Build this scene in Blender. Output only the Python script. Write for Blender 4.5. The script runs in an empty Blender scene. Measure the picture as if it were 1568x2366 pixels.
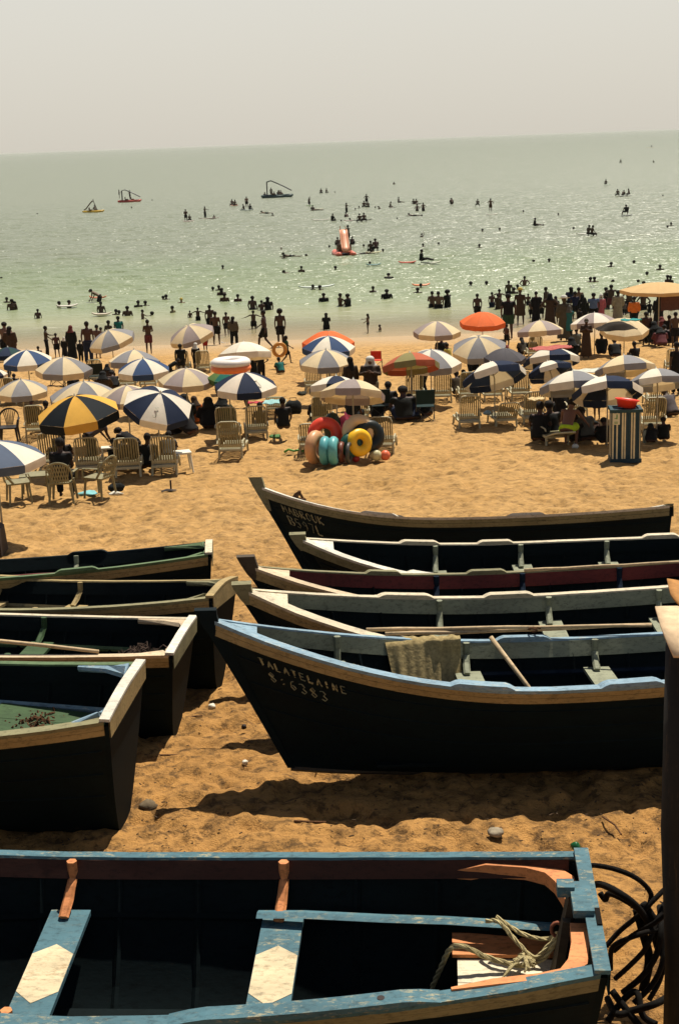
import bpy, bmesh, math, random
import numpy as np
from mathutils import Vector, Matrix
random.seed(7)
rnd = random.Random(11)
R = math.radians
scn = bpy.context.scene
COL = scn.collection

# ------------------------------------------------------------------ camera
PW, PH = 1568.0, 2366.0
FPX = 50/36*PH
CAM_H = 9.8
ROLL = R(2.08)
PITCH = math.atan((1183-326.5)*math.cos(ROLL)/FPX)
fw = np.array([0, math.cos(PITCH), -math.sin(PITCH)])
up0 = np.array([0, math.sin(PITCH), math.cos(PITCH)])
r0 = np.array([1.0, 0, 0])
RV = r0*math.cos(ROLL)-up0*math.sin(ROLL)
UV = r0*math.sin(ROLL)+up0*math.cos(ROLL)
CP = np.array([0, 0, CAM_H])
cd = bpy.data.cameras.new('camera')
cam = bpy.data.objects.new('camera', cd)
COL.objects.link(cam)
cd.sensor_fit = 'VERTICAL'; cd.sensor_height = 36; cd.sensor_width = 24; cd.lens = 50
cd.clip_start = 0.1; cd.clip_end = 60000
cam.matrix_world = Matrix(((RV[0], UV[0], -fw[0], CP[0]), (RV[1], UV[1], -fw[1], CP[1]), (RV[2], UV[2], -fw[2], CP[2]), (0, 0, 0, 1)))
scn.camera = cam

# ------------------------------------------------------------------ light
SUN_EL, SUN_AZ = R(65), R(30)          # azimuth to the right of the view over the sea
world = bpy.data.worlds.new('World'); scn.world = world; world.use_nodes = True
nt = world.node_tree; nt.nodes.clear()
sky = nt.nodes.new('ShaderNodeTexSky'); sky.sky_type = 'NISHITA'; sky.sun_disc = False
sky.sun_elevation = SUN_EL; sky.sun_rotation = SUN_AZ
sky.altitude = 0; sky.air_density = 1.0; sky.dust_density = 0.5; sky.ozone_density = 1.0
tint = nt.nodes.new('ShaderNodeMix'); tint.data_type = 'RGBA'; tint.blend_type = 'MULTIPLY'
tint.inputs[0].default_value = 1.0
tint.inputs[7].default_value = (1.10, 0.95, 0.85, 1)
bg = nt.nodes.new('ShaderNodeBackground'); bg.inputs[1].default_value = 0.06
wo = nt.nodes.new('ShaderNodeOutputWorld')
# a summer sea haze pales the low sky all round and thins out upwards
tcw = nt.nodes.new('ShaderNodeTexCoord'); spw = nt.nodes.new('ShaderNodeSeparateXYZ'); nt.links.new(tcw.outputs['Generated'], spw.inputs[0])
hz = nt.nodes.new('ShaderNodeMapRange'); hz.interpolation_type = 'SMOOTHERSTEP'; hz.inputs[1].default_value = -.02; hz.inputs[2].default_value = .48
hz.inputs[3].default_value = .97; hz.inputs[4].default_value = .05; nt.links.new(spw.outputs[2], hz.inputs[0])
hg = nt.nodes.new('ShaderNodeMapRange'); hg.inputs[1].default_value = 0; hg.inputs[2].default_value = .10; nt.links.new(spw.outputs[2], hg.inputs[0])
hc = nt.nodes.new('ShaderNodeMix'); hc.data_type = 'RGBA'; hc.inputs[6].default_value = (7.8, 7.35, 6.4, 1); hc.inputs[7].default_value = (9.2, 8.85, 7.9, 1)
nt.links.new(hg.outputs[0], hc.inputs[0])
hm = nt.nodes.new('ShaderNodeMix'); hm.data_type = 'RGBA'; nt.links.new(hz.outputs[0], hm.inputs[0]); nt.links.new(hc.outputs[2], hm.inputs[7])
nt.links.new(sky.outputs[0], tint.inputs[6]); nt.links.new(tint.outputs[2], hm.inputs[6]); nt.links.new(hm.outputs[2], bg.inputs[0]); nt.links.new(bg.outputs[0], wo.inputs[0])
sl = bpy.data.lights.new('sun', 'SUN'); sl.energy = 5.0; sl.angle = R(0.53); sl.color = (1.0, 0.93, 0.80)
so = bpy.data.objects.new('sun', sl); COL.objects.link(so)
sd = Vector((math.sin(SUN_AZ)*math.cos(SUN_EL), math.cos(SUN_AZ)*math.cos(SUN_EL), math.sin(SUN_EL)))
so.rotation_euler = sd.to_track_quat('Z', 'Y').to_euler()
so.location = (20, 40, 60)
scn.view_settings.view_transform = 'Standard'
try: scn.view_settings.look = 'None'
except Exception: pass
scn.view_settings.gamma = 1; scn.view_settings.use_curve_mapping = False
scn.view_settings.exposure = 0.47
scn.cycles.max_bounces = 6; scn.cycles.diffuse_bounces = 2; scn.cycles.glossy_bounces = 3
scn.cycles.transparent_max_bounces = 8
scn.cycles.volume_bounces = 1

# ------------------------------------------------------------------ placing
Y0, SLOPE = 73.0, .0664
def gz(y):
    return SLOPE*(Y0-y) if y < Y0 else .04*(Y0-y)
FR = dict(D=(0, 0, 1.3227**-1), S=(0, 0, 1.0), Z4=(0, 840, 3.0154), Z5=(500, 840, 3.0154), Z6=(1000, 840, 2.9037), Z7=(1534, 800, 2.9037),
          Y1=(0, 1180, 2.529), Y2=(600, 1120, 2.45), Y3=(1200, 1100, 1.794), N1=(0, 960, 3.92), N2=(380, 1000, 3.92),
          N3=(760, 1040, 3.92), N4=(1140, 1060, 3.92), N5=(1500, 1000, 5.2267), N6=(1774, 840, 5.2267), N7=(1500, 1140, 2.7317),
          N8=(1480, 820, 4.9), N9=(680, 540, 3.733), NA=(0, 1260, 3.92), NB=(900, 1230, 4.6118), SL=(0, 380, 2.24), SM=(690, 500, 2.24),
          SR=(1374, 380, 2.24), R4=(0, 1600, 1.96), R5=(560, 1440, 2.063), R6=(1274, 1500, 1.96), R8=(1074, 2400, 1.568), R9=(1340, 2560, 2.1362),
          C6=(300, 2000, 2.24), C4=(1100, 1900, 3.136), C5=(1850, 1780, 7.0))
def px(fr, x, y):
    a, b, s = FR[fr]
    return ((x/s+a)/1.3227, (y/s+b)/1.3227)
def ray(x, y):
    return fw+RV*(x-PW/2)/FPX+UV*(PH/2-y)/FPX
def at(fr, x, y, h=0.0, water=False):
    """the place at height h above the ground (or the water) that is seen at a point of the photograph"""
    d = ray(*px(fr, x, y)); lo, hi = 1.0, 9000.0
    for _ in range(50):
        m = (lo+hi)/2; p = CP+d*m
        base = 0.0 if water else gz(p[1])
        if p[2] > base+h: lo = m
        else: hi = m
    return CP+d*lo
def hgt(fr, x, y, base):
    """height above base of what is seen at (x, y) straight over base"""
    d = ray(*px(fr, x, y)); t = base[1]/d[1]
    return (CP+d*t)[2]-base[2]

# ------------------------------------------------------------------ materials
def newmat(name):
    m = bpy.data.materials.new(name); m.use_nodes = True
    n = m.node_tree; n.nodes.clear()
    out = n.nodes.new('ShaderNodeOutputMaterial'); b = n.nodes.new('ShaderNodeBsdfPrincipled')
    n.links.new(b.outputs[0], out.inputs[0])
    return m, n, b
def noise(n, scale, detail=4, rough=.55, coord='Object', sc=(1, 1, 1)):
    tc = n.nodes.new('ShaderNodeTexCoord'); mp = n.nodes.new('ShaderNodeMapping'); mp.inputs['Scale'].default_value = sc
    t = n.nodes.new('ShaderNodeTexNoise'); t.inputs['Scale'].default_value = scale; t.inputs['Detail'].default_value = detail
    t.inputs['Roughness'].default_value = rough
    n.links.new(tc.outputs[coord], mp.inputs[0]); n.links.new(mp.outputs[0], t.inputs['Vector'])
    return t
def ramp(n, src, stops):
    r = n.nodes.new('ShaderNodeValToRGB'); e = r.color_ramp.elements
    while len(e) < len(stops): e.new(.5)
    for i, (p, c) in enumerate(stops):
        e[i].position = p; e[i].color = (c[0], c[1], c[2], 1) if isinstance(c, tuple) else (c, c, c, 1)
    n.links.new(src, r.inputs[0]); return r
def bump(n, b, src, strength, dist=.02):
    u = n.nodes.new('ShaderNodeBump'); u.inputs['Strength'].default_value = strength; u.inputs['Distance'].default_value = dist
    n.links.new(src, u.inputs['Height']); n.links.new(u.outputs[0], b.inputs['Normal']); return u
def paint(name, col, worn=(.22, .16, .10), amt=.42, rough=.7, grain=(1.3, 3.5, 3.5), spec=.25):
    """old brush paint on wood: tone drift, streaks along the grain, chips down to the wood"""
    m, n, b = newmat(name)
    t1 = noise(n, 2.3, 5, .6, sc=(.6, 2, 2)); t2 = noise(n, 9, 8, .78, sc=grain)
    lo = tuple(c*.72 for c in col); hi = tuple(min(1, c*1.15) for c in col)
    r1 = ramp(n, t1.outputs[0], [(.3, lo), (.7, hi)])
    r2 = ramp(n, t2.outputs[0], [(amt-.08, 1.0), (amt, 0.0)])
    # wear gathers in patches where hands, ropes and oars rub; grime lies over the rest
    t3 = noise(n, 1.7, 3, .6); r3 = ramp(n, t3.outputs[0], [(.42, .08), (.60, 1.0)])
    t4 = noise(n, 31, 5, .75, sc=(.5, 1, 1)); r4 = ramp(n, t4.outputs[0], [(.34, .55), (.5, 1.0)])
    wm = n.nodes.new('ShaderNodeMath'); wm.operation = 'MULTIPLY'; n.links.new(r2.outputs[0], wm.inputs[0]); n.links.new(r3.outputs[0], wm.inputs[1])
    gm = n.nodes.new('ShaderNodeMix'); gm.data_type = 'RGBA'; gm.blend_type = 'MULTIPLY'; gm.inputs[0].default_value = 1
    n.links.new(r1.outputs[0], gm.inputs[6]); n.links.new(r4.outputs[0], gm.inputs[7])
    mx = n.nodes.new('ShaderNodeMix'); mx.data_type = 'RGBA'
    n.links.new(wm.outputs[0], mx.inputs[0]); n.links.new(gm.outputs[2], mx.inputs[6]); mx.inputs[7].default_value = (*worn, 1)
    n.links.new(mx.outputs[2], b.inputs['Base Color']); b.inputs['Roughness'].default_value = rough
    b.inputs['Specular IOR Level'].default_value = spec
    bump(n, b, t2.outputs[0], .35, .006)
    return m
def plain(name, col, rough=.6, var=.15, scale=8, bmp=.15, spec=.3, metal=0):
    m, n, b = newmat(name)
    t = noise(n, scale, 5, .6)
    r = ramp(n, t.outputs[0], [(.3, tuple(c*(1-var) for c in col)), (.7, tuple(min(1, c*(1+var)) for c in col))])
    n.links.new(r.outputs[0], b.inputs['Base Color']); b.inputs['Roughness'].default_value = rough
    b.inputs['Specular IOR Level'].default_value = spec; b.inputs['Metallic'].default_value = metal
    if bmp: bump(n, b, t.outputs[0], bmp, .01)
    return m
def tinted(name, rough=.7, var=.2, scale=9, transl=0.0, spec=.2, bmp=.2):
    """takes its colour from the object it is on, with a weave-like drift in tone"""
    m, n, b = newmat(name)
    oi = n.nodes.new('ShaderNodeObjectInfo'); t = noise(n, scale, 4, .6)
    r = ramp(n, t.outputs[0], [(.3, 1-var), (.7, 1.0)])
    mx = n.nodes.new('ShaderNodeMix'); mx.data_type = 'RGBA'; mx.blend_type = 'MULTIPLY'; mx.inputs[0].default_value = 1
    n.links.new(oi.outputs['Color'], mx.inputs[6]); n.links.new(r.outputs[0], mx.inputs[7])
    n.links.new(mx.outputs[2], b.inputs['Base Color']); b.inputs['Roughness'].default_value = rough
    b.inputs['Specular IOR Level'].default_value = spec
    if bmp: bump(n, b, t.outputs[0], bmp, .01)
    if transl:
        tr = n.nodes.new('ShaderNodeBsdfTranslucent'); ms = n.nodes.new('ShaderNodeMixShader'); ms.inputs[0].default_value = transl
        warm = n.nodes.new('ShaderNodeMix'); warm.data_type = 'RGBA'; warm.blend_type = 'MULTIPLY'; warm.inputs[0].default_value = 1
        warm.inputs[7].default_value = (1, .8, .5, 1)
        n.links.new(mx.outputs[2], warm.inputs[6]); n.links.new(warm.outputs[2], tr.inputs[0])
        out = [q for q in n.nodes if q.type == 'OUTPUT_MATERIAL'][0]
        n.links.new(b.outputs[0], ms.inputs[1]); n.links.new(tr.outputs[0], ms.inputs[2]); n.links.new(ms.outputs[0], out.inputs[0])
    return m
M = {}
M['skin'] = tinted('skin', .6, .12, 14, spec=.25, bmp=.05)
M['cloth'] = tinted('cloth', .9, .3, 10, bmp=.4)
M['hair'] = plain('hair', (.012, .010, .009), .8, .3, 30, .3, .15)
M['features'] = plain('dark features', (.02, .012, .01), .7, .1, 10, 0)
M['canvas'] = tinted('parasol cloth', .75, .12, 5, transl=.20, spec=.12, bmp=.6)
M['rubber'] = tinted('inflated vinyl', .4, .14, 6, spec=.3, bmp=.1)
M['resin'] = plain('shade toned cream resin', (.21, .185, .10), .55, .2, 12, .1)  # slat tone darkened, shade put into the colour; chairs share it
M['resin_frame'] = plain('sunlit toned cream resin', (.40, .36, .23), .5, .2, 12, .1)  # lighter copy for the frames: sunlit edges put into the colour
M['resin_white'] = plain('white resin', (.62, .60, .50), .5, .15, 12, .1)
M['resin_dark'] = plain('dark brown resin', (.02, .016, .014), .45, .2, 12, .1)
M['pole'] = plain('pole paint', (.35, .31, .22), .5, .2, 20, .1)
M['metal'] = plain('dark tube metal', (.03, .03, .028), .5, .3, 20, .2, .4)
M['rust'] = plain('rusty black iron', (.006, .005, .004), .9, .5, 18, .5, .12)
M['rope'] = plain('old rope fibre', (.40, .33, .17), .95, .35, 60, .8, .1)
M['ropedark'] = plain('tarred rope', (.10, .05, .025), .95, .4, 60, .8, .1)
M['bare'] = paint('bare sun bleached wood', (.52, .38, .22), (.26, .17, .09), .40)
M['wooddark'] = paint('damp dark wood', (.07, .05, .03), (.03, .022, .015), .4)
M['postwood'] = paint('tarred post wood', (.012, .010, .008), (.06, .035, .018), .44, grain=(5, 5, .5))
M['stone'] = plain('grey brown stone', (.28, .23, .16), .9, .35, 9, .6)
M['paper'] = plain('crumpled paper', (.62, .58, .48), .9, .25, 20, .5)

# ------------------------------------------------------------------ mesh helpers
def mesh(name, verts, faces, mats, smooth=False, fm=None):
    me = bpy.data.meshes.new(name); me.from_pydata([tuple(map(float, v)) for v in verts], [], faces)
    for q in (mats if isinstance(mats, (list, tuple)) else [mats]): me.materials.append(q)
    if fm is not None: me.polygons.foreach_set('material_index', fm)
    if smooth: me.polygons.foreach_set('use_smooth', [True]*len(me.polygons))
    me.update(); return me
def link(name, me, parent=None, color=None, **kw):
    o = bpy.data.objects.new(name, me); COL.objects.link(o)
    if parent is not None: o.parent = parent
    if color is not None: o.color = (*color, 1)
    for k, v in kw.items(): o[k] = v
    return o
def empty(name, loc, rz=0, label=None, cat=None, group=None, scale=1):
    o = bpy.data.objects.new(name, None); COL.objects.link(o); o.empty_display_size = .1
    o.location = loc; o.rotation_euler = (0, 0, rz); o.scale = (scale,)*3
    tag(o, label, cat, group); return o
def tag(o, label=None, cat=None, group=None, kind=None):
    if label: o['label'] = label
    if cat: o['category'] = cat
    if group: o['group'] = group
    if kind: o['kind'] = kind
    return o
class MB:
    def __init__(s): s.v = []; s.f = []; s.m = []
    def add(s, v, f, mi=0):
        k = len(s.v); s.v += [tuple(map(float, q)) for q in v]; s.f += [tuple(i+k for i in q) for q in f]; s.m += [mi]*len(f); return s
    def box(s, c, d, rot=None, mi=0, taper=1.0):
        hx, hy, hz = d[0]/2, d[1]/2, d[2]/2
        v = [(x*(taper if z > 0 else 1), y*(taper if z > 0 else 1), z) for z in (-hz, hz) for (x, y) in ((-hx, -hy), (hx, -hy), (hx, hy), (-hx, hy))]
        if rot is not None: v = [tuple(rot @ Vector(q)) for q in v]
        v = [(q[0]+c[0], q[1]+c[1], q[2]+c[2]) for q in v]
        return s.add(v, [(3, 2, 1, 0), (4, 5, 6, 7), (0, 1, 5, 4), (1, 2, 6, 5), (2, 3, 7, 6), (3, 0, 4, 7)], mi)
    def beam(s, a, b, w, h, up=(0, 0, 1), mi=0):
        a = Vector(a); b = Vector(b); t = (b-a).normalized(); u = Vector(up); r = t.cross(u)
        if r.length < 1e-4: r = t.cross(Vector((1, 0, 0)))
        r.normalize(); u = r.cross(t)
        v = [p+r*x*w/2+u*y*h/2 for p in (a, b) for (x, y) in ((-1, -1), (1, -1), (1, 1), (-1, 1))]
        return s.add(v, [(3, 2, 1, 0), (4, 5, 6, 7), (0, 1, 5, 4), (1, 2, 6, 5), (2, 3, 7, 6), (3, 0, 4, 7)], mi)
    def tube(s, pts, rad, n=8, maj=None, mi=0, closed=False):
        """swept tube; rad is one radius, a list, or a list of (a, b) with a along maj"""
        P = [Vector(p) for p in pts]; k = len(P)
        if not isinstance(rad, (list, tuple)): rad = [rad]*k
        rings = []; prev = Vector(maj) if maj is not None else None
        for i in range(k):
            if closed: t = P[(i+1) % k]-P[i-1]
            else: t = P[min(i+1, k-1)]-P[max(i-1, 0)]
            t.normalize()
            if prev is None: prev = Vector((1, 0, 0)) if abs(t.x) < .8 else Vector((0, 1, 0))
            a = prev-t*prev.dot(t)
            if a.length < 1e-4: a = t.orthogonal()
            a.normalize(); b = t.cross(a)
            if maj is None: prev = a
            ra, rb = rad[i] if isinstance(rad[i], (list, tuple)) else (rad[i], rad[i])
            rings.append([P[i]+a*math.cos(2*math.pi*j/n)*ra+b*math.sin(2*math.pi*j/n)*rb for j in range(n)])
        v = [q for r_ in rings for q in r_]; f = []
        kk = k if closed else k-1
        for i in range(kk):
            i2 = (i+1) % k
            for j in range(n): f.append((i*n+j, i*n+(j+1) % n, i2*n+(j+1) % n, i2*n+j))
        if not closed:
            f.append(tuple(range(n))[::-1]); f.append(tuple((k-1)*n+j for j in range(n)))
        return s.add(v, f, mi)
    def ball(s, c, r, n=10, m=7, rot=None, mi=0):
        rx, ry, rz = r if isinstance(r, (list, tuple)) else (r, r, r)
        v = []; f = []
        for i in range(1, m):
            th = math.pi*i/m
            for j in range(n):
                ph = 2*math.pi*j/n; v.append(Vector((rx*math.sin(th)*math.cos(ph), ry*math.sin(th)*math.sin(ph), rz*math.cos(th))))
        v += [Vector((0, 0, rz)), Vector((0, 0, -rz))]
        for i in range(m-2):
            for j in range(n): f.append((i*n+j, (i+1)*n+j, (i+1)*n+(j+1) % n, i*n+(j+1) % n))
        for j in range(n):
            f.append((len(v)-2, j, (j+1) % n)); f.append((len(v)-1, (m-2)*n+(j+1) % n, (m-2)*n+j))
        if rot is not None: v = [rot @ q for q in v]
        return s.add([q+Vector(c) for q in v], f, mi)
    def build(s, name, mats, smooth=False):
        return mesh(name, s.v, s.f, mats, smooth, s.m if isinstance(mats, (list, tuple)) else None)
    def obj(s, name, mats, parent=None, smooth=False, **kw):
        return link(name, s.build(name, mats, smooth), parent, **kw)

def vnoise(x, y, seed=0):
    """smooth value noise on arrays"""
    xi = np.floor(x).astype(np.int64); yi = np.floor(y).astype(np.int64); xf = x-xi; yf = y-yi
    def h(a, b):
        k = (a*374761393+b*668265263+seed*982451653) & 0x7fffffff
        k = ((k ^ (k >> 13))*1274126177) & 0x7fffffff
        return ((k ^ (k >> 16)) & 0xffff)/65535.0
    u = xf*xf*(3-2*xf); v = yf*yf*(3-2*yf)
    return (h(xi, yi)*(1-u)+h(xi+1, yi)*u)*(1-v)+(h(xi, yi+1)*(1-u)+h(xi+1, yi+1)*u)*v
def grid_mesh(name, X, Y, Z, mat, smooth=True):
    ny, nx = X.shape
    me = bpy.data.meshes.new(name)
    co = np.stack([X, Y, Z], -1).reshape(-1, 3).astype(np.float32)
    idx = np.arange(nx*ny).reshape(ny, nx)
    q = np.stack([idx[:-1, :-1], idx[:-1, 1:], idx[1:, 1:], idx[1:, :-1]], -1).reshape(-1, 4).astype(np.int32)
    me.vertices.add(len(co)); me.vertices.foreach_set('co', co.ravel())
    me.loops.add(q.size); me.loops.foreach_set('vertex_index', q.ravel())
    me.polygons.add(len(q)); me.polygons.foreach_set('loop_start', np.arange(0, q.size, 4, dtype=np.int32))
    me.polygons.foreach_set('loop_total', np.full(len(q), 4, dtype=np.int32))
    me.polygons.foreach_set('use_smooth', np.full(len(q), smooth))
    me.update(calc_edges=True); me.validate(); me.materials.append(mat)
    return me
# ------------------------------------------------------------------ sand
def sand_mat():
    m, n, b = newmat('beach sand')
    geo = n.nodes.new('ShaderNodeNewGeometry'); sep = n.nodes.new('ShaderNodeSeparateXYZ'); n.links.new(geo.outputs['Position'], sep.inputs[0])
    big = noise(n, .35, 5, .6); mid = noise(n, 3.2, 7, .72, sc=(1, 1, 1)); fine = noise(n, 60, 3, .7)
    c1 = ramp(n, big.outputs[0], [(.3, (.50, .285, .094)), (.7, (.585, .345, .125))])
    c2 = ramp(n, mid.outputs[0], [(.30, .30), (.45, .80), (.6, 1.0)])  # darker in the dips: shadow of trodden dents painted into the colour
    sm = noise(n, 9, 4, .7, sc=(.8, 1.1, 1)); c3 = ramp(n, sm.outputs[0], [(.32, .62), (.5, .96), (.6, 1.0)])  # finer darkening, ripple shading painted into the sand tone
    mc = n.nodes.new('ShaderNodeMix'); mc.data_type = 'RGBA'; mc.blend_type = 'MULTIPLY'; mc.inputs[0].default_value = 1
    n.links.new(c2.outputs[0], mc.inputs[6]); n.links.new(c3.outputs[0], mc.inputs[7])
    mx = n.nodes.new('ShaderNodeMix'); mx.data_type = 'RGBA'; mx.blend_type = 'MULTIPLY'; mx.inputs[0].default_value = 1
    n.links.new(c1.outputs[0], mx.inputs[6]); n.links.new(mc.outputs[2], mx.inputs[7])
    # trodden dirt, fish scraps and weed crumbs among the boats (a stain of the place itself)
    dn = noise(n, 7.0, 8, .75); dirt = ramp(n, dn.outputs[0], [(.40, 1.0), (.50, 0.0)])
    near = n.nodes.new('ShaderNodeMapRange'); near.inputs[1].default_value = 27; near.inputs[2].default_value = 13
    near.inputs[3].default_value = .12; near.inputs[4].default_value = .85; n.links.new(sep.outputs[1], near.inputs[0])
    mul = n.nodes.new('ShaderNodeMath'); mul.operation = 'MULTIPLY'; n.links.new(dirt.outputs[0], mul.inputs[0]); n.links.new(near.outputs[0], mul.inputs[1])
    soil = n.nodes.new('ShaderNodeMapRange'); soil.inputs[1].default_value = 25; soil.inputs[2].default_value = 13
    soil.inputs[3].default_value = 0; soil.inputs[4].default_value = .75; n.links.new(sep.outputs[1], soil.inputs[0])
    ms_ = n.nodes.new('ShaderNodeMix'); ms_.data_type = 'RGBA'; ms_.blend_type = 'MULTIPLY'; n.links.new(soil.outputs[0], ms_.inputs[0])
    n.links.new(mx.outputs[2], ms_.inputs[6]); ms_.inputs[7].default_value = (.86, .72, .54, 1)
    mx2 = n.nodes.new('ShaderNodeMix'); mx2.data_type = 'RGBA'; n.links.new(mul.outputs[0], mx2.inputs[0])
    n.links.new(ms_.outputs[2], mx2.inputs[6]); mx2.inputs[7].default_value = (.085, .045, .016, 1)
    # wet towards the water: darker, smoother
    wn = noise(n, .25, 3, .5); ad = n.nodes.new('ShaderNodeMath'); ad.operation = 'MULTIPLY_ADD'
    ad.inputs[1].default_value = .22; n.links.new(wn.outputs[0], ad.inputs[0]); n.links.new(sep.outputs[2], ad.inputs[2])
    wet = n.nodes.new('ShaderNodeMapRange'); wet.inputs[1].default_value = .62; wet.inputs[2].default_value = .22
    wet.inputs[3].default_value = 0; wet.inputs[4].default_value = 1; n.links.new(ad.outputs[0], wet.inputs[0])
    mx3 = n.nodes.new('ShaderNodeMix'); mx3.data_type = 'RGBA'; n.links.new(wet.outputs[0], mx3.inputs[0])
    n.links.new(mx2.outputs[2], mx3.inputs[6]); mx3.inputs[7].default_value = (.42, .285, .145, 1)
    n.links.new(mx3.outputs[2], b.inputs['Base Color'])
    rr = n.nodes.new('ShaderNodeMapRange'); rr.inputs[3].default_value = .95; rr.inputs[4].default_value = .5; n.links.new(wet.outputs[0], rr.inputs[0])
    n.links.new(rr.outputs[0], b.inputs['Roughness']); b.inputs['Specular IOR Level'].default_value = .25
    s1 = n.nodes.new('ShaderNodeMath'); s1.operation = 'MULTIPLY_ADD'; s1.inputs[1].default_value = .25
    n.links.new(fine.outputs[0], s1.inputs[0]); n.links.new(mid.outputs[0], s1.inputs[2])
    bump(n, b, s1.outputs[0], .9, .11)
    return m
M['sand'] = sand_mat()
def build_sand():
    ys = [2.0]
    while ys[-1] < 74: ys.append(ys[-1]+max(.022, .0030*ys[-1]))
    ys = np.array(ys+[76, 80, 90, 110, 140, 200, 400]); ny = len(ys)
    nx = 430
    u = np.linspace(-1, 1, nx)
    W_ = np.maximum(3.2, .30*ys+1.2)
    X = u[None, :]*W_[:, None]
    # edges fan out so that the beach runs on beyond the picture
    e = np.abs(u) > .97
    Y = np.repeat(ys[:, None], nx, 1)
    base = np.where(Y < Y0, SLOPE*(Y0-Y), .04*(Y0-Y))
    Z = base+.10*(vnoise(X*.16, Y*.16, 1)-.5)*np.clip((Y0-Y)/30, .15, 1)
    Z += .055*(vnoise(X*1.1, Y*1.1, 2)-.5)+.035*(vnoise(X*2.7, Y*2.7, 3)-.5)+.018*(vnoise(X*6.5, Y*6.5, 4)-.5)
    # footprints: dimples with a rim
    f = vnoise(X*3.4+40, Y*3.4, 5); Z -= .075*np.clip((f-.60)/.3, 0, 1)*(Y < Y0-3)
    f = vnoise(X*7.0+9, Y*7.0, 6); Z -= .040*np.clip((f-.56)/.3, 0, 1)*(Y < 50)
    Z += .034*(vnoise(X*5.2, Y*4.2, 14)-.5)*(Y < 62)+.022*(vnoise(X*9.5, Y*8.5, 15)-.5)*(Y < 40)
    f = vnoise(X*13+9, Y*13.0, 7); Z -= .018*np.clip((f-.5)/.3, 0, 1)*(Y < 25)
    smooth_ = np.clip((Y0-4-Y)/8, 0, 1)          # the wash has smoothed the sand by the water
    Z = base*(1-smooth_)+Z*smooth_+(1-smooth_)*.02*(vnoise(X*.12, Y*.3, 8)-.5)
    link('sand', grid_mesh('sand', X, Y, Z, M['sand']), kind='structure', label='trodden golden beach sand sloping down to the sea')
    # the rest of the beach to either side and behind, coarser
    ys2 = np.array([-60, -30, -10, 0, 2.0, 4, 8, 16, 30, 50, 70, 73, 80, 110, 200, 400.0])
    for sg in (-1, 1):
        k = np.linspace(0, 1, 24)
        W2 = np.where(ys2 < 2, 0, np.maximum(3.2, .30*ys2+1.2)-.02)
        X = sg*(W2[:, None]+(400-W2[:, None])*k[None, :]**2.2); Y = np.repeat(ys2[:, None], 24, 1)
        Z = np.where(Y < Y0, SLOPE*(Y0-Y), .04*(Y0-Y))-.012+.05*(vnoise(X*.3, Y*.3, 2)-.5)*(k[None, :] > .01)
        if sg < 0: X, Y, Z = X[:, ::-1], Y[:, ::-1], Z[:, ::-1]
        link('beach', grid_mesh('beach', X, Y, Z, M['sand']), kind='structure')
build_sand()

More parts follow.
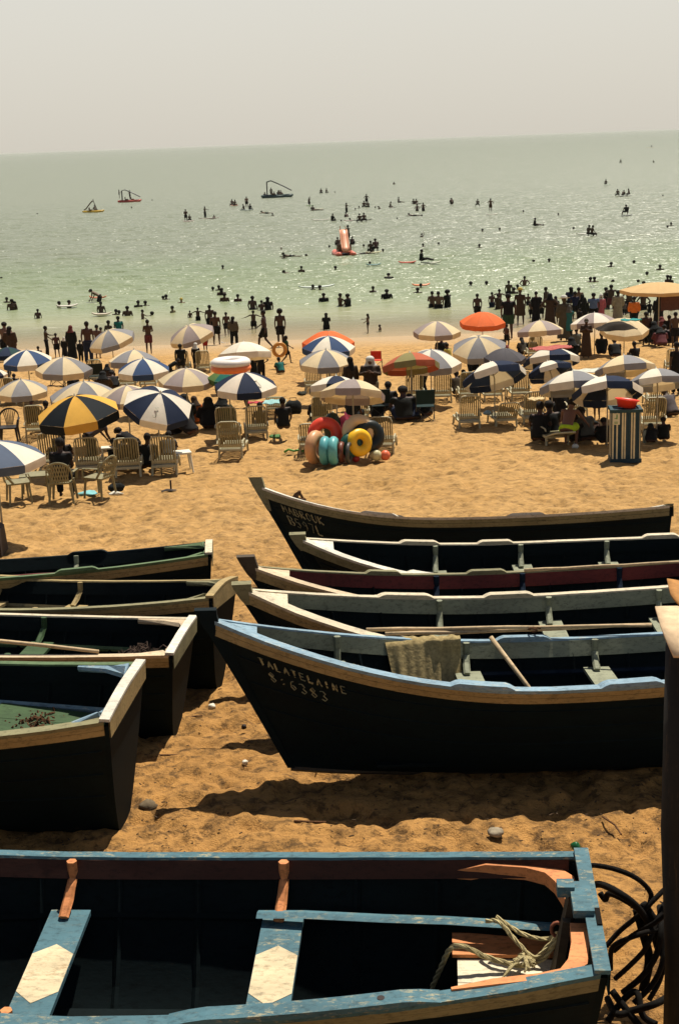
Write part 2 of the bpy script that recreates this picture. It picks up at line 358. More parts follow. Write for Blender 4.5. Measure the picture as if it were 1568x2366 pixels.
# ------------------------------------------------------------------ sea
def sea_mat():
    m, n, b = newmat('sea water')
    geo = n.nodes.new('ShaderNodeNewGeometry'); sep = n.nodes.new('ShaderNodeSeparateXYZ'); n.links.new(geo.outputs['Position'], sep.inputs[0])
    dep = n.nodes.new('ShaderNodeMapRange'); dep.inputs[1].default_value = 73; dep.inputs[2].default_value = 150
    n.links.new(sep.outputs[1], dep.inputs[0])
    bign = noise(n, .018, 4, .6, sc=(.5, 1.6, 1))
    ad = n.nodes.new('ShaderNodeMath'); ad.operation = 'MULTIPLY_ADD'; ad.inputs[1].default_value = .22; ad.use_clamp = True
    n.links.new(bign.outputs[0], ad.inputs[0]); n.links.new(dep.outputs[0], ad.inputs[2])
    col = ramp(n, ad.outputs[0], [(.0, (.44, .35, .20)), (.16, (.32, .29, .165)), (.34, (.215, .250, .138)), (.7, (.180, .216, .120)), (1.0, (.188, .206, .138))])
    n.links.new(col.outputs[0], b.inputs['Base Color'])
    b.inputs['Roughness'].default_value = .27; b.inputs['IOR'].default_value = 1.33; b.inputs['Specular IOR Level'].default_value = .5
    w1 = noise(n, 1.5, 3, .6, sc=(.45, 1, 1)); w2 = noise(n, .33, 4, .65, sc=(.35, 1, 1)); w3 = noise(n, 6, 2, .5, sc=(.6, 1, 1))
    s1 = n.nodes.new('ShaderNodeMath'); s1.operation = 'MULTIPLY_ADD'; s1.inputs[1].default_value = .42
    n.links.new(w1.outputs[0], s1.inputs[0])
    s0 = n.nodes.new('ShaderNodeMath'); s0.operation = 'MULTIPLY'; s0.inputs[1].default_value = .09; n.links.new(w3.outputs[0], s0.inputs[0])
    s2 = n.nodes.new('ShaderNodeMath'); s2.operation = 'ADD'
    n.links.new(s0.outputs[0], s1.inputs[2]); n.links.new(s1.outputs[0], s2.inputs[0]); n.links.new(w2.outputs[0], s2.inputs[1])
    shore = n.nodes.new('ShaderNodeMapRange'); shore.inputs[1].default_value = 73; shore.inputs[2].default_value = 95
    shore.inputs[3].default_value = .12; shore.inputs[4].default_value = 1.0; n.links.new(sep.outputs[1], shore.inputs[0])
    u = bump(n, b, s2.outputs[0], .7, .75); n.links.new(shore.outputs[0], u.inputs['Strength'])
    # thin at the edge: the sand shows through
    tr = n.nodes.new('ShaderNodeBsdfTransparent'); ms = n.nodes.new('ShaderNodeMixShader')
    al = n.nodes.new('ShaderNodeMapRange'); al.inputs[1].default_value = 73; al.inputs[2].default_value = 84
    al.inputs[3].default_value = .25; al.inputs[4].default_value = 1; n.links.new(sep.outputs[1], al.inputs[0])
    # foam: broken lines on the last small waves
    fo = noise(n, .8, 6, .75, sc=(.25, 1.5, 1)); fr = ramp(n, fo.outputs[0], [(.60, 0.0), (.66, 1.0)])
    fm = n.nodes.new('ShaderNodeMapRange'); fm.inputs[1].default_value = 105; fm.inputs[2].default_value = 76; fm.inputs[3].default_value = 0; fm.inputs[4].default_value = .6
    n.links.new(sep.outputs[1], fm.inputs[0])
    ff = n.nodes.new('ShaderNodeMath'); ff.operation = 'MULTIPLY'; n.links.new(fr.outputs[0], ff.inputs[0]); n.links.new(fm.outputs[0], ff.inputs[1])
    foam = n.nodes.new('ShaderNodeBsdfDiffuse'); foam.inputs[0].default_value = (.62, .60, .52, 1)
    mf = n.nodes.new('ShaderNodeMixShader'); n.links.new(ff.outputs[0], mf.inputs[0])
    out = [q for q in n.nodes if q.type == 'OUTPUT_MATERIAL'][0]
    n.links.new(b.outputs[0], mf.inputs[1]); n.links.new(foam.outputs[0], mf.inputs[2])
    n.links.new(al.outputs[0], ms.inputs[0]); n.links.new(tr.outputs[0], ms.inputs[1]); n.links.new(mf.outputs[0], ms.inputs[2])
    n.links.new(ms.outputs[0], out.inputs[0])
    return m
M['sea'] = sea_mat()
def build_sea():
    ys = [62.0, 68.0, 72.0]
    while ys[-1] < 330: ys.append(ys[-1]+max(.24, .24*(ys[-1]/110)**1.3))
    while ys[-1] < 24000: ys.append(ys[-1]*1.02)
    ys = np.array(ys); nx = 420; u = np.linspace(-1, 1, nx)
    hw = np.where(ys < 330, ys*.32+6, ys*.5+90)
    u3 = u[None, :]; X = u3*hw[:, None]; Y = np.repeat(ys[:, None], nx, 1)
    rg = lambda n: (1-np.abs(2*n-1))**1.4
    Yw = Y+.5*vnoise(X*.12, Y*.12, 31)*3
    Z = .115*(rg(vnoise(X*.28+Y*.05, Yw*.62, 21))-.5)+.085*(rg(vnoise(X*.62-Y*.10, Yw*1.25, 22))-.5)+.05*(rg(vnoise(X*1.5+3, Y*2.3, 23))-.5)+.06*(vnoise(X*.05, Y*.16, 24)-.5)
    fade = np.clip((Y-74)/34, .06, 1)*np.clip((330-Y)/120, 0, 1)
    Z = Z*fade*1.12
    # slow swell lines breaking at the edge
    Z += .05*np.clip((100-Y)/20, 0, 1)*rg(vnoise(X*.05, Y*.28, 25))*np.clip((Y-74)/5, 0, 1)
    me = grid_mesh('sea', X, Y, Z, M['sea'])
    link('sea', me, kind='structure', label='pale green rippled sea running out to a hazy horizon')
    # the water to either side, out of the picture
    ys2 = ys[ys < 330][::6]; ys2 = np.append(ys2, ys[ys < 330][-1]); 
    for sg in (-1, 1):
        k = np.linspace(0, 1, 30); W0 = ys2*.32+6-.02
        X2 = sg*(W0[:, None]+(ys2[:, None]*.5+90-W0[:, None])*k[None, :]**1.5); Y2 = np.repeat(ys2[:, None], 30, 1); Z2 = -.02+.05*(vnoise(X2*.3, Y2*.6, 5)-.5)
        if sg < 0: X2 = X2[:, ::-1]
        link('sea_margin', grid_mesh('sea_margin', X2, Y2, Z2, M['sea']), kind='structure')
build_sea()
# ------------------------------------------------------------------ boats
GLY = {'A': [[(0, 0), (.5, 1), (1, 0)], [(.2, .4), (.8, .4)]], 'B': [[(0, 0), (0, 1), (.7, .95), (.8, .75), (.6, .55), (0, .5)], [(.6, .5), (.95, .3), (.7, 0), (0, 0)]],
       'E': [[(.9, 1), (0, 1), (0, 0), (.9, 0)], [(0, .5), (.7, .5)]], 'G': [[(.9, .85), (.5, 1), (.05, .7), (.05, .25), (.5, 0), (.9, .2), (.9, .45), (.5, .45)]],
       'I': [[(.4, 0), (.4, 1)]], 'K': [[(0, 0), (0, 1)], [(.8, 1), (0, .45), (.9, 0)]], 'L': [[(0, 1), (0, 0), (.8, 0)]],
       'M': [[(0, 0), (.1, 1), (.5, .35), (.9, 1), (1, 0)]], 'N': [[(0, 0), (0, 1), (.85, 0), (.85, 1)]],
       'O': [[(.1, .2), (.1, .8), (.45, 1), (.85, .8), (.85, .2), (.45, 0), (.1, .2)]], 'R': [[(0, 0), (0, 1), (.7, .95), (.75, .65), (0, .5)], [(.3, .5), (.85, 0)]],
       'T': [[(0, 1), (1, 1)], [(.5, 1), (.5, 0)]], 'U': [[(0, 1), (.05, .2), (.45, 0), (.85, .2), (.9, 1)]],
       '3': [[(0, .9), (.5, 1), (.8, .75), (.4, .52), (.85, .25), (.45, 0), (0, .1)]], '4': [[(.1, 1), (.05, .5), (.8, .5)], [(.75, 1), (.75, 0)]],
       '5': [[(.8, 1), (.1, 1), (.1, .55), (.6, .6), (.8, .3), (.5, 0), (0, .1)]],
       '6': [[(.75, .95), (.3, .8), (.05, .3), (.4, 0), (.8, .25), (.5, .5), (.1, .35)]], '7': [[(0, 1), (.8, 1), (.35, 0)]],
       '8': [[(.45, .52), (.1, .75), (.45, 1), (.8, .75), (.45, .52), (.05, .25), (.45, 0), (.85, .25), (.45, .52)]],
       '9': [[(.75, .6), (.35, .5), (.1, .75), (.45, 1), (.8, .8), (.75, .3), (.5, 0)]], ':': [[(.4, .7), (.4, .62)], [(.4, .25), (.4, .17)]], ' ': []}
PP = {'A': (-1.231, 20.254, -0.134, 5.938, 1.502, 0.907, 0.527, 0.131, 0.281, -0.012, 0.749, 2.210, 2.134, 0.480),
      'B': (-0.527, 16.802, 0.025, 5.772, 1.416, 0.985, 0.440, 0.062, -0.076, 0.003, 0.736, 2.612, 2.259, 0.493),
      'C': (-1.033, 15.321, 0.016, 5.965, 1.362, 0.993, 0.422, 0.149, -0.009, -0.002, 0.739, 2.216, 2.102, 0.490),
      'D': (-1.013, 13.879, 0.035, 6.074, 1.482, 1.014, 0.547, 0.170, -0.090, -0.003, 0.740, 2.268, 2.045, 0.493),
      'E': (-1.272, 12.177, 0.048, 5.988, 1.477, 1.042, 0.529, 0.196, 0.032, 0.026, 0.741, 2.045, 1.920, 0.495),
      'F1': (-7.491, 16.927, 0.076, 5.820, 1.556, 1.019, 0.600, 0.129, 0.128, 0.006, 0.724, 2.200, 2.000, 0.496),
      'F2': (-7.048, 16.454, -0.216, 5.795, 1.582, 1.040, 0.599, 0.164, 0.086, 0.006, 0.616, 2.198, 2.002, 0.496),
      'F3': (-7.521, 14.363, -0.090, 5.810, 1.540, 1.088, 0.600, 0.070, 0.043, 0.047, 0.839, 2.200, 2.000, 0.503),
      'F4': (-7.602, 12.156, -0.128, 5.716, 1.737, 1.184, 0.600, 0.201, -0.061, 0.034, 0.670, 2.200, 2.000, 0.500),
      'G': (-4.465, 7.926, -0.076, 5.851, 1.721, 0.932, 0.601, 0.174, -0.069, 0.001, 0.696, 2.209, 1.998, 0.501)}
class Boat:
    def __init__(s, key, st):
        (bx, by, yaw, s.L, s.B, s.gm, s.rb, s.rs, heel, pit, s.tr, s.pe, s.se, s.sm) = PP[key]
        s.st = st
        mx, my = bx+s.L/2*math.cos(yaw), by+s.L/2*math.sin(yaw)
        mat = Matrix.Translation((mx, my, gz(my))) @ Matrix.Rotation(yaw, 4, 'Z') @ Matrix.Rotation(pit, 4, 'Y') @ Matrix.Rotation(-heel, 4, 'X')
        s.root = bpy.data.objects.new('fishing_boat', None); COL.objects.link(s.root); s.root.matrix_world = mat
        tag(s.root, st['label'], 'boat', 'wooden fishing boats pulled up on the sand')
        s.make()
    def w(s, t):
        a = (1-abs(1-t/.5)**s.pe if t < .5 else 1-(1-s.tr)*((t-.5)/.5)**2)
        return max(a, 0)*s.B/2
    def zg(s, t):
        return s.gm+(s.rb*abs(1-t/s.sm)**s.se if t < s.sm else s.rs*((t-s.sm)/(1-s.sm))**2)
    def hull(s, sg, t, u, inset=0.0):
        k = max(0, 1-t/.5)**2
        x = -s.L/2+s.L*t+.72*(1-u)*k-.10*(1-u)*max(0, (t-.7)/.3)
        p = .42+.42*k
        zk = .10*k
        y = max(s.w(t)-inset, .004)*((.22*u+.78*u**p) if u > 0 else 0)
        z = zk+(s.zg(t)-zk)*u
        if inset: z = max(z, zk+inset)
        return Vector((x, sg*max(y, .012 if not inset else 0), z))
    def flare(s, t, dz):
        if dz >= 0: return 0.0
        k = max(0, 1-t/.5)**2; u = max(.05, 1+dz/s.zg(t)); return s.w(t)*(1-(.22*u+.78*u**(.42+.42*k)))
    def rail(s, sg, t0, t1, n0, n1, z0, z1, n=26, wav=0.0):
        """a strip along the gunwale, offset inboard n0..n1 and up z0..z1 (numbers or functions of the fraction along)"""
        g = lambda q, f: q(f) if callable(q) else q
        v = []; f = []
        for i in range(n+1):
            fr_ = i/n; t = t0+(t1-t0)*fr_; e = 1e-3
            a = Vector((-s.L/2+s.L*(t-e), sg*s.w(t-e), 0)); b = Vector((-s.L/2+s.L*(t+e), sg*s.w(t+e), 0))
            tn = (b-a).normalized(); nm = Vector((-tn.y, tn.x, 0))*(-sg)
            c = Vector((-s.L/2+s.L*t, sg*s.w(t), s.zg(t)))
            wv = wav*math.sin(t*61+sg)*.5
            for (nn, zz) in ((g(n0, fr_), g(z0, fr_)), (g(n1, fr_), g(z0, fr_)), (g(n1, fr_), g(z1, fr_)), (g(n0, fr_), g(z1, fr_))):
                q = c+nm*(nn+wv+s.flare(t, zz)); q.z += zz
                if sg*q.y < .004: q.y = sg*.004
                v.append(q)
        for i in range(n):
            for j in range(4):
                q = (i*4+j, i*4+(j+1) % 4, (i+1)*4+(j+1) % 4, (i+1)*4+j); f.append(q if sg > 0 else q[::-1])
        f.append((0, 1, 2, 3)[::-1] if sg > 0 else (0, 1, 2, 3)); k = n*4; f.append((k, k+1, k+2, k+3) if sg > 0 else (k+3, k+2, k+1, k))
        return MB().add(v, f)
    def inner(s, t, z, inset=.034):
        lo, hi = 0.0, 1.0
        for _ in range(18):
            m = (lo+hi)/2
            if s.hull(1, t, m, 0).z < z: lo = m
            else: hi = m
        return s.hull(1, t, lo, inset)
    def inner_y(s, t, z, inset=.034): return s.inner(t, z, inset).y
    def make(s):
        st, root = s.st, s.root; L = s.L; X = lambda t: -L/2+L*t
        # planking: outer and inner skin
        us = [0, .015, .05, .12, .22, .34, .46, .58, .70, .82, .92, .965]; N = 36
        for nm_, ins, key in (('hull_planking', 0, 'hull'), ('inner_planking', .03, 'inside')):
            mb = MB()
            for sg in (-1, 1):
                v = []; f = []
                for i in range(N+1):
                    t = (i/N)**1.15 if i else 0
                    for u in us: v.append(s.hull(sg, max(t, .004), u, ins))
                m_ = len(us)
                for i in range(N):
                    for j in range(m_-1):
                        q = (i*m_+j, (i+1)*m_+j, (i+1)*m_+j+1, i*m_+j+1)
                        if (sg > 0) != bool(ins): q = q[::-1]
                        f.append(q)
                mb.add(v, f)
            mb.obj(nm_, st[key], root, smooth=True)
        # lapped seams read as thin proud battens on the near side
        for u in (.42, .60, .78):
            for sg in (-1, 1):
                mb = MB(); pts = [s.hull(sg, .02+.975*i/20, u)+Vector((0, sg*.004, 0)) for i in range(21)]
                mb.tube(pts, [(.009, .007)]*21, 4, maj=(0, 0, 1)); mb.obj('plank_seam', st['hull'], root)
        # keel
        MB().tube([s.hull(1, t, 0)*1.0+Vector((0, -.012, -.01)) for t in (.004, .08, .16, .3, .5, .8, 1.0)], [(.035, .03)]*7, 4, maj=(0, 1, 0)).obj('keel', M['wooddark'], root)
        # stem post
        a = s.hull(1, .004, 0); b = s.hull(1, .004, 1); a.y = b.y = 0
        d = (b-a).normalized(); top = b+d*st.get('head', .10); fo = Vector((-d.z, 0, d.x))
        mb = MB(); v = []
        for p, w_, o0, o1 in ((a, .05, -.03, .04), (a.lerp(b, .5), .06, -.05, .03), (b-d*.25, .075, -.075, .05), (b, .085, -.09, .07), (top, .085, -.085, .10)):
            for (y_, q) in ((-w_/2, o0), (w_/2, o0), (w_/2, o1), (-w_/2, o1)): v.append(p+Vector((0, y_, 0))-fo*(-q) if False else p+Vector((0, y_, 0))+Vector((q, 0, 0)))
        f = [(0, 3, 2, 1), (16, 17, 18, 19)]
        for i in range(4):
            for j in range(4): f.append((i*4+j, i*4+(j+1) % 4, (i+1)*4+(j+1) % 4, (i+1)*4+j))
        mb.add(v, f).obj('stem_post', st['hull'], root)
        # the bare or painted head of the stem
        hl = st.get('stemlen', .18); q0 = b-d*hl; mb = MB(); v = []
        for p, w_, o0, o1 in ((q0, .082, -.075, -.02), (b-d*.10, .096, -.094, .06), (b+d*.02, .100, -.098, .078), (top+d*.004, .098, -.094, .106)):
            for (y_, q) in ((-w_/2, o0), (w_/2, o0), (w_/2, o1), (-w_/2, o1)): v.append(p+Vector((q, y_, 0)))
        f = [(0, 3, 2, 1), (12, 13, 14, 15)]
        for i in range(3):
            for j in range(4): f.append((i*4+j, i*4+(j+1) % 4, (i+1)*4+(j+1) % 4, (i+1)*4+j))
        mb.add(v, f).obj('stem_head', st['stem'], root)
        # gunwale
        cw = st.get('capw', .085)
        for sg in (-1, 1):
            cw = st.get('capw', .085) if sg < 0 else .052
            ct = .034 if sg < 0 else .016
            s.rail(sg, .012, 1.0, -.012, cw, -ct, 0, wav=.006).obj('gunwale_cap', st['cap'] if sg < 0 else st.get('capfar', st['cap']), root)
            s.rail(sg, .012, 1.0, -.010, .004, -.082, -.036).obj('rubbing_strake', st['strake'], root)
            s.rail(sg, .012, 1.0, -.008, .004, -.142, -.086).obj('rubbing_strake', st['strake'], root)
            s.rail(sg, .05, .99, .030, .052, -st.get('clamph', .160), -ct-.002).obj('inner_clamp', st['clamp'], root)
            for (t0, t1) in (st.get('pads', ((.22, .31), (.43, .53), (.77, .85))) if sg < 0 or 'padsfar' not in st else st['padsfar']):
                rp = lambda q: .036*min(1, q*9, (1-q)*9)+.001
                s.rail(sg, t0, t1, -.016, cw+.008, .0015, rp, 14).obj('oar_pad', st['cap'] if sg < 0 else st.get('capfar', st['cap']), root)
        # stern board and its cap
        N = 8; v = []; f = []
        prof = [s.hull(1, 1.0, u) for u in us]
        z1 = s.zg(1.0); crown = st.get('crown', .05)
        for th in (0.0, .045):
            for sg in (-1, 1):
                for p in prof: v.append(Vector((p.x+th, sg*p.y, p.z)))
            v.append(Vector((prof[-1].x+th+.003, 0, z1+crown)))
        n_ = len(us); o = 2*n_+1
        for b0, fl in ((0, True), (o, False)):
            for j in range(n_-1):
                q = (b0+j, b0+j+1, b0+n_+j+1, b0+n_+j); f.append(q if fl else q[::-1])
            q = (b0+n_-1, 2*n_+b0, b0+2*n_-1); f.append(q if fl else q[::-1])
        ring = list(range(n_))+[2*n_]+list(range(2*n_-1, n_-1, -1))
        for i in range(len(ring)):
            a1, b1 = ring[i], ring[(i+1) % len(ring)]; f.append((a1, a1+o, b1+o, b1))
        MB().add(v, f).obj('transom', st['transom'], root)
        xt = prof[-1].x; wT = s.w(1.0)
        nC = 10; v = []; f = []
        for i in range(nC+1):
            q = -1+2*i/nC; zc = z1+crown*(1-abs(q)**1.6)+.002
            for (dx, dz) in ((-.030, -.002), (.058, -.002), (.058, .024), (-.030, .024)): v.append((xt+dx, q*(wT+.012), zc+dz))
        for i in range(nC):
            for j in range(4): f.append((i*4+j, (i+1)*4+j, (i+1)*4+(j+1) % 4, i*4+(j+1) % 4))
        f += [(0, 1, 2, 3), (nC*4+3, nC*4+2, nC*4+1, nC*4)]
        MB().add(v, f).obj('transom_cap', st.get('tcap', st['cap']), root)
        mb = MB(); zt = z1-.15
        v = []
        for (dx) in (.047, .058):
            for q in (-1, -.5, 0, .5, 1):
                v += [(xt+dx, q*wT*.985, zt), (xt+dx, q*(wT+.004), z1+crown*(1-abs(q)**1.6)-.004)]
        f = []
        for i in range(4): f += [(i*2, i*2+1, i*2+3, i*2+2), (10+i*2, 12+i*2, 13+i*2, 11+i*2), (i*2, i*2+2, 12+i*2, 10+i*2)]
        mb.add(v, f).obj('transom_band', st.get('tband', st['strake']), root)
        # breasthook at the bow
        tb = .075
        v = []
        for z in (-.035, -.006):
            for (t, sg) in ((.02, -1), (tb, -1), (tb, 1), (.02, 1)): v.append((X(t), sg*max(s.w(t)-.03, .01), s.zg(t)+z))
        MB().add(v, [(3, 2, 1, 0), (4, 5, 6, 7), (0, 1, 5, 4), (1, 2, 6, 5), (2, 3, 7, 6), (3, 0, 4, 7)]).obj('breasthook', st['cap'], root)
        # stringers (risers), ribs, floorboards, thwarts with their standing knees
        zr = st.get('thz', s.gm-.25)
        for sg in (-1, 1):
            pts = []
            for i in range(17):
                t = .16+.80*i/16; q = s.inner(t, zr-.05+(s.zg(t)-s.gm)*.35, .05); pts.append((q.x, sg*q.y, q.z))
            MB().tube(pts, [(.03, .012)]*17, 4, maj=(0, 0, 1)).obj('stringer', st.get('stringer', st['inside']), root)
        for i in range(st.get('nribs', 10)):
            t = .14+.80*i/(st.get('nribs', 10)-1)
            for sg in (-1, 1):
                pts = [s.hull(sg, t, u, .042) for u in (.10, .25, .45, .65, .86)]
                MB().tube(pts, [(.022, .014)]*5, 4, maj=(1, 0, 0)).obj('rib', st.get('rib', st['inside']), root)
        for i in range(5):
            y = -.20+.10*i
            mb = MB(); mb.box((.2, y, .175), (L*.56, .092, .02)); mb.obj('floorboard', st.get('floor', st['inside']), root)
        for t in st['thwarts']:
            tw = st.get('tw', .25); yy = min(s.inner_y(t-.03, zr-.03), s.inner_y(t+.03, zr-.03))-.006
            v = []
            for z in (zr-.034, zr):
                for (x_, q) in ((-tw/2, -1), (tw/2, -1), (tw/2, 1), (-tw/2, 1)): v.append((X(t)+x_, q*(yy-.012*(z < zr)), z))
            th = MB().add(v, [(3, 2, 1, 0), (4, 5, 6, 7), (0, 1, 5, 4), (1, 2, 6, 5), (2, 3, 7, 6), (3, 0, 4, 7)]).obj('thwart', st['thwart'], root)
            if 'chevron' in st:
                c0 = X(t); h = tw/2-.002; z = zr+.003
                v = [(c0-h, -.20, z), (c0-.01, -.31, z), (c0+h, -.20, z), (c0+h, .165, z), (c0, .262, z), (c0-h, .165, z)]
                MB().add(v, [(0, 1, 2, 3, 4, 5)]).obj('painted_panel', st['chevron'], th)
            for sg in (-1, 1):
                z0 = s.zg(t)-.006; y1 = s.w(t)-(.092 if sg > 0 else .12); y2 = s.inner_y(t, zr+.10, .034)-.035
                pts = [(X(t), sg*y1, z0), (X(t), sg*(y1-.002), z0-.12), (X(t)-.005, sg*min(y1, y2+.01), zr+.13), (X(t)-.012, sg*min(y1-.05, y2-.05), zr+.075), (X(t)-.02, sg*(min(y1, y2)-.17), zr+.02)]
                MB().tube(pts, [(.035, .032), (.032, .028), (.032, .030), (.036, .030), (.034, .016)], 6, maj=(1, 0, 0)).obj('standing_knee', st.get('knee', st['thwart']), root)
        # quarter knees at the stern
        for sg in (-1, 1):
            pts = [(X(.90), sg*(s.w(.9)-.07), s.zg(.9)-.03), (X(.95), sg*(s.w(.95)-.085), s.zg(.95)-.03), (X(.985), sg*(s.w(1)-.13), z1-.025), (xt-.03, sg*(s.w(1)-.24), z1-.022), (xt-.03, sg*(s.w(1)-.36), z1-.022)]
            if st.get('qk', True): MB().tube(pts, [(.02, .03), (.045, .03), (.07, .03), (.045, .03), (.02, .03)], 6, maj=(1, -sg*1, 0)).obj('quarter_knee', st.get('qknee', st['cap']), root)
        if 'name' in st: s.letters(st['name'])
    def letters(s, rows):
        mb = MB()
        for (txt, t0, drop, size, gap) in rows:
            x = 0.0
            for ch in txt:
                for pl in GLY[ch]:
                    pts = []
                    for k in range(len(pl)-1):
                        for q in (0, .5): pts.append((pl[k][0]*(1-q)+pl[k+1][0]*q, pl[k][1]*(1-q)+pl[k+1][1]*q))
                    pts.append(pl[-1])
                    P = []
                    for (a, b) in pts:
                        t = t0+(x+a*size*.62)/s.L; dz = drop+size*(1-b); u = 1-dz/s.zg(t)
                        P.append(s.hull(-1, t, u)+Vector((0, -.005, 0)))
                    mb.tube(P, [(.0085, .004)]*len(P), 4)
                x += size*.62+gap
        mb.obj('name_lettering', M['lettering'], s.root)

C_ = dict
M['lettering'] = plain('thin hand lettering paint', (.28, .25, .13), .8, .5, 25, .1)
M['blackhull'] = paint('blue black hull paint', (.0022, .0080, .0100), (.012, .012, .010), .34, .75, spec=.12)
M['darkin'] = paint('dark blue green inside paint', (.004, .008, .009), (.012, .010, .008), .34, .85, spec=.08)
M['navyin'] = paint('navy inside paint', (.006, .013, .026), (.012, .010, .008), .34, .85, spec=.08)
M['cream'] = paint('cream paint', (.56, .48, .34), (.30, .24, .15), .36)
M['white'] = paint('chalky white paint', (.62, .58, .48), (.36, .32, .24), .33)
M['peach'] = paint('peach cream paint', (.56, .43, .28), (.32, .24, .15), .36)
M['skyblue'] = paint('sky blue paint', (.20, .30, .37), (.42, .42, .36), .46)
M['olive'] = paint('olive tan paint', (.22, .20, .105), (.09, .075, .04), .41)
M['tan'] = paint('tan ochre paint', (.34, .25, .11), (.10, .07, .035), .42)
M['greygreen'] = paint('grey green paint', (.24, .25, .17), (.10, .09, .06), .42)
M['oxred'] = paint('ox red paint', (.13, .022, .018), (.03, .015, .01), .36)
M['palegreen'] = paint('pale green paint', (.10, .155, .07), (.20, .19, .12), .43)
M['green'] = paint('deck green paint', (.038, .075, .028), (.10, .11, .06), .42)
M['blue'] = paint('worn harbour blue paint', (.058, .135, .165), (.30, .27, .17), .47)
M['orange'] = paint('orange primer paint', (.62, .235, .085), (.30, .12, .05), .36)
M['brownred'] = paint('dark brown red paint', (.045, .014, .008), (.03, .012, .008), .36)
M['chev'] = paint('ivory panel paint', (.60, .49, .31), (.30, .20, .10), .47)
M['deckwhite'] = paint('white deck paint', (.64, .56, .40), (.40, .31, .18), .40)
base = dict(hull=M['blackhull'], inside=M['darkin'], strake=M['olive'], clamp=M['darkin'], cap=M['white'], stem=M['olive'], transom=M['blackhull'],
            thwart=M['greygreen'])
BO = {}
BO['A'] = Boat('A', {**base, 'label': 'black boat with a white gunwale and clear bow lettering, farthest of the right row', 'thwarts': (.3, .5, .7), 'tcap': M['olive'], 'crown': 0,
                     'pads': ((.27, .36), (.62, .71)), 'name': [('MABROUK', .045, .20, .115, .03), ('B597L', .048, .37, .14, .035)], 'head': .15, 'stemlen': .42})
BO['B'] = Boat('B', {**base, 'label': 'black boat with a bright white bow, second from the far end of the right row', 'thwarts': (.30, .49, .68),
                     'pads': ((.22, .31), (.395, .475), (.76, .84)), 'name': [('AGLOU', .10, .24, .10, .02), ('8:', .14, .37, .10, .02)], 'head': .06, 'capfar': M['cream']})
BO['C'] = Boat('C', {**base, 'label': 'black boat with an ox red plank inside, third in the right row', 'thwarts': (.36, .53, .72), 'cap': M['peach'],
                     'clamp': M['oxred'], 'pads': ((.22, .29), (.42, .5)), 'name': [('TOUR', .075, .27, .09, .02)], 'head': .13, 'knee': M['navyin'], 'thwart': M['cream'],
                     'capfar': M['olive'], 'stem': M['wooddark'], 'strake': M['tan']})
BO['D'] = Boat('D', {**base, 'label': 'black boat with cream bow rails and grey green inner plank, fourth in the right row', 'thwarts': (.34, .535, .73), 'cap': M['cream'],
                     'clamp': M['greygreen'], 'pads': ((.23, .33), (.42, .51)), 'name': [('TAGNARA', .075, .24, .09, .03)], 'head': .07, 'strake': M['tan'], 'capw': .10})
BO['E'] = Boat('E', {**base, 'label': 'black boat with sky blue rails and a draped net, nearest of the right row', 'thwarts': (.41, .62, .83, .20), 'cap': M['skyblue'],
                     'clamp': M['greygreen'], 'pads': ((.355, .45), (.575, .67)), 'strake': M['tan'],
                     'name': [('TALATELAINE', .060, .24, .072, .032), ('8:6383', .066, .37, .105, .035)], 'head': .09, 'capw': .10, 'stringer': M['navyin'], 'stem': M['blackhull'], 'padsfar': ((.46, .55), (.75, .84))})
BO['F1'] = Boat('F1', {**base, 'label': 'dark boat with pale green rail, farthest of the left row, stern to the gap', 'thwarts': (.3, .5, .7), 'cap': M['palegreen'], 'strake': M['tan'],
                       'pads': ((.42, .52), (.68, .77)), 'tcap': M['cream'], 'tband': M['olive'], 'capfar': M['blackhull']})
BO['F2'] = Boat('F2', {**base, 'label': 'brownish dark boat with bare worn rails, second from the far end of the left row', 'thwarts': (.3, .48, .66), 'cap': M['olive'], 'strake': M['tan'],
                       'pads': ((.45, .55),), 'tcap': M['tan'], 'tband': M['tan'], 'stringer': M['tan'], 'capfar': M['tan'], 'thwart': M['tan']})
BO['F3'] = Boat('F3', {**base, 'label': 'dark boat with white stern cap and a green inner rail, third in the left row', 'thwarts': (.35, .55, .72), 'cap': M['peach'], 'strake': M['tan'],
                       'pads': ((.30, .38), ), 'tcap': M['white'], 'tband': M['olive'], 'stringer': M['palegreen'], 'thwart': M['green'], 'capfar': M['cream'], 'crown': .02})
BO['F4'] = Boat('F4', {**base, 'label': 'dark boat with green stern deck and white stern cap, nearest of the left row', 'thwarts': (.35, .52, .68), 'cap': M['olive'], 'capfar': M['palegreen'], 'strake': M['tan'],
                       'pads': ((.35, .45), ), 'tcap': M['white'], 'tband': M['tan'], 'stringer': M['skyblue'], 'thwart': M['green'], 'qknee': M['skyblue'], 'crown': .03})
BO['G'] = Boat('G', {**base, 'label': 'blue and orange open boat with white chevrons on its thwarts, closest to the viewer', 'thwarts': (.443, .681, .22), 'cap': M['blue'], 'clamp': M['brownred'], 'padsfar': (),
                     'strake': M['olive'], 'pads': ((.60, .853),), 'tcap': M['blue'], 'tband': M['blue'], 'thwart': M['blue'], 'thz': .65, 'knee': M['orange'],
                     'chevron': M['chev'], 'clamph': .125, 'qk': False, 'crown': .0, 'tw': .26, 'hull': M['blackhull']})

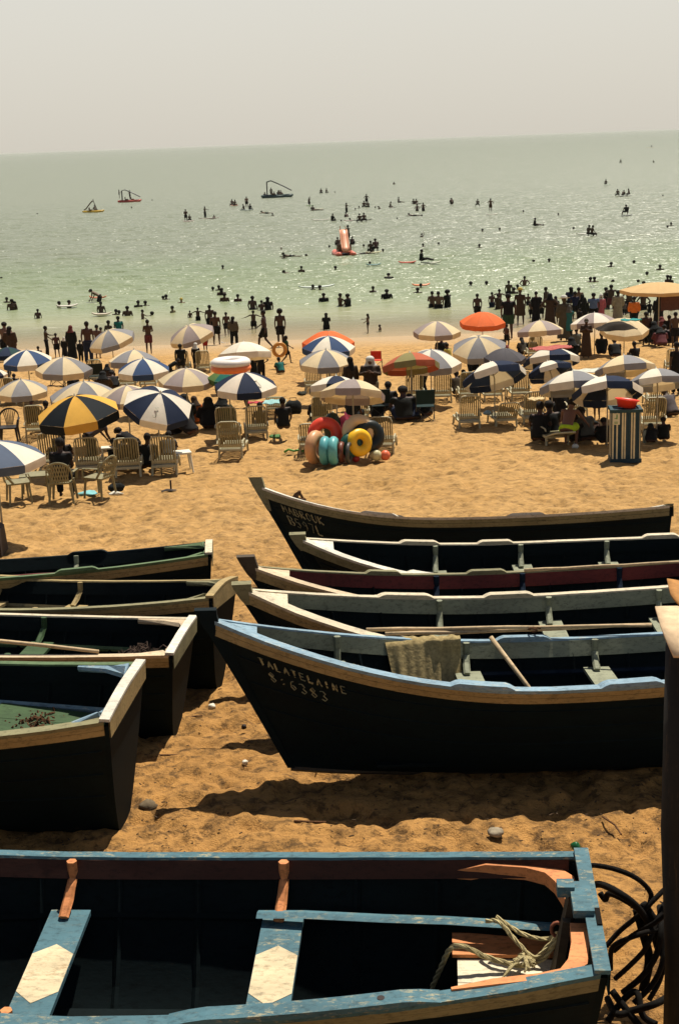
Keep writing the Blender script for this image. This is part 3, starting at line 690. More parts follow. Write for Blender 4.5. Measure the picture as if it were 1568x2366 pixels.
# fittings of the nearest boat, in its own frame
def rope_mb(pts, r, n=150, strands=3, pitch=9.0):
    """laid rope: strands twisting round a smooth path"""
    P = [Vector(p) for p in pts]; seg = []
    def cr(p0, p1, p2, p3, t): return .5*((2*p1)+(-p0+p2)*t+(2*p0-5*p1+4*p2-p3)*t*t+(-p0+3*p1-3*p2+p3)*t**3)
    for i in range(n+1):
        q = i/n*(len(P)-1); k = min(int(q), len(P)-2); f = q-k
        seg.append(cr(P[max(k-1, 0)], P[k], P[k+1], P[min(k+2, len(P)-1)], f))
    mb = MB(); ln = [0.0]
    for i in range(n): ln.append(ln[-1]+(seg[i+1]-seg[i]).length)
    for s_ in range(strands):
        pts2 = []
        for i in range(n+1):
            t = (seg[min(i+1, n)]-seg[max(i-1, 0)]).normalized(); a = t.orthogonal().normalized()
            ref = Vector((0, 0, 1)); a = ref-t*ref.dot(t); a = a.normalized() if a.length > .05 else t.orthogonal().normalized(); b = t.cross(a)
            ph = 2*math.pi*(s_/strands)+ln[i]/r*.45
            pts2.append(seg[i]+(a*math.cos(ph)+b*math.sin(ph))*r*.52)
        mb.tube(pts2, r*.56, 5)
    return mb
def fit_G():
    b = BO['G']; root = b.root; L = b.L; z1 = b.zg(1.0); X = lambda t: -L/2+L*t
    # quarter knees, orange
    def slab(path, wid, th, name, mat):
        mb = MB(); v = []; n = len(path)
        for i, (x, y, z) in enumerate(path):
            a = Vector(path[max(i-1, 0)]); c = Vector(path[min(i+1, n-1)]); t = (c-a).normalized(); nm = Vector((-t.y, t.x, 0)).normalized()
            for (q, zz) in ((-wid[i]/2, -th), (wid[i]/2, -th), (wid[i]/2, 0), (-wid[i]/2, 0)): v.append(Vector((x, y, z+zz))+nm*q)
        f = [(0, 1, 2, 3)[::-1], tuple((n-1)*4+j for j in range(4))]
        for i in range(n-1):
            for j in range(4): f.append((i*4+j, i*4+(j+1) % 4, (i+1)*4+(j+1) % 4, (i+1)*4+j))
        return mb.add(v, f).obj(name, mat, root)
    zq = z1-.085
    slab([(2.10, .655, 1.02-.09), (2.35, .635, zq-.01), (2.6, .60, zq), (2.74, .55, zq), (2.82, .44, zq), (2.845, .30, zq), (2.85, .20, zq)], [.02, .06, .08, .11, .13, .10, .08], .09, 'quarter_knee', M['orange'])
    slab([(2.12, -.645, z1-.07), (2.35, -.61, z1-.05), (2.6, -.575, z1-.04), (2.74, -.54, z1-.04), (2.82, -.44, z1-.04), (2.85, -.27, z1-.04), (2.855, -.07, z1-.05)], [.02, .05, .055, .08, .11, .10, .09], .09, 'quarter_knee', M['orange'])
    # stern sheets: orange planks, white planks
    for i in range(2): MB().box((2.44, .50-.115*i-.0575, .575+.002*i), (.62, .111, .024)).obj('deck_plank', M['orange'], root)
    for i in range(5): MB().box((2.49, .215-.118*i, .545+.002*(i % 2)), (.66, .114, .024)).obj('deck_plank', M['deckwhite'], root)
    MB().tube([(.90, .52, .70), (1.2, .50, .715), (1.7, .455, .72), (2.1, .43, .725), (2.75, .36, .73)], [(.045, .014)]*5, 4, maj=(0, 1, 0)).obj('side_bench', M['blue'], root)
    # rudder block, stern stanchion, gudgeons
    MB().box((2.885, .04, z1+.035), (.12, .30, .05)).obj('rudder_block', M['blue'], root)
    MB().box((2.80, .14, z1+.045), (.10, .09, .07)).obj('rudder_block', M['blue'], root)
    MB().beam((2.84, .13, z1+.01), (2.74, .10, .56), .11, .05, (1, 0, 0)).obj('stanchion', M['wooddark'], root)
    MB().beam((2.80, .03, z1-.1), (2.74, .0, .56), .05, .05, (1, 0, 0)).obj('stanchion', M['wooddark'], root)
    MB().box((2.965, -.12, z1+.01), (.03, .16, .05)).obj('gudgeon', M['rust'], root)
    ring = [(2.76+.035*math.cos(a), .19+.012*math.sin(a), .83+.04*math.sin(a)) for a in np.linspace(0, 6.28, 13)[:-1]]
    MB().tube(ring, .012, 6, closed=True).obj('ring_bolt', plain('red brown rust', (.16, .05, .025), .8, .4), root, smooth=True)
    MB().tube([(1.74, -.725, b.zg(.797)+.02), (1.74, -.725, b.zg(.797)+.0395)], .021, 12).obj('thole_hole_dark', M['features'], root)  # solid black disc painted in for the dark inside of a hole
    r = rope_mb([(2.00, .33, .30), (2.06, .24, .52), (2.12, .19, .69), (2.2, .17, .72), (2.32, .16, .66), (2.45, .15, .62), (2.56, .13, .62), (2.68, .15, .66), (2.77, .18, .80)], .017, 170)
    r = r.obj('rope', M['rope']); r.matrix_world = root.matrix_world.copy()
    tag(r, 'thick laid rope tied at the stern of the blue and orange boat', 'rope')
    r = rope_mb([(2.34, .36, .77), (2.42, .30, .80), (2.52, .22, .72), (2.62, .15, .66), (2.70, .17, .72), (2.77, .20, .80), (2.70, .25, .72), (2.56, .27, .74), (2.40, .36, .80)], .014, 170)
    r = r.obj('rope', M['rope']); r.matrix_world = root.matrix_world.copy()
    tag(r, 'doubled rope loop hanging over the side bench by the stern stanchion', 'rope')
    mb = MB(); rr = random.Random(4)
    for i in range(22):
        a = rr.uniform(0, 6.28); e = rr.uniform(.03, .09); pts = []
        for k in range(7):
            q = k/6*3.4-1.7; pts.append((2.56+.06*math.cos(a)*math.sin(q)+rr.uniform(-.01, .01), .12+e*math.sin(a)*math.sin(q), .635+.045*abs(math.cos(q))+rr.uniform(-.006, .006)))
        mb.tube(pts, .007, 5)
    for i in range(9):
        a = rr.uniform(-.6, .6); mb.tube([(2.52, .11, .66), (2.47, .08+.02*a, .63), (2.42+.02*a, .04+.03*a, .585)], .007, 5)
    k = mb.obj('rope_knot', M['rope']); k.matrix_world = root.matrix_world.copy(); tag(k, 'frayed rope knot lying on the white stern planks', 'knot')
fit_G()

def in_boat(key, name, mb, mat, label, cat, smooth=False, group=None):
    o = mb.obj(name, mat, smooth=smooth); o.matrix_world = BO[key].root.matrix_world.copy(); return tag(o, label, cat, group)
# net draped over the far rail of the blue-railed boat
def net():
    b = BO['E']; nx, nz = 60, 16; v = []; f = []
    for side in (0, 1):
        for j in range(nz+1):
            q = j/nz
            for i in range(nx+1):
                p = i/nx; x = -b.L/2+b.L*(.275+.125*p)*1.0+.10*(1-p)*q*1.2
                fold = .022*math.sin(p*19+2.2*math.sin(p*7)+q*1.6)+.009*math.sin(p*47+q*4+2)+.016*math.sin(p*8+q*3)
                if q < .12: y = b.w(.35)-.03+.05*(q/.12)*-1+.02; z = b.zg(.35)+.030+.006*math.sin(p*23)+.005*math.sin(p*51)-q*.1
                else:
                    z = b.zg(.35)+.02-(q-.12)*.60-.03*p*q; y = min(b.w(.35)-.075, b.inner_y(.275+.125*p, z-.03)-.02)-.035*q+fold*(.25+.5*q)-.012
                v.append((x, y-.006*side, z))
    n1 = (nx+1)*(nz+1)
    for s_ in (0, 1):
        for j in range(nz):
            for i in range(nx):
                k = s_*n1+j*(nx+1)+i; q = (k, k+1, k+nx+2, k+nx+1); f.append(q if s_ else q[::-1])
    in_boat('E', 'fishing_net', MB().add(v, f), plain('khaki net cloth', (.30, .23, .11), .95, .35, 26, .7, .05), 'khaki net draped over the far rail of the sky blue boat', 'net', True)
net()
def stick(name, a, b, r, mat, label, cat, bend=.0, group=None, n=9):
    a, b = Vector(a), Vector(b); pts = []; rad = []
    for i in range(n):
        q = i/(n-1); p = a.lerp(b, q); p.z += bend*math.sin(q*math.pi)+.004*math.sin(q*17); pts.append(p); rad.append(r*(1-.25*q))
    return tag(MB().tube(pts, rad, 7).obj(name, mat, smooth=True), label, cat, group)
bE, bD, bC = BO['E'], BO['D'], BO['C']
def bp(key, x, y, z): return BO[key].root.matrix_world @ Vector((x, y, z))
in_boat('E', 'oar', MB().tube([(-.30, .64, 1.10), (-.06, .30, .80), (.16, .0, .52)], [.024, .023, .022], 7), M['bare'], 'bare wooden oar shaft leaning inside the sky blue boat', 'oar', True)
in_boat('E', 'rope_coil', rope_mb([(-1.72+.14*math.cos(a), .22+.13*math.sin(a), .93+.004*a) for a in np.linspace(0, 11, 18)], .014, 90), M['rope'], 'small rope coil near the bow of the sky blue boat', 'rope')
def wpt(fr, x, y, h): return Vector(at(fr, x, y, h))
stick('pole', wpt('C4', 60, 78, 1.12), wpt('C5', 980, 915, 1.20), .022, M['bare'], 'upper of two long thin poles lying over the cream boat, tied in the middle', 'pole', .0)
stick('pole', wpt('C4', 240, 118, 1.10), wpt('C5', 980, 890, 1.17), .022, M['bare'], 'lower of two long thin poles lying over the cream boat', 'pole', -.01)
stick('pole', wpt('R6', 640, 476, 1.1), wpt('R6', 1600, 424, 1.24), .020, M['bare'], 'long thin pole lying along the ox red boat', 'pole', .0)
for i in range(3): pass
tag(rope_mb([wpt('R6', 660, 830, 1.13), wpt('R6', 685, 822, 1.19), wpt('R6', 715, 836, 1.17), wpt('R6', 690, 842, 1.11), wpt('R6', 670, 822, 1.16), wpt('R6', 740, 822, 1.18)], .010, 50).obj('lashing', M['ropedark']), 'dark cord lashing that ties the two long poles together', 'cord')
# rope tangle over the rail of the farthest boat
p0 = wpt('R5', 715, 175, 1.2)
tag(rope_mb([p0+Vector((-.10, -.05, -.10)), p0+Vector((-.03, 0, .05)), p0+Vector((.05, .03, .10)), p0+Vector((.0, -.02, .02)), p0+Vector((.09, .0, .0)), p0+Vector((.02, .04, .08)), p0+Vector((-.06, -.04, -.06)), p0+Vector((.13, .05, -.02))], .022, 90).obj('rope_tangle', M['ropedark']), 'brown rope tangle hitched on the rail of the farthest boat', 'rope')
# left row extras
def heap(key, name, x, y, z, mat, label, cat, n=26, sz=.22, r=.009, seed=1, sx=1.6):
    rr = random.Random(seed); mb = MB()
    for i in range(n):
        cx, cy = rr.gauss(0, sz*.35*sx), rr.gauss(0, sz*.35); a = rr.uniform(0, 6.28); rd = rr.uniform(.04, .10); h = max(0, .09-abs(cx)*.25)
        pts = [(x+cx+rd*math.cos(a+q), y+cy+rd*.8*math.sin(a+q), z+h*rr.uniform(.2, 1)+.02*math.sin(3*q)) for q in np.linspace(0, 4.4, 9)]
        mb.tube(pts, r, 4)
    return in_boat(key, name, mb, mat, label, cat)
heap('F4', 'rope_heap', 1.95, .25, .87, M['ropedark'], 'rust brown rope heap inside the nearest boat of the left row', 'rope', seed=3)
heap('F3', 'net_heap', 2.5, .1, .90, plain('dark net', (.05, .03, .02), .95, .4, 40), 'dark net heap behind the white stern cap of the third left boat', 'net', seed=5)
bF = BO['F4']
v_ = lambda L_: MB().add(L_, [(3, 2, 1, 0), (4, 5, 6, 7), (0, 1, 5, 4), (1, 2, 6, 5), (2, 3, 7, 6), (3, 0, 4, 7)])
for i in range(4):
    q0, q1 = -.52+.26*i, -.52+.26*(i+1)-.006
    v_([(x_, y_/.52*(bF.inner_y(.5+x_/bF.L, .88, .05)-.01), z_) for z_ in (.90, .922) for (x_, y_) in ((1.55, q0), (2.72, q0), (2.72, q1), (1.55, q1))]).obj('deck_plank', M['green'], bF.root)
bFz = lambda x: BO['F3'].zg(.5+x/BO['F3'].L)+.03
stick('pole', bp('F3', -2.2, -.68, bFz(-2.2)), bp('F3', 2.2, -.62, bFz(2.2)), .026, M['bare'], 'bleached pole lying along the near rail of the third left boat', 'pole')
stick('paddle', bp('F1', -1.2, -.1, .88), bp('F1', 1.0, -.35, .97), .03, M['oxred'], 'red painted paddle shaft inside the farthest left boat', 'paddle')
# dark thing on the sand at the far left edge
mb = MB(); p = at('R4', 8, 175); mb.box((0, 0, .22), (.34, .5, .44), taper=.85); mb.box((0, 0, .46), (.30, .44, .06), taper=.7)
o = mb.obj('float_block', M['features']); o.location = (p[0]-.10, p[1], gz(p[1])); tag(o, 'black block on the sand at the left edge behind the left boats', 'block')

# post with curled boards, right foreground
pb = at('D', 1566, 2366+260); px_, py_ = pb[0]+.30, 7.3
d = ray(1535, 1500); t = py_/d[1]; topz = (CP+d*t)[2]; xl = (CP+d*t)[0]
d2 = ray(1532, 2366); xl2 = (CP+d2*(py_/d2[1]))[0]
root = empty('wooden_post', (xl+.11, py_, gz(py_)), 0, 'thick dark wooden post standing at the right edge by the iron heap', 'post')
hh = topz-gz(py_)
mb = MB(); mb.tube([(xl2-xl, 0, -.1), (xl2-xl, 0, .8), (0, 0, hh*.6), (0, 0, hh+.02)], [.115, .112, .11, .108], 12); mb.obj('shaft', M['postwood'], root, smooth=True)
MB().box((.20, .0, hh-.02), (.5, .10, .10)).obj('crossbar', M['postwood'], root)
def curled(name, x0, x1, y0, y1, z, drop, mat, seed):
    v = []; f = []; nu, nv = 12, 10
    for s_ in (0, 1):
        for j in range(nv+1):
            q = j/nv
            for i in range(nu+1):
                p = i/nu
                x = x0+(x1-x0)*p+.05*(1-p)*q; y = y0+(y1-y0)*q
                e = max(0, .45-q)/.45
                zz = z-drop*e*e+.03*math.sin(p*3+seed)*(.4+q)+.02*(1-p)**3
                v.append((x+(.05*e*e), y, zz-.012*s_))
    n1 = (nu+1)*(nv+1)
    for s_ in (0, 1):
        for j in range(nv):
            for i in range(nu):
                k = s_*n1+j*(nu+1)+i; q_ = (k, k+1, k+nu+2, k+nu+1); f.append(q_ if not s_ else q_[::-1])
    for j in range(nv): a, b_ = j*(nu+1), (j+1)*(nu+1); f.append((a, b_, b_+n1, a+n1))
    for i in range(nu): f.append((i, i+n1, i+1+n1, i+1))
    return MB().add(v, f).obj(name, mat, smooth=True)
d = ray(1502, 1432); t = py_/d[1]; q = CP+d*t
M['cardboard'] = plain('sun bleached cardboard', (.58, .42, .26), .9, .22, 14, .4)
o = curled('cardboard_sheet', q[0], q[0]+.75, py_-.32, py_+.12, q[2]-.02, .10, M['cardboard'], 1); tag(o, 'curled cream cardboard sheet resting on top of the dark post', 'cardboard')
o = curled('cardboard_sheet', q[0]+.14, q[0]+.8, py_-.36, py_-.05, q[2]-.12, .16, M['cardboard'], 3); tag(o, 'lower tan cardboard sheet drooping over the front of the dark post', 'cardboard')
o = curled('cardboard_sheet', q[0]+.14, q[0]+.8, py_+.10, py_+.45, q[2]+.03, .02, plain('rust brown card', (.36, .17, .05), .9, .3, 14, .4), 2); tag(o, 'rust brown board lying behind the cream cardboard on the post', 'board')

# iron grapnel heap beside the stern of the nearest boat
def grapnel(fr_pts, label, r=.022):
    r *= .78
    P = [wpt(f_, x, y, h) for (f_, x, y, h) in fr_pts]
    n = 22; pts = []
    def cr(p0, p1, p2, p3, t): return .5*((2*p1)+(-p0+p2)*t+(2*p0-5*p1+4*p2-p3)*t*t+(-p0+3*p1-3*p2+p3)*t**3)
    for i in range(n+1):
        q = i/n*(len(P)-1); k = min(int(q), len(P)-2); pts.append(cr(P[max(k-1, 0)], P[k], P[k+1], P[min(k+2, len(P)-1)], q-k))
    o = MB().tube(pts, r, 7).obj('iron_rod', M['rust'], smooth=True)
    return tag(o, label, 'iron rod', 'black iron grapnel rods heaped beside the stern')
G9 = 'R9'
grapnel([(G9, 985, 195, .75), (G9, 1010, 180, .85), (G9, 1150, 205, .9), (G9, 1290, 265, .85), (G9, 1375, 350, .75), (G9, 1375, 430, .65), (G9, 1300, 640, .4)], 'topmost long curved iron rod arching left over the heap')
grapnel([(G9, 990, 320, .7), (G9, 1060, 305, .78), (G9, 1180, 365, .8), (G9, 1290, 450, .7), (G9, 1380, 580, .5), (G9, 1440, 760, .3)], 'second curved iron rod with a blunt claw end', .03)
grapnel([(G9, 1050, 360, .66), (G9, 1085, 405, .62), (G9, 1110, 365, .68), (G9, 1200, 400, .7), (G9, 1300, 470, .62), (G9, 1340, 560, .5)], 'iron rod with a hooked claw just under the second rod', .026)
grapnel([(G9, 1090, 710, .35), (G9, 1180, 610, .45), (G9, 1300, 510, .6), (G9, 1400, 410, .7), (G9, 1470, 340, .75)], 'straight iron rod rising to the right across the heap')
grapnel([(G9, 1140, 740, .3), (G9, 1260, 640, .45), (G9, 1400, 560, .6), (G9, 1500, 480, .7)], 'straight iron rod lying just under the rising rod')
grapnel([(G9, 1120, 860, .2), (G9, 1130, 720, .4), (G9, 1230, 660, .5), (G9, 1380, 610, .55), (G9, 1500, 590, .5)], 'bent iron rod starting by the boat corner')
grapnel([(G9, 1150, 920, .15), (G9, 1260, 820, .3), (G9, 1350, 720, .45), (G9, 1400, 600, .55), (G9, 1470, 430, .65)], 'curved iron rod, third of the fan at mid heap')
grapnel([(G9, 1200, 1010, .1), (G9, 1330, 900, .25), (G9, 1420, 760, .4), (G9, 1450, 600, .55), (G9, 1440, 450, .6)], 'curved iron rod, fourth of the fan', .026)
grapnel([(G9, 1270, 1080, .1), (G9, 1390, 960, .2), (G9, 1455, 820, .35), (G9, 1470, 640, .5)], 'curved iron rod, fifth of the fan', .024)
grapnel([(G9, 1370, 1060, .1), (G9, 1440, 930, .2), (G9, 1470, 780, .35), (G9, 1460, 560, .5)], 'curved iron rod nearest the post')
grapnel([(G9, 1100, 1050, .1), (G9, 1160, 1150, .1), (G9, 1260, 1130, .12), (G9, 1400, 1090, .2), (G9, 1480, 1050, .2)], 'low iron rod lying across the foot of the heap', .03)
grapnel([(G9, 1100, 1200, .05), (G9, 1200, 1060, .15), (G9, 1290, 1010, .2), (G9, 1330, 1160, .1), (G9, 1420, 1220, .05)], 'looped iron rod at the bottom of the heap', .028)
grapnel([(G9, 1130, 1000, .2), (G9, 1190, 1080, .15), (G9, 1310, 1230, .05)], 'short straight iron rod at the lower left of the heap', .03)
grapnel([(G9, 1290, 470, .6), (G9, 1330, 620, .45), (G9, 1370, 800, .3), (G9, 1330, 1000, .1)], 'upright iron shank in the middle of the heap', .038)
grapnel([(G9, 1330, 430, .66), (G9, 1400, 540, .55), (G9, 1450, 700, .4), (G9, 1500, 900, .2)], 'second iron shank slanting down behind the post', .036)
# ------------------------------------------------------------------ parasols
def panel_mesh():
    v = []; f = []; nr, na = 7, 6
    for i in range(nr+1):
        r = .02+.98*i/nr
        for j in range(na+1):
            a = R(-22.5+45*j/na); k = math.cos(R(22.5))/math.cos(a)
            edge = 1-abs(2*j/na-1)
            rr = r*(1+(k-1)*r) if i else r
            z = -.43*r**1.75-.018*math.sin(math.pi*min(edge, 1)*.5)*math.sin(math.pi*r)
            v.append((rr*math.sin(a), rr*math.cos(a), z))
    b0 = nr*(na+1)
    for j in range(na+1): v.append((v[b0+j][0]*1.002, v[b0+j][1]*1.002, v[b0+j][2]-.002))
    for dz, dr in ((-.11, 1.004), (-.225, .992)):
        for j in range(na+1):
            x, y, z = v[b0+j]; sc = 1-.035*math.sin(math.pi*j/na) if dz < -.1 else 1
            v.append((x*dr, y*dr, z+dz*sc+(.03 if dz < -.1 and j in (0, na) else 0)))
    rows = nr+4
    for i in range(rows-1):
        if i == nr: continue
        for j in range(na):
            k = i*(na+1)+j; f.append((k, k+na+1, k+na+2, k+1))
    return v, f
PV, PFc = panel_mesh()
PANEL = mesh('panel', PV, PFc, M['canvas'], True)
mb = MB()
for k in range(8):
    a = R(22.5+45*k); sx_, cx_ = math.sin(a), math.cos(a)
    mb.tube([(.98*r*sx_, .98*r*cx_, -.43*r**1.75-.012) for r in (.02, .3, .55, .8, 1.0)], .007, 4)
    mb.tube([(.02*sx_, .02*cx_, -.42), (.5*sx_, .5*cx_, -.43*.5**1.75-.015)], .006, 4)
RIBS = mb.build('ribs', M['metal'])
FINIAL = MB().tube([(0, 0, -.03), (0, 0, .0), (0, 0, .03), (0, 0, .06)], [.03, .028, .014, .008], 8).build('finial', M['resin_white'])
CC = dict(navy=(.018, .028, .060), blue=(.040, .075, .165), white=(.76, .70, .57), grey=(.25, .25, .26), bluegrey=(.10, .13, .19), cream=(.70, .575, .36), mauve=(.34, .285, .27), orange=(.78, .17, .05),
          yellow=(.72, .40, .07), black=(.010, .014, .018), red=(.46, .12, .06), olive=(.25, .22, .09), dark=(.10, .095, .105), teal=(.02, .16, .12), green=(.12, .20, .06), lite=(.77, .71, .59),
          dgreen=(.015, .05, .05), tan=(.62, .42, .20))
PAR = []
def parasol(fr, ax, ay, xl, xr, c1, c2, label, ph=0, tilt=0, az=270, ha=1.72, swirl=None, flat=1.0, R_=None):
    ap = at(fr, ax, ay, ha)
    dist = (ap-CP) @ fw
    a, b, s = FR[fr]
    rad = R_ or (xr-xl)/s/1.3227/2*dist/FPX
    tz = R(tilt); ta = R(az)
    axis = Vector((math.sin(tz)*math.cos(ta), math.sin(tz)*math.sin(ta), math.cos(tz)))
    A = Vector(ap); J = A-axis*.45
    base_ = Vector((J.x, J.y, gz(J.y)))
    root = empty('parasol', base_, 0, label, 'parasol', 'beach parasols')
    pr = .018
    MB().tube([(0, 0, -.05), (0, 0, (J.z-base_.z)*.5), tuple(J-base_), tuple(A-base_)], pr, 7).obj('pole', M['pole'], root, smooth=True)
    q = axis.to_track_quat('Z', 'Y').to_matrix().to_4x4()
    S = Matrix.Diagonal((rad, rad, rad*flat, 1))
    T = Matrix.Translation(A-base_)
    for k in range(8):
        c = CC[c1 if k % 2 else c2]
        jf = rnd.uniform(.90, 1.06); j = tuple(min(1, x*jf) for x in c)
        o = link('panel', PANEL, root, j); o.matrix_local = T @ q @ Matrix.Rotation(R(45*k+ph), 4, 'Z') @ S
    o = link('ribs', RIBS, root); o.matrix_local = T @ q @ Matrix.Rotation(R(ph), 4, 'Z') @ S
    o = link('finial', FINIAL, root); o.matrix_local = T @ q
    if swirl is not None:
        mbs = MB(); pts = []
        for (u_, w_) in ((-.20, .14), (-.10, .16), (.0, .12), (.09, .14), (.16, .13), (.02, .10), (-.08, .02), (-.08, -.10), (.0, -.17), (.10, -.16), (.13, -.10)):
            r_ = .70-w_*.9; an = u_*.55; pts.append((r_*math.sin(an), r_*math.cos(an), -.43*r_**1.75+.006))
        mbs.tube(pts, [(.010, .003)]*len(pts), 4)
        o = mbs.obj('painted_mark', M['greymark'], root); o.matrix_local = T @ q @ Matrix.Rotation(R(45*swirl+ph), 4, 'Z') @ S
    PAR.append((A, rad)); return root
M['greymark'] = plain('grey green print', (.16, .22, .17), .8, .2, 9, 0)
p_ = parasol
p_('N1', 320, 432, 30, 640, 'blue', 'white', 'blue and white parasol at far left below the red scarfed woman', 20, 4, 260)
p_('N1', 95, 395, -150, 300, 'dgreen', 'navy', 'dark green parasol half hidden behind the blue and white one at far left', 0, 5, 90)
p_('N1', 760, 515, 425, 1105, 'grey', 'cream', 'grey and cream parasol over the little red chair', 0, 4, 300)
p_('Z4', 1000, 510, 800, 1240, 'grey', 'cream', 'cream parasol tilted to the right beside the man with folded arms', 5, 17, 222, ha=1.82)
p_('Z4', 1235, 690, 990, 1478, 'grey', 'cream', 'flat cream parasol behind the bold navy striped one', 30, 5, 75)
p_('Z4', 1318, 772, 1065, 1562, 'white', 'blue', 'bold navy and white parasol in the second row at left', 5, 3, 270)
p_('N1', 255, 785, -60, 575, 'cream', 'grey', 'cream and grey parasol at left edge behind the brown armchair', 10, 4, 270)
p_('N1', 1005, 808, 545, 1412, 'cream', 'grey', 'wide cream and grey parasol just behind the yellow and black one', 0, 3, 285)
p_('N1', 1520, 855, 1180, 1860, 'mauve', 'cream', 'pale cream parasol peeping out between the wide cream one and the big blue one', 0, 4, 285)
p_('Y1', 1240, 50, 905, 1452, 'lite', 'navy', 'big blue and white parasol tipped steeply over, swirl mark on its white panel', 10, 26, 305, ha=1.82, swirl=3.0)
p_('Y1', 578, 75, 270, 930, 'yellow', 'black', 'yellow and black striped parasol', 2, 9, 235, ha=1.78)
p_('Y1', -45, 425, -400, 372, 'lite', 'bluegrey', 'grey blue and white parasol cut by the left edge over the lattice chairs', 14, 2, 280, flat=.8, ha=1.78)
p_('Z4', -40, 865, -160, 58, 'white', 'navy', 'small white parasol corner at the left edge above the brown armchair', 10, 6, 290)
p_('Z5', 230, 465, 32, 468, 'mauve', 'cream', 'mauve and cream parasol over the pair of empty loungers by the wet sand', 5, 18, 222, ha=1.82)
p_('Z5', 735, 616, 448, 960, 'white', 'lite', 'plain white parasol above the leaning bare back', 0, 12, 100)
p_('Z5', 205, 862, -58, 462, 'mauve', 'cream', 'mauve and cream parasol left of the green rainbow one', 0, 5, 290)
p_('Z5', 750, 898, 450, 1045, 'lite', 'navy', 'navy and white parasol with a grey squiggle, over the nearest middle loungers', 0, 5, 280, swirl=4.6)
p_('Z5', 600, 862, 395, 800, 'teal', 'green', 'teal and green parasol under the orange and white ring', 0, 5, 300, ha=1.68)
p_('N3', 950, -110, 640, 1270, 'orange', 'orange', 'orange parasol at centre by the wet sand', 10, 6, 285, ha=1.78)
p_('N3', 955, -50, 665, 1305, 'white', 'blue', 'blue and white parasol tucked under the central orange one', 8, 5, 290, ha=1.68)
p_('N3', 922, 112, 568, 1245, 'cream', 'grey', 'creased grey and cream parasol left of the woman in a white headscarf', 0, 5, 275)
p_('Z6', 970, 412, 762, 1185, 'cream', 'mauve', 'mauve and cream parasol closest to the water right of centre', 8, 4, 275)
p_('Z6', 1375, 330, 1178, 1590, 'orange', 'orange', 'orange parasol beside the man in the black T-shirt', 0, 5, 275, ha=1.78)
p_('Z6', 1340, 550, 1100, 1600, 'cream', 'grey', 'large faded grey and cream parasol tipped towards the viewer', 6, 16, 255, ha=1.68)
p_('Z7', 25, 770, -170, 205, 'dark', 'dark', 'charcoal grey parasol right of centre', 10, 6, 280)
p_('N4', 435, 70, 120, 815, 'olive', 'red', 'red and olive striped parasol with a frayed rim', 20, 19, 100, ha=1.78)
p_('N4', 690, 32, 330, 1068, 'lite', 'grey', 'white and grey parasol right behind the red and olive one', 5, 5, 280)
p_('N3', 1045, 428, 712, 1390, 'lite', 'navy', 'rear of the two crumpled white parasols above the swim ring heap', 8, 19, 85)
p_('N3', 1250, 470, 890, 1680, 'cream', 'mauve', 'front crumpled white and mauve parasol above the swim ring heap', 0, 20, 80, ha=1.78)
p_('N4', 1400, 190, 985, 1760, 'lite', 'navy', 'white and navy parasol seen from below over the lone near lounger', 4, 29, 112, ha=1.68)
p_('Z7', 330, 520, 108, 527, 'cream', 'mauve', 'mauve and cream parasol in front of the straw hat woman', 10, 7, 110)
p_('Z7', 815, 452, 605, 1032, 'mauve', 'lite', 'pale parasol in front of the crowd at the water right of the hat woman', 0, 8, 100)
p_('N6', 700, 700, 360, 1140, 'cream', 'cream', 'cream parasol with a dark cloth sagging in its opening', 12, 12, 270, ha=1.78)
p_('N5', 940, 320, 520, 1420, 'white', 'navy', 'flat white and navy parasol topped with a red patterned cloth', 6, 18, 95, ha=1.62)
p_('N5', 900, 552, 480, 1230, 'lite', 'navy', 'parasol with a green crescent mark seen from beneath', 12, 29, 112, ha=1.62, swirl=0)
p_('Z7', 1075, 830, 803, 1332, 'cream', 'grey', 'grey and cream parasol behind the right end of the second row', 0, 18, 100)
p_('Y3', 985, 60, 785, 1160, 'white', 'grey', 'grey and white parasol above the lime shorts sitter', 8, 18, 95)
p_('Y3', 1165, 92, 985, 1368, 'lite', 'navy', 'white and navy parasol seen from beneath, directly behind the striped bin', 10, 27, 92, ha=1.62)
p_('Y3', 1440, 48, 1285, 1610, 'white', 'grey', 'grey and white parasol at the right edge behind the bin', 14, 20, 95)
# big market parasol at the top right
def market():
    ap = at('N6', 1250, 120, 2.45); A = Vector(ap); dist = (ap-CP) @ fw; W2 = 620/5.2267/1.3227*dist/FPX
    base_ = Vector((A.x, A.y, gz(A.y))); root = empty('market_parasol', base_, 0, 'wide flat pale orange market parasol at the right edge, brown cloth hanging from it', 'parasol', 'beach parasols')
    MB().tube([(0, 0, -.05), (0, 0, A.z-base_.z)], .028, 8).obj('pole', M['pole'], root)
    for k in range(8):
        o = link('panel', PANEL, root, CC['tan']); o.matrix_local = Matrix.Translation(A-base_) @ Matrix.Rotation(R(45*k+10), 4, 'Z') @ Matrix.Diagonal((W2, W2, W2*.42, 1))
    v = []; f = []
    for i in range(9):
        for j in range(5): v.append((-.15+.16*i, -W2*.55+.02*math.sin(i*1.7+j), A.z-base_.z-.55-.17*j-.02*math.cos(i*2)))
    for i in range(8):
        for j in range(4): k = i*5+j; f.append((k, k+1, k+6, k+5))
    o = MB().add(v, f).obj('hanging_cloth', M['cloth'], root, smooth=True); o.color = (.10, .045, .035, 1)
market()
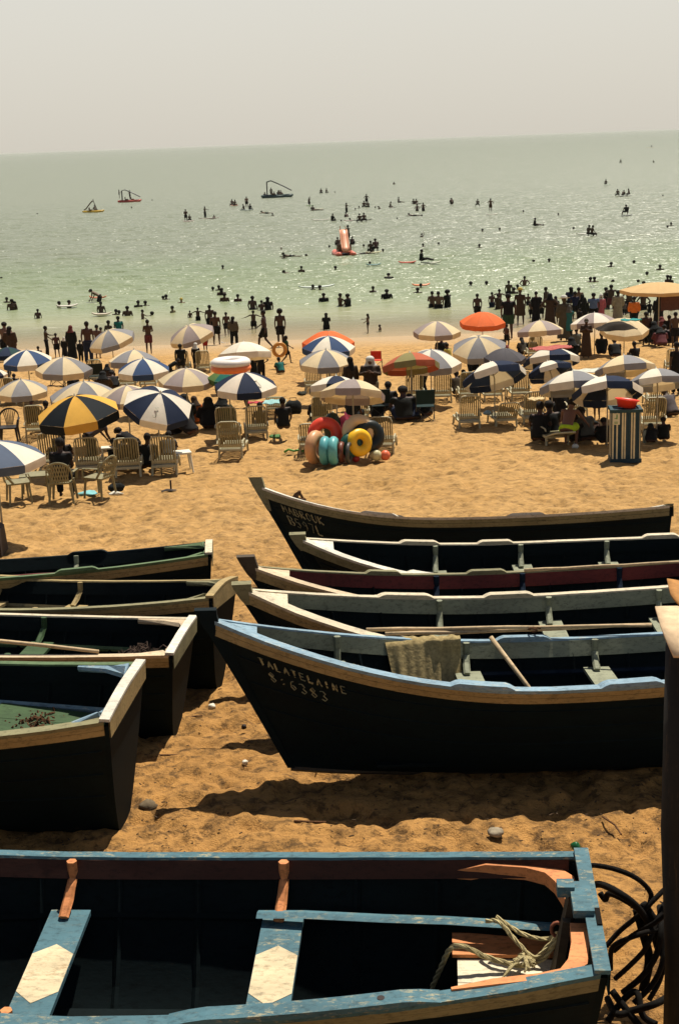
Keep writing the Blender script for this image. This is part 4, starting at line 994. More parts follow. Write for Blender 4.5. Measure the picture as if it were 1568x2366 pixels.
# cloths and ring on the parasols
def on(fr, x, y, h): return Vector(at(fr, x, y, h))
def torus(name, c, Rr, r, n, rot, color, label, parent=None, segs=28, group=None, sq=1.0, cat='swim ring', mat=None):
    v = []; f = []; m_ = 12
    for i in range(segs):
        a = 2*math.pi*i/segs
        for j in range(m_):
            b = 2*math.pi*j/m_; v.append(((Rr+r*math.cos(b))*math.cos(a), (Rr+r*math.cos(b))*math.sin(a), r*sq*math.sin(b)))
    for i in range(segs):
        for j in range(m_): f.append((i*m_+j, ((i+1) % segs)*m_+j, ((i+1) % segs)*m_+(j+1) % m_, i*m_+(j+1) % m_))
    o = MB().add(v, f).obj(name, mat or M['rubber'], parent, smooth=True, color=color)
    o.location = c; o.rotation_euler = rot
    if label: tag(o, label, cat, group)
    return o
rc = on('Z5', 620, 832, 2.0)
rt = empty('swim_ring', rc, 0, 'orange and white swim ring resting on top of the teal parasol', 'swim ring')
torus('upper_tube', (0, 0, .07), .34, .16, 0, (0, 0, 0), (.74, .68, .62), None, rt, sq=.7); torus('lower_tube', (0, 0, -.07), .36, .15, 0, (0, 0, 0), (.85, .20, .05), None, rt, sq=.7)
def cloth_patch(fr, x, y, h, sx, sy, color, label, seed, name='cloth', cat='cloth', bulge=.0):
    c = on(fr, x, y, h); v = []; f = []; n = 12; rr = random.Random(seed)
    for i in range(n+1):
        for j in range(n+1):
            p, q = i/n-.5, j/n-.5
            v.append((p*sx, q*sy, .022*math.sin(p*13+q*5+seed)*.6+.018*math.sin(q*17-p*4)+bulge*(1-(2*p)**2)*(1-(2*q)**2)))
    n1 = len(v); v += [(a, b, z-.012) for a, b, z in v]
    for s_ in (0, 1):
        for i in range(n):
            for j in range(n):
                k = s_*n1+i*(n+1)+j; q_ = (k, k+n+1, k+n+2, k+1); f.append(q_ if not s_ else q_[::-1])
    o = MB().add(v, f).obj(name, M['cloth'], smooth=True, color=color); o.location = c; o.rotation_euler = (0, 0, rr.uniform(-.3, .3)); return tag(o, label, cat)
cloth_patch('N5', 950, 325, 1.95, 1.1, .5, (.45, .12, .10), 'red patterned cloth spread on a white and navy parasol', 2)
cloth_patch('N6', 800, 715, 1.95, .7, .3, (.05, .30, .28), 'teal cloth bundle on the crown of the cream parasol', 4)
cloth_patch('N6', 560, 860, 1.55, 1.35, .7, (.022, .016, .010), 'dark brown cloth sagging across the cream parasol', 5, bulge=.25)
cloth_patch('N5', 1560, 690, 1.0, .9, .5, (.60, .60, .50), 'white and green spotted cloth lying among the right loungers', 6)

# ------------------------------------------------------------------ loungers and chairs
def lounger_meshes(rec):
    W_ = .56; d = {}
    bt = Vector((0, -math.cos(R(rec)), math.sin(R(rec))))*.74; h = Vector((0, .02, .22))
    up = bt.normalized(); nrm = Vector((1, 0, 0)).cross(up)
    def pt(x, s_, o=0): return h+Vector((x, 0, 0))+up*s_+nrm*o
    c = W_/2-.02
    d['backrest_frame'] = MB().tube([pt(-c, 0), pt(-c, .62), pt(-c+.03, .71), pt(-c+.10, .74), pt(c-.10, .74), pt(c-.03, .71), pt(c, .62), pt(c, 0)], [(.022, .016)]*8, 6, maj=nrm)
    d['backrest_frame'].tube([pt(-c, .10), pt(c, .10)], [(.05, .012)]*2, 4, maj=up)
    mb = MB()
    for i in range(9):
        x = -c+.045+i*(2*c-.09)/8; mb.tube([pt(x, .06), pt(x, .73)], [(.0175, .007)]*2, 4, maj=(1, 0, 0))
    d['backrest_slats'] = mb
    mb = MB()
    for sx in (-c, c): mb.box((sx, .66, .21), (.04, 1.34, .05))
    mb.box((0, .0, .205), (2*c+.04, .05, .05)); mb.box((0, 1.32, .21), (2*c, .04, .05))
    d['seat_frame'] = mb
    mb = MB()
    for i in range(13): mb.box((0, .09+i*.095, .232), (2*c-.04, .07, .012))
    d['seat_slats'] = mb
    for nm, x, y in (('leg', -c, .02), ('leg', c, .02), ('leg', -c, 1.22), ('leg', c, 1.22)):
        d.setdefault('legs', []).append(MB().tube([(x, y, .21), (x*1.04, y-.03 if y < 1 else y+.03, 0)], [(.03, .022), (.024, .018)], 6))
    for x in (-c-.035, c+.035):
        d.setdefault('arms', []).append(MB().tube([(x, .46, .20), (x, .44, .38), (x, .36, .42), (x, .0, .41), (x, -.06, .36)], [(.02, .014)]*5, 6))
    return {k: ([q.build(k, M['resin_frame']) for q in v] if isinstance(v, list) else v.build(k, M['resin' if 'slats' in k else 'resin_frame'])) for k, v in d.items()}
LM = {}
def lounger(fr, x, y, label, yaw=0, rec=68, arms=True, h=0.0):
    if rec not in LM: LM[rec] = lounger_meshes(rec)
    m = LM[rec]; p = at(fr, x, y, h); root = empty('sun_lounger', (p[0], p[1], gz(p[1])), R(yaw), label, 'sun lounger', 'slatted resin sun loungers facing the sea')
    link('backrest_frame', m['backrest_frame'], root); o = link('backrest_slats', m['backrest_slats'], root); o['kind'] = 'stuff'
    link('seat_frame', m['seat_frame'], root); o = link('seat_slats', m['seat_slats'], root); o['kind'] = 'stuff'
    for q in m['legs']: link('leg', q, root)
    if arms:
        for q in m['arms']: link('armrest', q, root)
    root.rotation_euler = (-math.atan(SLOPE)*.8, 0, R(yaw)); return root
l_ = lounger
l_('Y1', 285, 400, 'lounger behind the brown armchair, partly under the yellow parasol', 4)
l_('Y1', 410, 655, 'lounger on the left behind the person on the lattice chair', 5)
l_('Y1', 690, 700, 'lounger under the yellow parasol, pole rising just behind it', 6)
l_('Y1', 995, 705, 'lounger with a bare top edge, second from the right in the left front row', 4)
l_('Y1', 1275, 690, 'lounger at the right end of the left front row, beside a white stool', 3)
l_('Y2', 258, 690, 'lounger standing alone in front of the middle pair', -3)
l_('Y2', 235, 560, 'lounger straight behind the lone middle one', 0)
l_('Y2', 455, 552, 'lounger at the right of the middle group with a head above its back', 5)
l_('Y2', 598, 368, 'reclined lounger with a light blue towel', 0, 32)
l_('Y2', 945, 470, 'lounger behind the red swim ring', 0)
l_('Y2', 1215, 430, 'lounger half hidden behind the tan and pink rings', 0)
l_('Y2', 1388, 655, 'lounger just to the right of the swim ring heap', -6)
l_('Y2', 862, 655, 'lounger behind the left end of the swim ring heap, only its armrest clear', 0, 50)
l_('Y2', 880, 190, 'lounger with bare sand in front, under the creased grey parasol', 0)
l_('Y2', 1045, 180, 'second lounger under the creased grey parasol', 0)
l_('Y3', 420, 382, 'near lounger standing clear at right of centre', 2)
l_('Y3', 622, 372, 'low reclined lounger right of the clear standing one', 4, 42)
l_('Y3', 772, 358, 'lounger with a sunlit towel over its top', 2)
l_('Y3', 1010, 318, 'lounger with rounded back behind the lime shorts sitter', 0, 45)
l_('Y3', 900, 468, 'lounger carrying the sitter in lime shorts', 8, 14)
l_('Y3', 1428, 400, 'lounger directly right of the striped bin', -2)
l_('Y3', 1455, 268, 'lounger behind the bin at right, back tipped low', -4, 55)
l_('Y3', 118, 235, 'lounger with a light top bar under the red and olive parasol', 2)
l_('Y3', 272, 236, 'lounger between the dark seated group and the lone near one', 0)
l_('Y3', 415, 226, 'left lounger in the shade of the white and navy parasol', 0)
l_('Y3', 550, 230, 'right lounger in the shade of the white and navy parasol', 0)
l_('Y3', 700, 222, 'lounger in the shade below the crescent marked parasol', 0)
l_('Z5', 178, 905, 'left one of the empty pair near the wet sand', 2)
l_('Z5', 368, 908, 'right one of the empty pair near the wet sand', 2)
l_('Z4', 890, 1000, 'dark shaded lounger below the tilted cream parasol', 0)
l_('Z4', 1180, 1060, 'lounger under the bold navy parasol, left one', 0)
l_('Z4', 1370, 1060, 'lounger under the bold navy parasol, right one', 0)
l_('Z4', 80, 1195, 'lounger under the cream parasol at the left edge', 0)
l_('Z6', 780, 770, 'lounger facing the water beneath the mauve parasol near the wet sand', 0) if False else None
l_('Z7', 290, 860, 'lounger between the charcoal parasol and the red cloth one', 0)
l_('Z7', 1520, 985, 'lounger at the right edge in bright sun', -10, 60)

def mono_meshes(style):
    d = {}; h = .42; w = .24; mt = None
    d['seat'] = MB().box((0, .0, h), (.46, .44, .035), taper=1.03)
    legs = []
    for x, y in ((-.20, -.18), (.20, -.18), (-.20, .19), (.20, .19)): legs.append(MB().tube([(x, y, h), (x*1.22, y*1.18, 0)], [(.034, .028), (.022, .02)], 6, maj=(1, 0, 0)))
    d['legs'] = legs
    def bk(a, z): return Vector((.255*math.sin(a), -.20-.055*math.cos(a)-(z-h)*.18, z))
    fr_ = MB(); pts = []
    for i in range(13):
        a = R(-80+160*i/12); z = .62+.24*math.sin(math.pi*i/12)**.7; pts.append(bk(a, z))
    pts = [Vector((-.235, -.1, h))]+pts+[Vector((.235, -.1, h))]
    fr_.tube(pts, [(.026, .014)]*15, 6, maj=(0, 0, 1)); d['back_frame'] = fr_
    mb = MB()
    if style == 'lattice':
        for i in range(-4, 5):
            for s_ in (-1, 1):
                a0 = R(i*12); a1 = R(i*12+s_*24); pts = [bk(a0*(1-q)*1.0+a1*q, h+.03+.36*q) for q in (0, .33, .66, 1)]
                if abs(a1) < R(62): mb.tube(pts, [(.013, .007)]*4, 5, maj=(1, 0, 0))
    else:
        for i in range(-3, 4): mb.tube([bk(R(i*6), h+.02), bk(R(i*9), h+.22), bk(R(i*13), h+.41-.01*abs(i))], [(.012, .007)]*3, 5, maj=(1, 0, 0))
    d['back_slats'] = mb
    arms = []
    for x in (-1, 1): arms.append(MB().tube([(x*.255, -.17, .64), (x*.285, .0, .645), (x*.28, .18, .63), (x*.265, .21, .56), (x*.25, .22, h)], [(.03, .014)]*5, 6, maj=(1, 0, 0)))
    d['arms'] = arms
    return d
CM = {}
def chair(fr, x, y, label, yaw, style='lattice', mat='resin', h=0):
    k = (style, mat)
    if k not in CM: CM[k] = {a: ([q.build(a, M[mat]) for q in b] if isinstance(b, list) else b.build(a, M[mat])) for a, b in mono_meshes(style).items()}
    m = CM[k]; p = at(fr, x, y, h); root = empty('plastic_armchair', (p[0], p[1], gz(p[1])), R(yaw), label, 'chair', 'moulded plastic armchairs')
    link('seat', m['seat'], root); link('back_frame', m['back_frame'], root); o = link('back_slats', m['back_slats'], root); o['kind'] = 'stuff'
    for q in m['legs']: link('leg', q, root)
    for q in m['arms']: link('armrest', q, root)
    return root
chair('NA', 125, 365, 'dark brown fan back armchair at the left edge', 180+5, 'fan', 'resin_dark', 0)
CH1 = chair('NA', 765, 1070, 'lattice back armchair seen square from behind, a person sitting in it', 0)
chair('NA', 1210, 1010, 'lattice back armchair turned to the left, right of the sitter', 62)
chair('NA', 235, 1075, 'lattice armchair at the left edge under the grey parasol, turned right', -70)
def stool(fr, x, y, label, mat='resin_white'):
    p = at(fr, x, y); root = empty('plastic_stool', (p[0], p[1], gz(p[1])), R(15), label, 'stool')
    MB().box((0, 0, .44), (.36, .36, .04)).obj('top', M[mat], root)
    for sx in (-1, 1):
        for sy in (-1, 1): MB().tube([(sx*.14, sy*.14, .43), (sx*.19, sy*.19, 0)], [.026, .018], 6).obj('leg', M[mat], root)
stool('N2', 735, 2000, 'white plastic stool at the right end of the left front loungers') if False else stool('Y1', 1420, 660, 'white plastic stool at the right end of the left front loungers')
def table(fr, x, y, label, w=.6, h=.55, mat='resin_white'):
    p = at(fr, x, y); root = empty('low_table', (p[0], p[1], gz(p[1])), R(8), label, 'table')
    MB().box((0, 0, h), (w, w*.8, .03)).obj('table_top', M[mat], root)
    for sx in (-1, 1):
        for sy in (-1, 1): MB().tube([(sx*w*.4, sy*w*.32, h), (sx*w*.45, sy*w*.38, 0)], .02, 6).obj('leg', M[mat], root)
table('NA', 440, 1000, 'low cream table between the lattice chairs at the left edge', .6, .45, 'resin')
table('Y1', 850, 640, 'small white table between the left front loungers', .32, .5)
# director style folding chairs
def fold_chair(fr, x, y, label, color, yaw=0, sc=1):
    p = at(fr, x, y); root = empty('folding_chair', (p[0], p[1], gz(p[1])), R(yaw), label, 'chair', 'folding cloth chairs', sc)
    for sx in (-1, 1):
        mb = MB(); mb.tube([(sx*.25, -.22, 0), (sx*.25, .22, .44)], .011, 5).tube([(sx*.25, .22, 0), (sx*.25, -.2, .44)], .011, 5).tube([(sx*.25, -.2, .3), (sx*.25, -.32, .92)], .012, 5); mb.obj('side_frame', M['metal'], root)
    MB().tube([(-.25, -.2, 0), (.25, -.2, .42)], .010, 5).tube([(.25, -.2, 0), (-.25, -.2, .42)], .010, 5).obj('cross_bars', M['metal'], root)
    MB().box((0, .0, .43), (.5, .42, .02)).obj('seat', M['cloth'], root, color=color)
    MB().box((0, -.29, .72), (.5, .03, .40), Matrix.Rotation(R(10), 3, 'X')).obj('backrest', M['cloth'], root, color=color)
fold_chair('N1', 700, 850, 'small red cloth folding chair below the grey and cream parasol', (.45, .03, .015))
fold_chair('N1', 850, 850, 'dark cloth folding chair right of the small red one', (.02, .025, .02))
fold_chair('N1', 1160, 880, 'dark cloth folding chair in the shade left of the navy parasols', (.015, .02, .015), 10)
fold_chair('Z6', 440, 835, 'bright red cloth chair behind the woman in the white headscarf', (.55, .035, .02), -8, .8)
fold_chair('N4', 90, 880, 'dark folding chair at the left of the big seated group', (.012, .02, .018))
fold_chair('N4', 620, 890, 'dark folding chair at the right of the big seated group', (.012, .03, .03))

# ------------------------------------------------------------------ heap of swim rings
def pc(fr, x, y, h): return Vector(at(fr, x, y, h))
def ring(x, y, h, R0, r, rx, rz, color, label, sq=1.0, dy=0):
    """standing ring: centre seen at (x, y) at height h; rz turns it about the vertical, rx leans it back"""
    c = pc('NB', x, y, h); c.y += dy
    return torus('swim_ring', c, R0, r, 0, (R(90+rx), 0, R(rz)), color, label, sq=sq, group='swim rings heaped for hire')
ring(430, 470, .60, .27, .135, -14, 6, (.72, .060, .028), 'large red swim ring at the back left of the heap', dy=.15)
ring(900, 450, .66, .24, .14, -12, 14, (.62, .42, .22), 'large tan swim ring at the back of the heap', dy=.4)
ring(740, 380, .66, .15, .11, -10, -20, (.85, .12, .22), 'pink swim ring showing behind the tan one', dy=.45)
ring(1050, 510, .54, .24, .14, -16, 18, (.012, .016, .014), 'large black swim ring with a pale rim', dy=.3)
ring(910, 585, .44, .20, .125, -12, 30, (.88, .50, .02), 'yellow swim ring behind the dark green one', dy=.16)
ring(800, 600, .40, .18, .115, -12, 34, (.012, .075, .055), 'dark green swim ring in front of the yellow one')
ring(290, 640, .38, .26, .13, 0, 66, (.62, .33, .16), 'tan orange swim ring at the left end of the heap', dy=.06)
ring(430, 680, .34, .225, .105, 0, 80, (.10, .36, .38), 'left one of two teal swim rings standing side by side')
ring(550, 680, .34, .225, .105, 0, 82, (.12, .40, .40), 'right one of two teal swim rings standing side by side', dy=-.02)
ring(660, 695, .28, .18, .065, 0, 80, (.16, .05, .03), 'small brown swim ring beside the teal pair', dy=-.05)
ring(765, 700, .27, .20, .045, 0, 78, (.06, .06, .055), 'thin black and white beaded swim ring in the heap', dy=-.08)
mb = MB(); c = pc('NB', 530, 235, .86); mb.tube([(0, 0, -.80), (0, 0, -.4), (0, 0, -.15), (0, 0, .02), (.01, 0, .12), (.01, 0, .16)], [.15, .19, .21, .18, .11, .03], 16)
o = mb.obj('inflatable_toy', M['rubber'], smooth=True, color=(.015, .04, .025)); o.location = c; tag(o, 'tall dark green inflatable standing behind the red ring', 'inflatable')
mb = MB(); c = pc('NB', 755, 215, 1.0); mb.tube([(0, 0, -.25), (.0, 0, -.05), (-.05, 0, .07), (-.08, 0, .14)], [.08, .05, .035, .012], 8)
o = mb.obj('inflatable_flamingo', M['rubber'], smooth=True, color=(.85, .14, .24)); o.location = c; tag(o, 'pink inflatable neck poking up behind the tan ring', 'inflatable')
for (x, y, col, lab, s_) in ((1150, 745, (.55, .50, .28), 'cream and green beach ball at the right foot of the heap', .13), (1275, 745, (.75, .16, .07), 'orange red beach ball at the right foot of the heap', .12), (860, 790, (.30, .02, .02), 'dark red toy at the foot of the green ring', .09)):
    c = pc('NB', x, y, s_); mb = MB()
    for k in range(6):
        v = []; f = []
        for i in range(9):
            th = math.pi*i/8
            for j in range(3): ph_ = 2*math.pi*(k+j/2*.97)/6; v.append((s_*math.sin(th)*math.cos(ph_), s_*math.sin(th)*math.sin(ph_), s_*math.cos(th)))
        for i in range(8):
            for j in range(2): q = i*3+j; f.append((q, q+3, q+4, q+1))
        mb.add(v, f)
    o = mb.obj('beach_ball', M['rubber'], smooth=True, color=col); o.location = c; tag(o, lab, 'ball')
mb = MB(); mb.tube([(-.1, 0, 0), (.0, .05, .05), (.12, 0, .02), (.24, .04, .03), (.36, 0, .0)], [(.05, .03)]*5, 6); o = mb.obj('flip_flops', M['rubber'], smooth=True, color=(.10, .30, .04)); o.location = pc('Y2', 690, 640, .03); tag(o, 'bright green rubber toy lying on open sand left of the rings', 'toy')

# ------------------------------------------------------------------ striped bin with a red basin
def bin_():
    a = at('D', 1414, 1068); b = at('D', 1481, 1068); w = .60; d = .46; h = 1.14
    c = Vector(((a[0]+b[0])/2, a[1]+.2, gz(a[1]+.2)))
    root = empty('litter_bin', c, R(-5), 'blue and cream striped square litter bin standing alone on the sand', 'bin')
    mb = MB(); mb.box((0, 0, h/2), (w-.04, d-.04, h)); mb.obj('inner_box', M['navyin'], root)
    bl = plain('bin blue slat', (.012, .038, .055), .6, .2); cr = plain('bin cream slat', (.62, .54, .34), .6, .15)
    wd = [('C', 50), ('B', 70), ('C', 50), ('B', 60), ('B', 50), ('C', 62), ('B', 16), ('C', 50), ('B', 70), ('B', 78), ('C', 50), ('B', 24), ('C', 58), ('B', 64), ('B', 60), ('C', 28)]
    tot = sum(q for _, q in wd); x = -w/2
    for ch, q in wd:
        ww = w*q/tot; MB().box((x+ww/2, -d/2-.004-(.004 if ch == 'C' else 0), h/2), (ww-.005, .022, h-.05)).obj('slat', cr if ch == 'C' else bl, root); x += ww
    for i, ch in enumerate('BCBBCBCBBCBC'):
        y = -d/2+(i+.5)*d/12
        for sx in (-1, 1): MB().box((sx*(w/2+.004), y, h/2), (.022, d/12-.006, h-.05)).obj('slat', cr if ch == 'C' else bl, root)
    for (cc, dd) in (((0, -d/2-.005, h+.0), (w+.10, .07, .07)), ((0, d/2+.005, h), (w+.10, .07, .07)), ((-w/2-.005, 0, h+.002), (.07, d-.06, .066)), ((w/2+.005, 0, h+.002), (.07, d-.06, .066))): MB().box(cc, dd).obj('rim', plain('bin teal rim', (.012, .045, .055), .5, .2), root)
    for (cc, dd) in (((0, -d/2-.018, .045), (w+.07, .03, .09)), ((-w/2-.018, 0, .045), (.03, d, .088))): MB().box(cc, dd).obj('base_rail', bl, root)
    pl_ = MB().box((-w/2+.082, -d/2-.020, h-.17), (.155, .008, .25)).obj('notice_plate', plain('notice board cream', (.58, .54, .38), .6, .1), root)
    mk = MB().box((-w/2+.095, -d/2-.026, h-.12), (.022, .004, .10)).box((-w/2+.075, -d/2-.0262, h-.155), (.06, .004, .012)).box((-w/2+.08, -d/2-.026, h-.235), (.08, .004, .014)).box((-w/2+.08, -d/2-.026, h-.265), (.07, .004, .010))
    mk.obj('green_print', plain('green print', (.06, .22, .04), .7, .1, 9, 0), pl_)
    br = empty('basin', c+Vector((.02, 0, h+.03)), R(-12), 'red plastic basin sitting on top of the striped bin', 'basin')
    br.rotation_euler = (R(-4), R(7), R(-12))
    v = []; f = []; n = 28
    prof = [(.16, .0), (.19, .012), (.225, .15), (.265, .17), (.27, .185), (.25, .185), (.215, .15), (.18, .03), (.0001, .025)]
    for (r_, z) in prof:
        for j in range(n): v.append((r_*math.cos(2*math.pi*j/n), .8*r_*math.sin(2*math.pi*j/n), z))
    for i in range(len(prof)-1):
        for j in range(n): f.append((i*n+j, i*n+(j+1) % n, (i+1)*n+(j+1) % n, (i+1)*n+j))
    f.append(tuple(range(n))[::-1])
    MB().add(v, f).obj('bowl', M['rubber'], br, smooth=True, color=(.72, .045, .018))
bin_()
# bags, towels, odds and ends
def bag(fr, x, y, sx, sy, sz, color, label, name='bag', cat='bag', seed=0, h=0, handle=True):
    p = at(fr, x, y, h); root = empty(name, (p[0], p[1], gz(p[1])+h), R(rnd.uniform(-20, 20)), label, cat)
    rr = random.Random(seed); mb = MB(); v = []; f = []; n, m_ = 12, 7
    for i in range(m_+1):
        q = i/m_; k = (math.sin(math.pi*min(1, .12+q*.80)))**.5
        for j in range(n):
            a = 2*math.pi*j/n; w = 1+.10*math.sin(a*3+i+seed); sq = 1/max(abs(math.cos(a)), abs(math.sin(a)))**.6
            v.append((sx/2*math.cos(a)*k*w*sq, sy/2*math.sin(a)*k*w*sq, sz*q+.02*math.sin(a*2+seed)*q))
    for i in range(m_):
        for j in range(n): f.append((i*n+j, i*n+(j+1) % n, (i+1)*n+(j+1) % n, (i+1)*n+j))
    f += [tuple(range(n))[::-1], tuple(m_*n+j for j in range(n))]
    mb.add(v, f).obj('body', M['cloth'], root, smooth=True, color=color)
    if handle: MB().tube([(-sx*.25, 0, sz*.9), (-sx*.18, 0, sz*1.2), (sx*.18, 0, sz*1.2), (sx*.25, 0, sz*.9)], .010, 5).obj('handle', M['cloth'], root, color=color)
bag('Y2', 728, 362, .50, .34, .42, (.010, .012, .012), 'black bag on the sand right of the blue towel lounger', seed=2)
bag('NA', 1400, 945, .34, .2, .16, (.01, .012, .012), 'low black bag by the right lattice chair', seed=3)
bag('NA', 1390, 990, .30, .16, .06, (.60, .56, .46), 'flat cream bag lying by the right lattice chair', seed=4, handle=False)
bag('NA', 1050, 985, .42, .3, .06, (.20, .46, .48), 'light blue basin on the sand under the right lattice chair', 'basin', 'basin', 5, handle=False)
bag('N4', 580, 680, .34, .25, .30, (.30, .32, .28), 'pale bundle on the dark chair of the seated group', seed=6, h=.45)
bag('Y2', 790, 215, .30, .3, .12, (.03, .03, .02), 'dark bundle beside the lounger under the creased parasol', seed=7, handle=False)
bag('Y2', 590, 535, .3, .2, .08, (.10, .22, .08), 'green cloth bundle right of the middle lounger', seed=8, handle=False)
bag('Y3', 1378, 455, .10, .10, .30, (.30, .32, .25), 'clear bottle standing against the right side of the striped bin', 'bottle', 'bottle', 9, handle=False)
bag('N7', 700, 630, .16, .10, .10, (.62, .62, .56), 'white shoe on the sand by the lime shorts sitter', 'shoe', 'shoe', 10, handle=False)
bag('Y3', 520, 300, .26, .2, .10, (.35, .48, .55), 'pale blue bag between the near right loungers', seed=11, h=.3, handle=False)
cloth_patch('Y2', 580, 262, .52, .55, .55, (.30, .52, .50), 'light blue towel on the reclined lounger', 8, 'towel', 'towel')
cloth_patch('Y3', 785, 212, .78, .40, .25, (.72, .56, .30), 'sunlit yellow towel folded over a lounger top', 9, 'towel', 'towel')
cloth_patch('Y2', 450, 268, .30, .5, .12, (.70, .10, .12), 'red strip of cloth on the sand under the navy parasol', 12, 'towel', 'towel')
# wooden peg and scraps on the sand
mb = MB(); mb.box((0, 0, .08), (.035, .03, .18)); o = mb.obj('wooden_peg', M['features']); o.location = pc('Y1', 1322, 790, 0); tag(o, 'short dark peg sticking up from the open sand', 'peg')
mb = MB(); mb.tube([(-.16, 0, 0), (-.06, .04, .02), (.05, 0, .02), (.14, .04, .01)], [(.05, .015), (.07, .02), (.06, .02), (.03, .01)], 6); o = mb.obj('weed_scrap', M['features']); o.location = pc('Y1', 1310, 812, .01); tag(o, 'flat dark scrap of weed at the foot of the peg', 'weed')
M['darkstone'] = plain('brown stone', (.13, .095, .055), .9, .4, 9, .6)
def twig(fr, pts, r, label):
    P = [wpt(fr, x, y, .02) for x, y in pts]; tag(MB().tube(P, r, 5).obj('twig', M['ropedark']), label, 'twig')
twig('C6', [(350, 685), (440, 690), (560, 688), (650, 684)], .010, 'long thin dark twig on the sand between the two boat rows')
twig('C6', [(600, 430), (660, 424), (715, 420)], .009, 'short dark twig right under the crumpled white plastic')
twig('C6', [(1340, 1140), (1450, 1146), (1560, 1148)], .010, 'straight dark stick on the sand in front of the sky blue boat shadow')
twig('R8', [(1200, 150), (1260, 190), (1290, 235)], .008, 'bent little twig near the post on the bright sand')
def crumple(fr, x, y, s_, mat, label, name, cat, seed, flat=1.0, h=.5):
    rr = random.Random(seed); mb = MB(); mb.ball((0, 0, 0), s_, 12, 8)
    mb.v = [(a*rr.uniform(.7, 1.15), b*rr.uniform(.7, 1.15), c*flat*rr.uniform(.7, 1.1)) for a, b, c in mb.v]
    p = at(fr, x, y, s_*h*flat); o = mb.obj(name, mat, smooth=True); o.location = p; o.rotation_euler = (0, 0, rr.uniform(0, 6)); return tag(o, label, cat)
crumple('C6', 778, 360, .045, M['paper'], 'crumpled white plastic on the sand left of the sky blue boat bow', 'litter', 'litter', 1)
crumple('C6', 1005, 742, .032, M['paper'], 'small white paper scrap just left of the sky blue boat stem foot', 'litter', 'litter', 2)
crumple('C6', 795, 745, .045, M['paper'], 'flat white scrap between the boats', 'litter', 'litter', 3, .4)
crumple('C6', 345, 1040, .08, M['darkstone'], 'round grey stone half sunk near the lowest left boat', 'stone', 'stone', 4, .8)
crumple('R8', 690, 225, .07, M['stone'], 'flat pale stone on the sand beyond the blue and orange boat', 'stone', 'stone', 5, .6)
crumple('R8', 1072, 292, .040, plain('green glass', (.01, .09, .03), .3, .2), 'small green bottle cap near the corner of the blue boat', 'litter', 'litter', 6)
crumple('C6', 998, 495, .03, M['features'], 'small black pebble on the sand above the boat shadow', 'stone', 'stone', 7)
def debris():
    rr = random.Random(21); mb = MB()
    for i in range(2200):
        y = rr.uniform(8.2, 20)**1.0; x = rr.uniform(-.30*y-1, .30*y+1)
        s_ = rr.uniform(.004, .012); a = rr.uniform(0, 3.14); l = s_*rr.uniform(1, 4)
        mb.box((x, y, gz(y)+.012+.02*rr.random()), (l, s_, s_*.6), Matrix.Rotation(a, 3, 'Z'))
    o = mb.obj('sand_crumbs', plain('dark weed crumbs', (.05, .03, .015), .95, .5, 3)); tag(o, None, None, None, 'stuff')
debris()
# ------------------------------------------------------------------ people
def J(**k):
    """joints of a standing adult, 1.72 m, facing +y; sides l (x<0) and r (x>0)"""
    j = dict(pel=(0, 0, .93), wai=(0, .0, 1.08), che=(0, .01, 1.28), nec=(0, -.01, 1.45), hea=(0, .015, 1.585),
             shl=(-.175, -.01, 1.40), ell=(-.235, -.03, 1.13), wrl=(-.225, .03, .88), shr=(.175, -.01, 1.40), elr=(.235, -.03, 1.13), wrr=(.225, .03, .88),
             hil=(-.09, 0, .90), knl=(-.10, .015, .49), anl=(-.105, -.03, .08), hir=(.09, 0, .90), knr=(.10, .015, .49), anr=(.105, -.03, .08))
    j.update(k); return {a: Vector(b) for a, b in j.items()}
def shift(j, names, d): 
    for n in names: j[n] = j[n]+Vector(d)
    return j
UP = ('wai', 'che', 'nec', 'hea', 'shl', 'shr', 'ell', 'elr', 'wrl', 'wrr')
def lean(j, ang, piv='pel', names=UP):
    m = Matrix.Rotation(-R(ang), 3, 'X'); p = j[piv].copy()
    for n in names: j[n] = p+m @ (j[n]-p)
    return j
POSES = {}
POSES['stand'] = J()
POSES['contra'] = J(hil=(-.09, 0, .91), pel=(.02, 0, .93), knr=(.13, .06, .49), anr=(.15, .0, .08), wrl=(-.20, .10, .90), ell=(-.25, -.04, 1.13))
POSES['hips'] = J(ell=(-.36, -.08, 1.16), wrl=(-.17, -.0, 1.02), elr=(.36, -.08, 1.16), wrr=(.17, .0, 1.02))
POSES['fold'] = J(ell=(-.24, .03, 1.14), wrl=(.02, .17, 1.17), elr=(.24, .03, 1.14), wrr=(-.03, .18, 1.13))
POSES['walk'] = J(knl=(-.10, .20, .53), anl=(-.10, .25, .09), knr=(.10, -.02, .49), anr=(.10, -.33, .14), ell=(-.23, -.15, 1.16), wrl=(-.22, -.12, .92), elr=(.23, .10, 1.15), wrr=(.20, .28, 1.02))
POSES['reach'] = J(elr=(.24, .20, 1.24), wrr=(.20, .45, 1.22), ell=(-.22, .05, 1.14), wrl=(-.18, .22, 1.0), knr=(.10, .05, .50), anr=(.11, .05, .08))
POSES['armsout'] = J(ell=(-.42, .02, 1.28), wrl=(-.63, .06, 1.20), elr=(.42, .02, 1.28), wrr=(.64, .06, 1.24))
POSES['armup'] = J(elr=(.30, .04, 1.62), wrr=(.24, .08, 1.86))
POSES['phone'] = J(ell=(-.23, .06, 1.16), wrl=(-.08, .27, 1.26), elr=(.23, .06, 1.16), wrr=(.06, .28, 1.28))
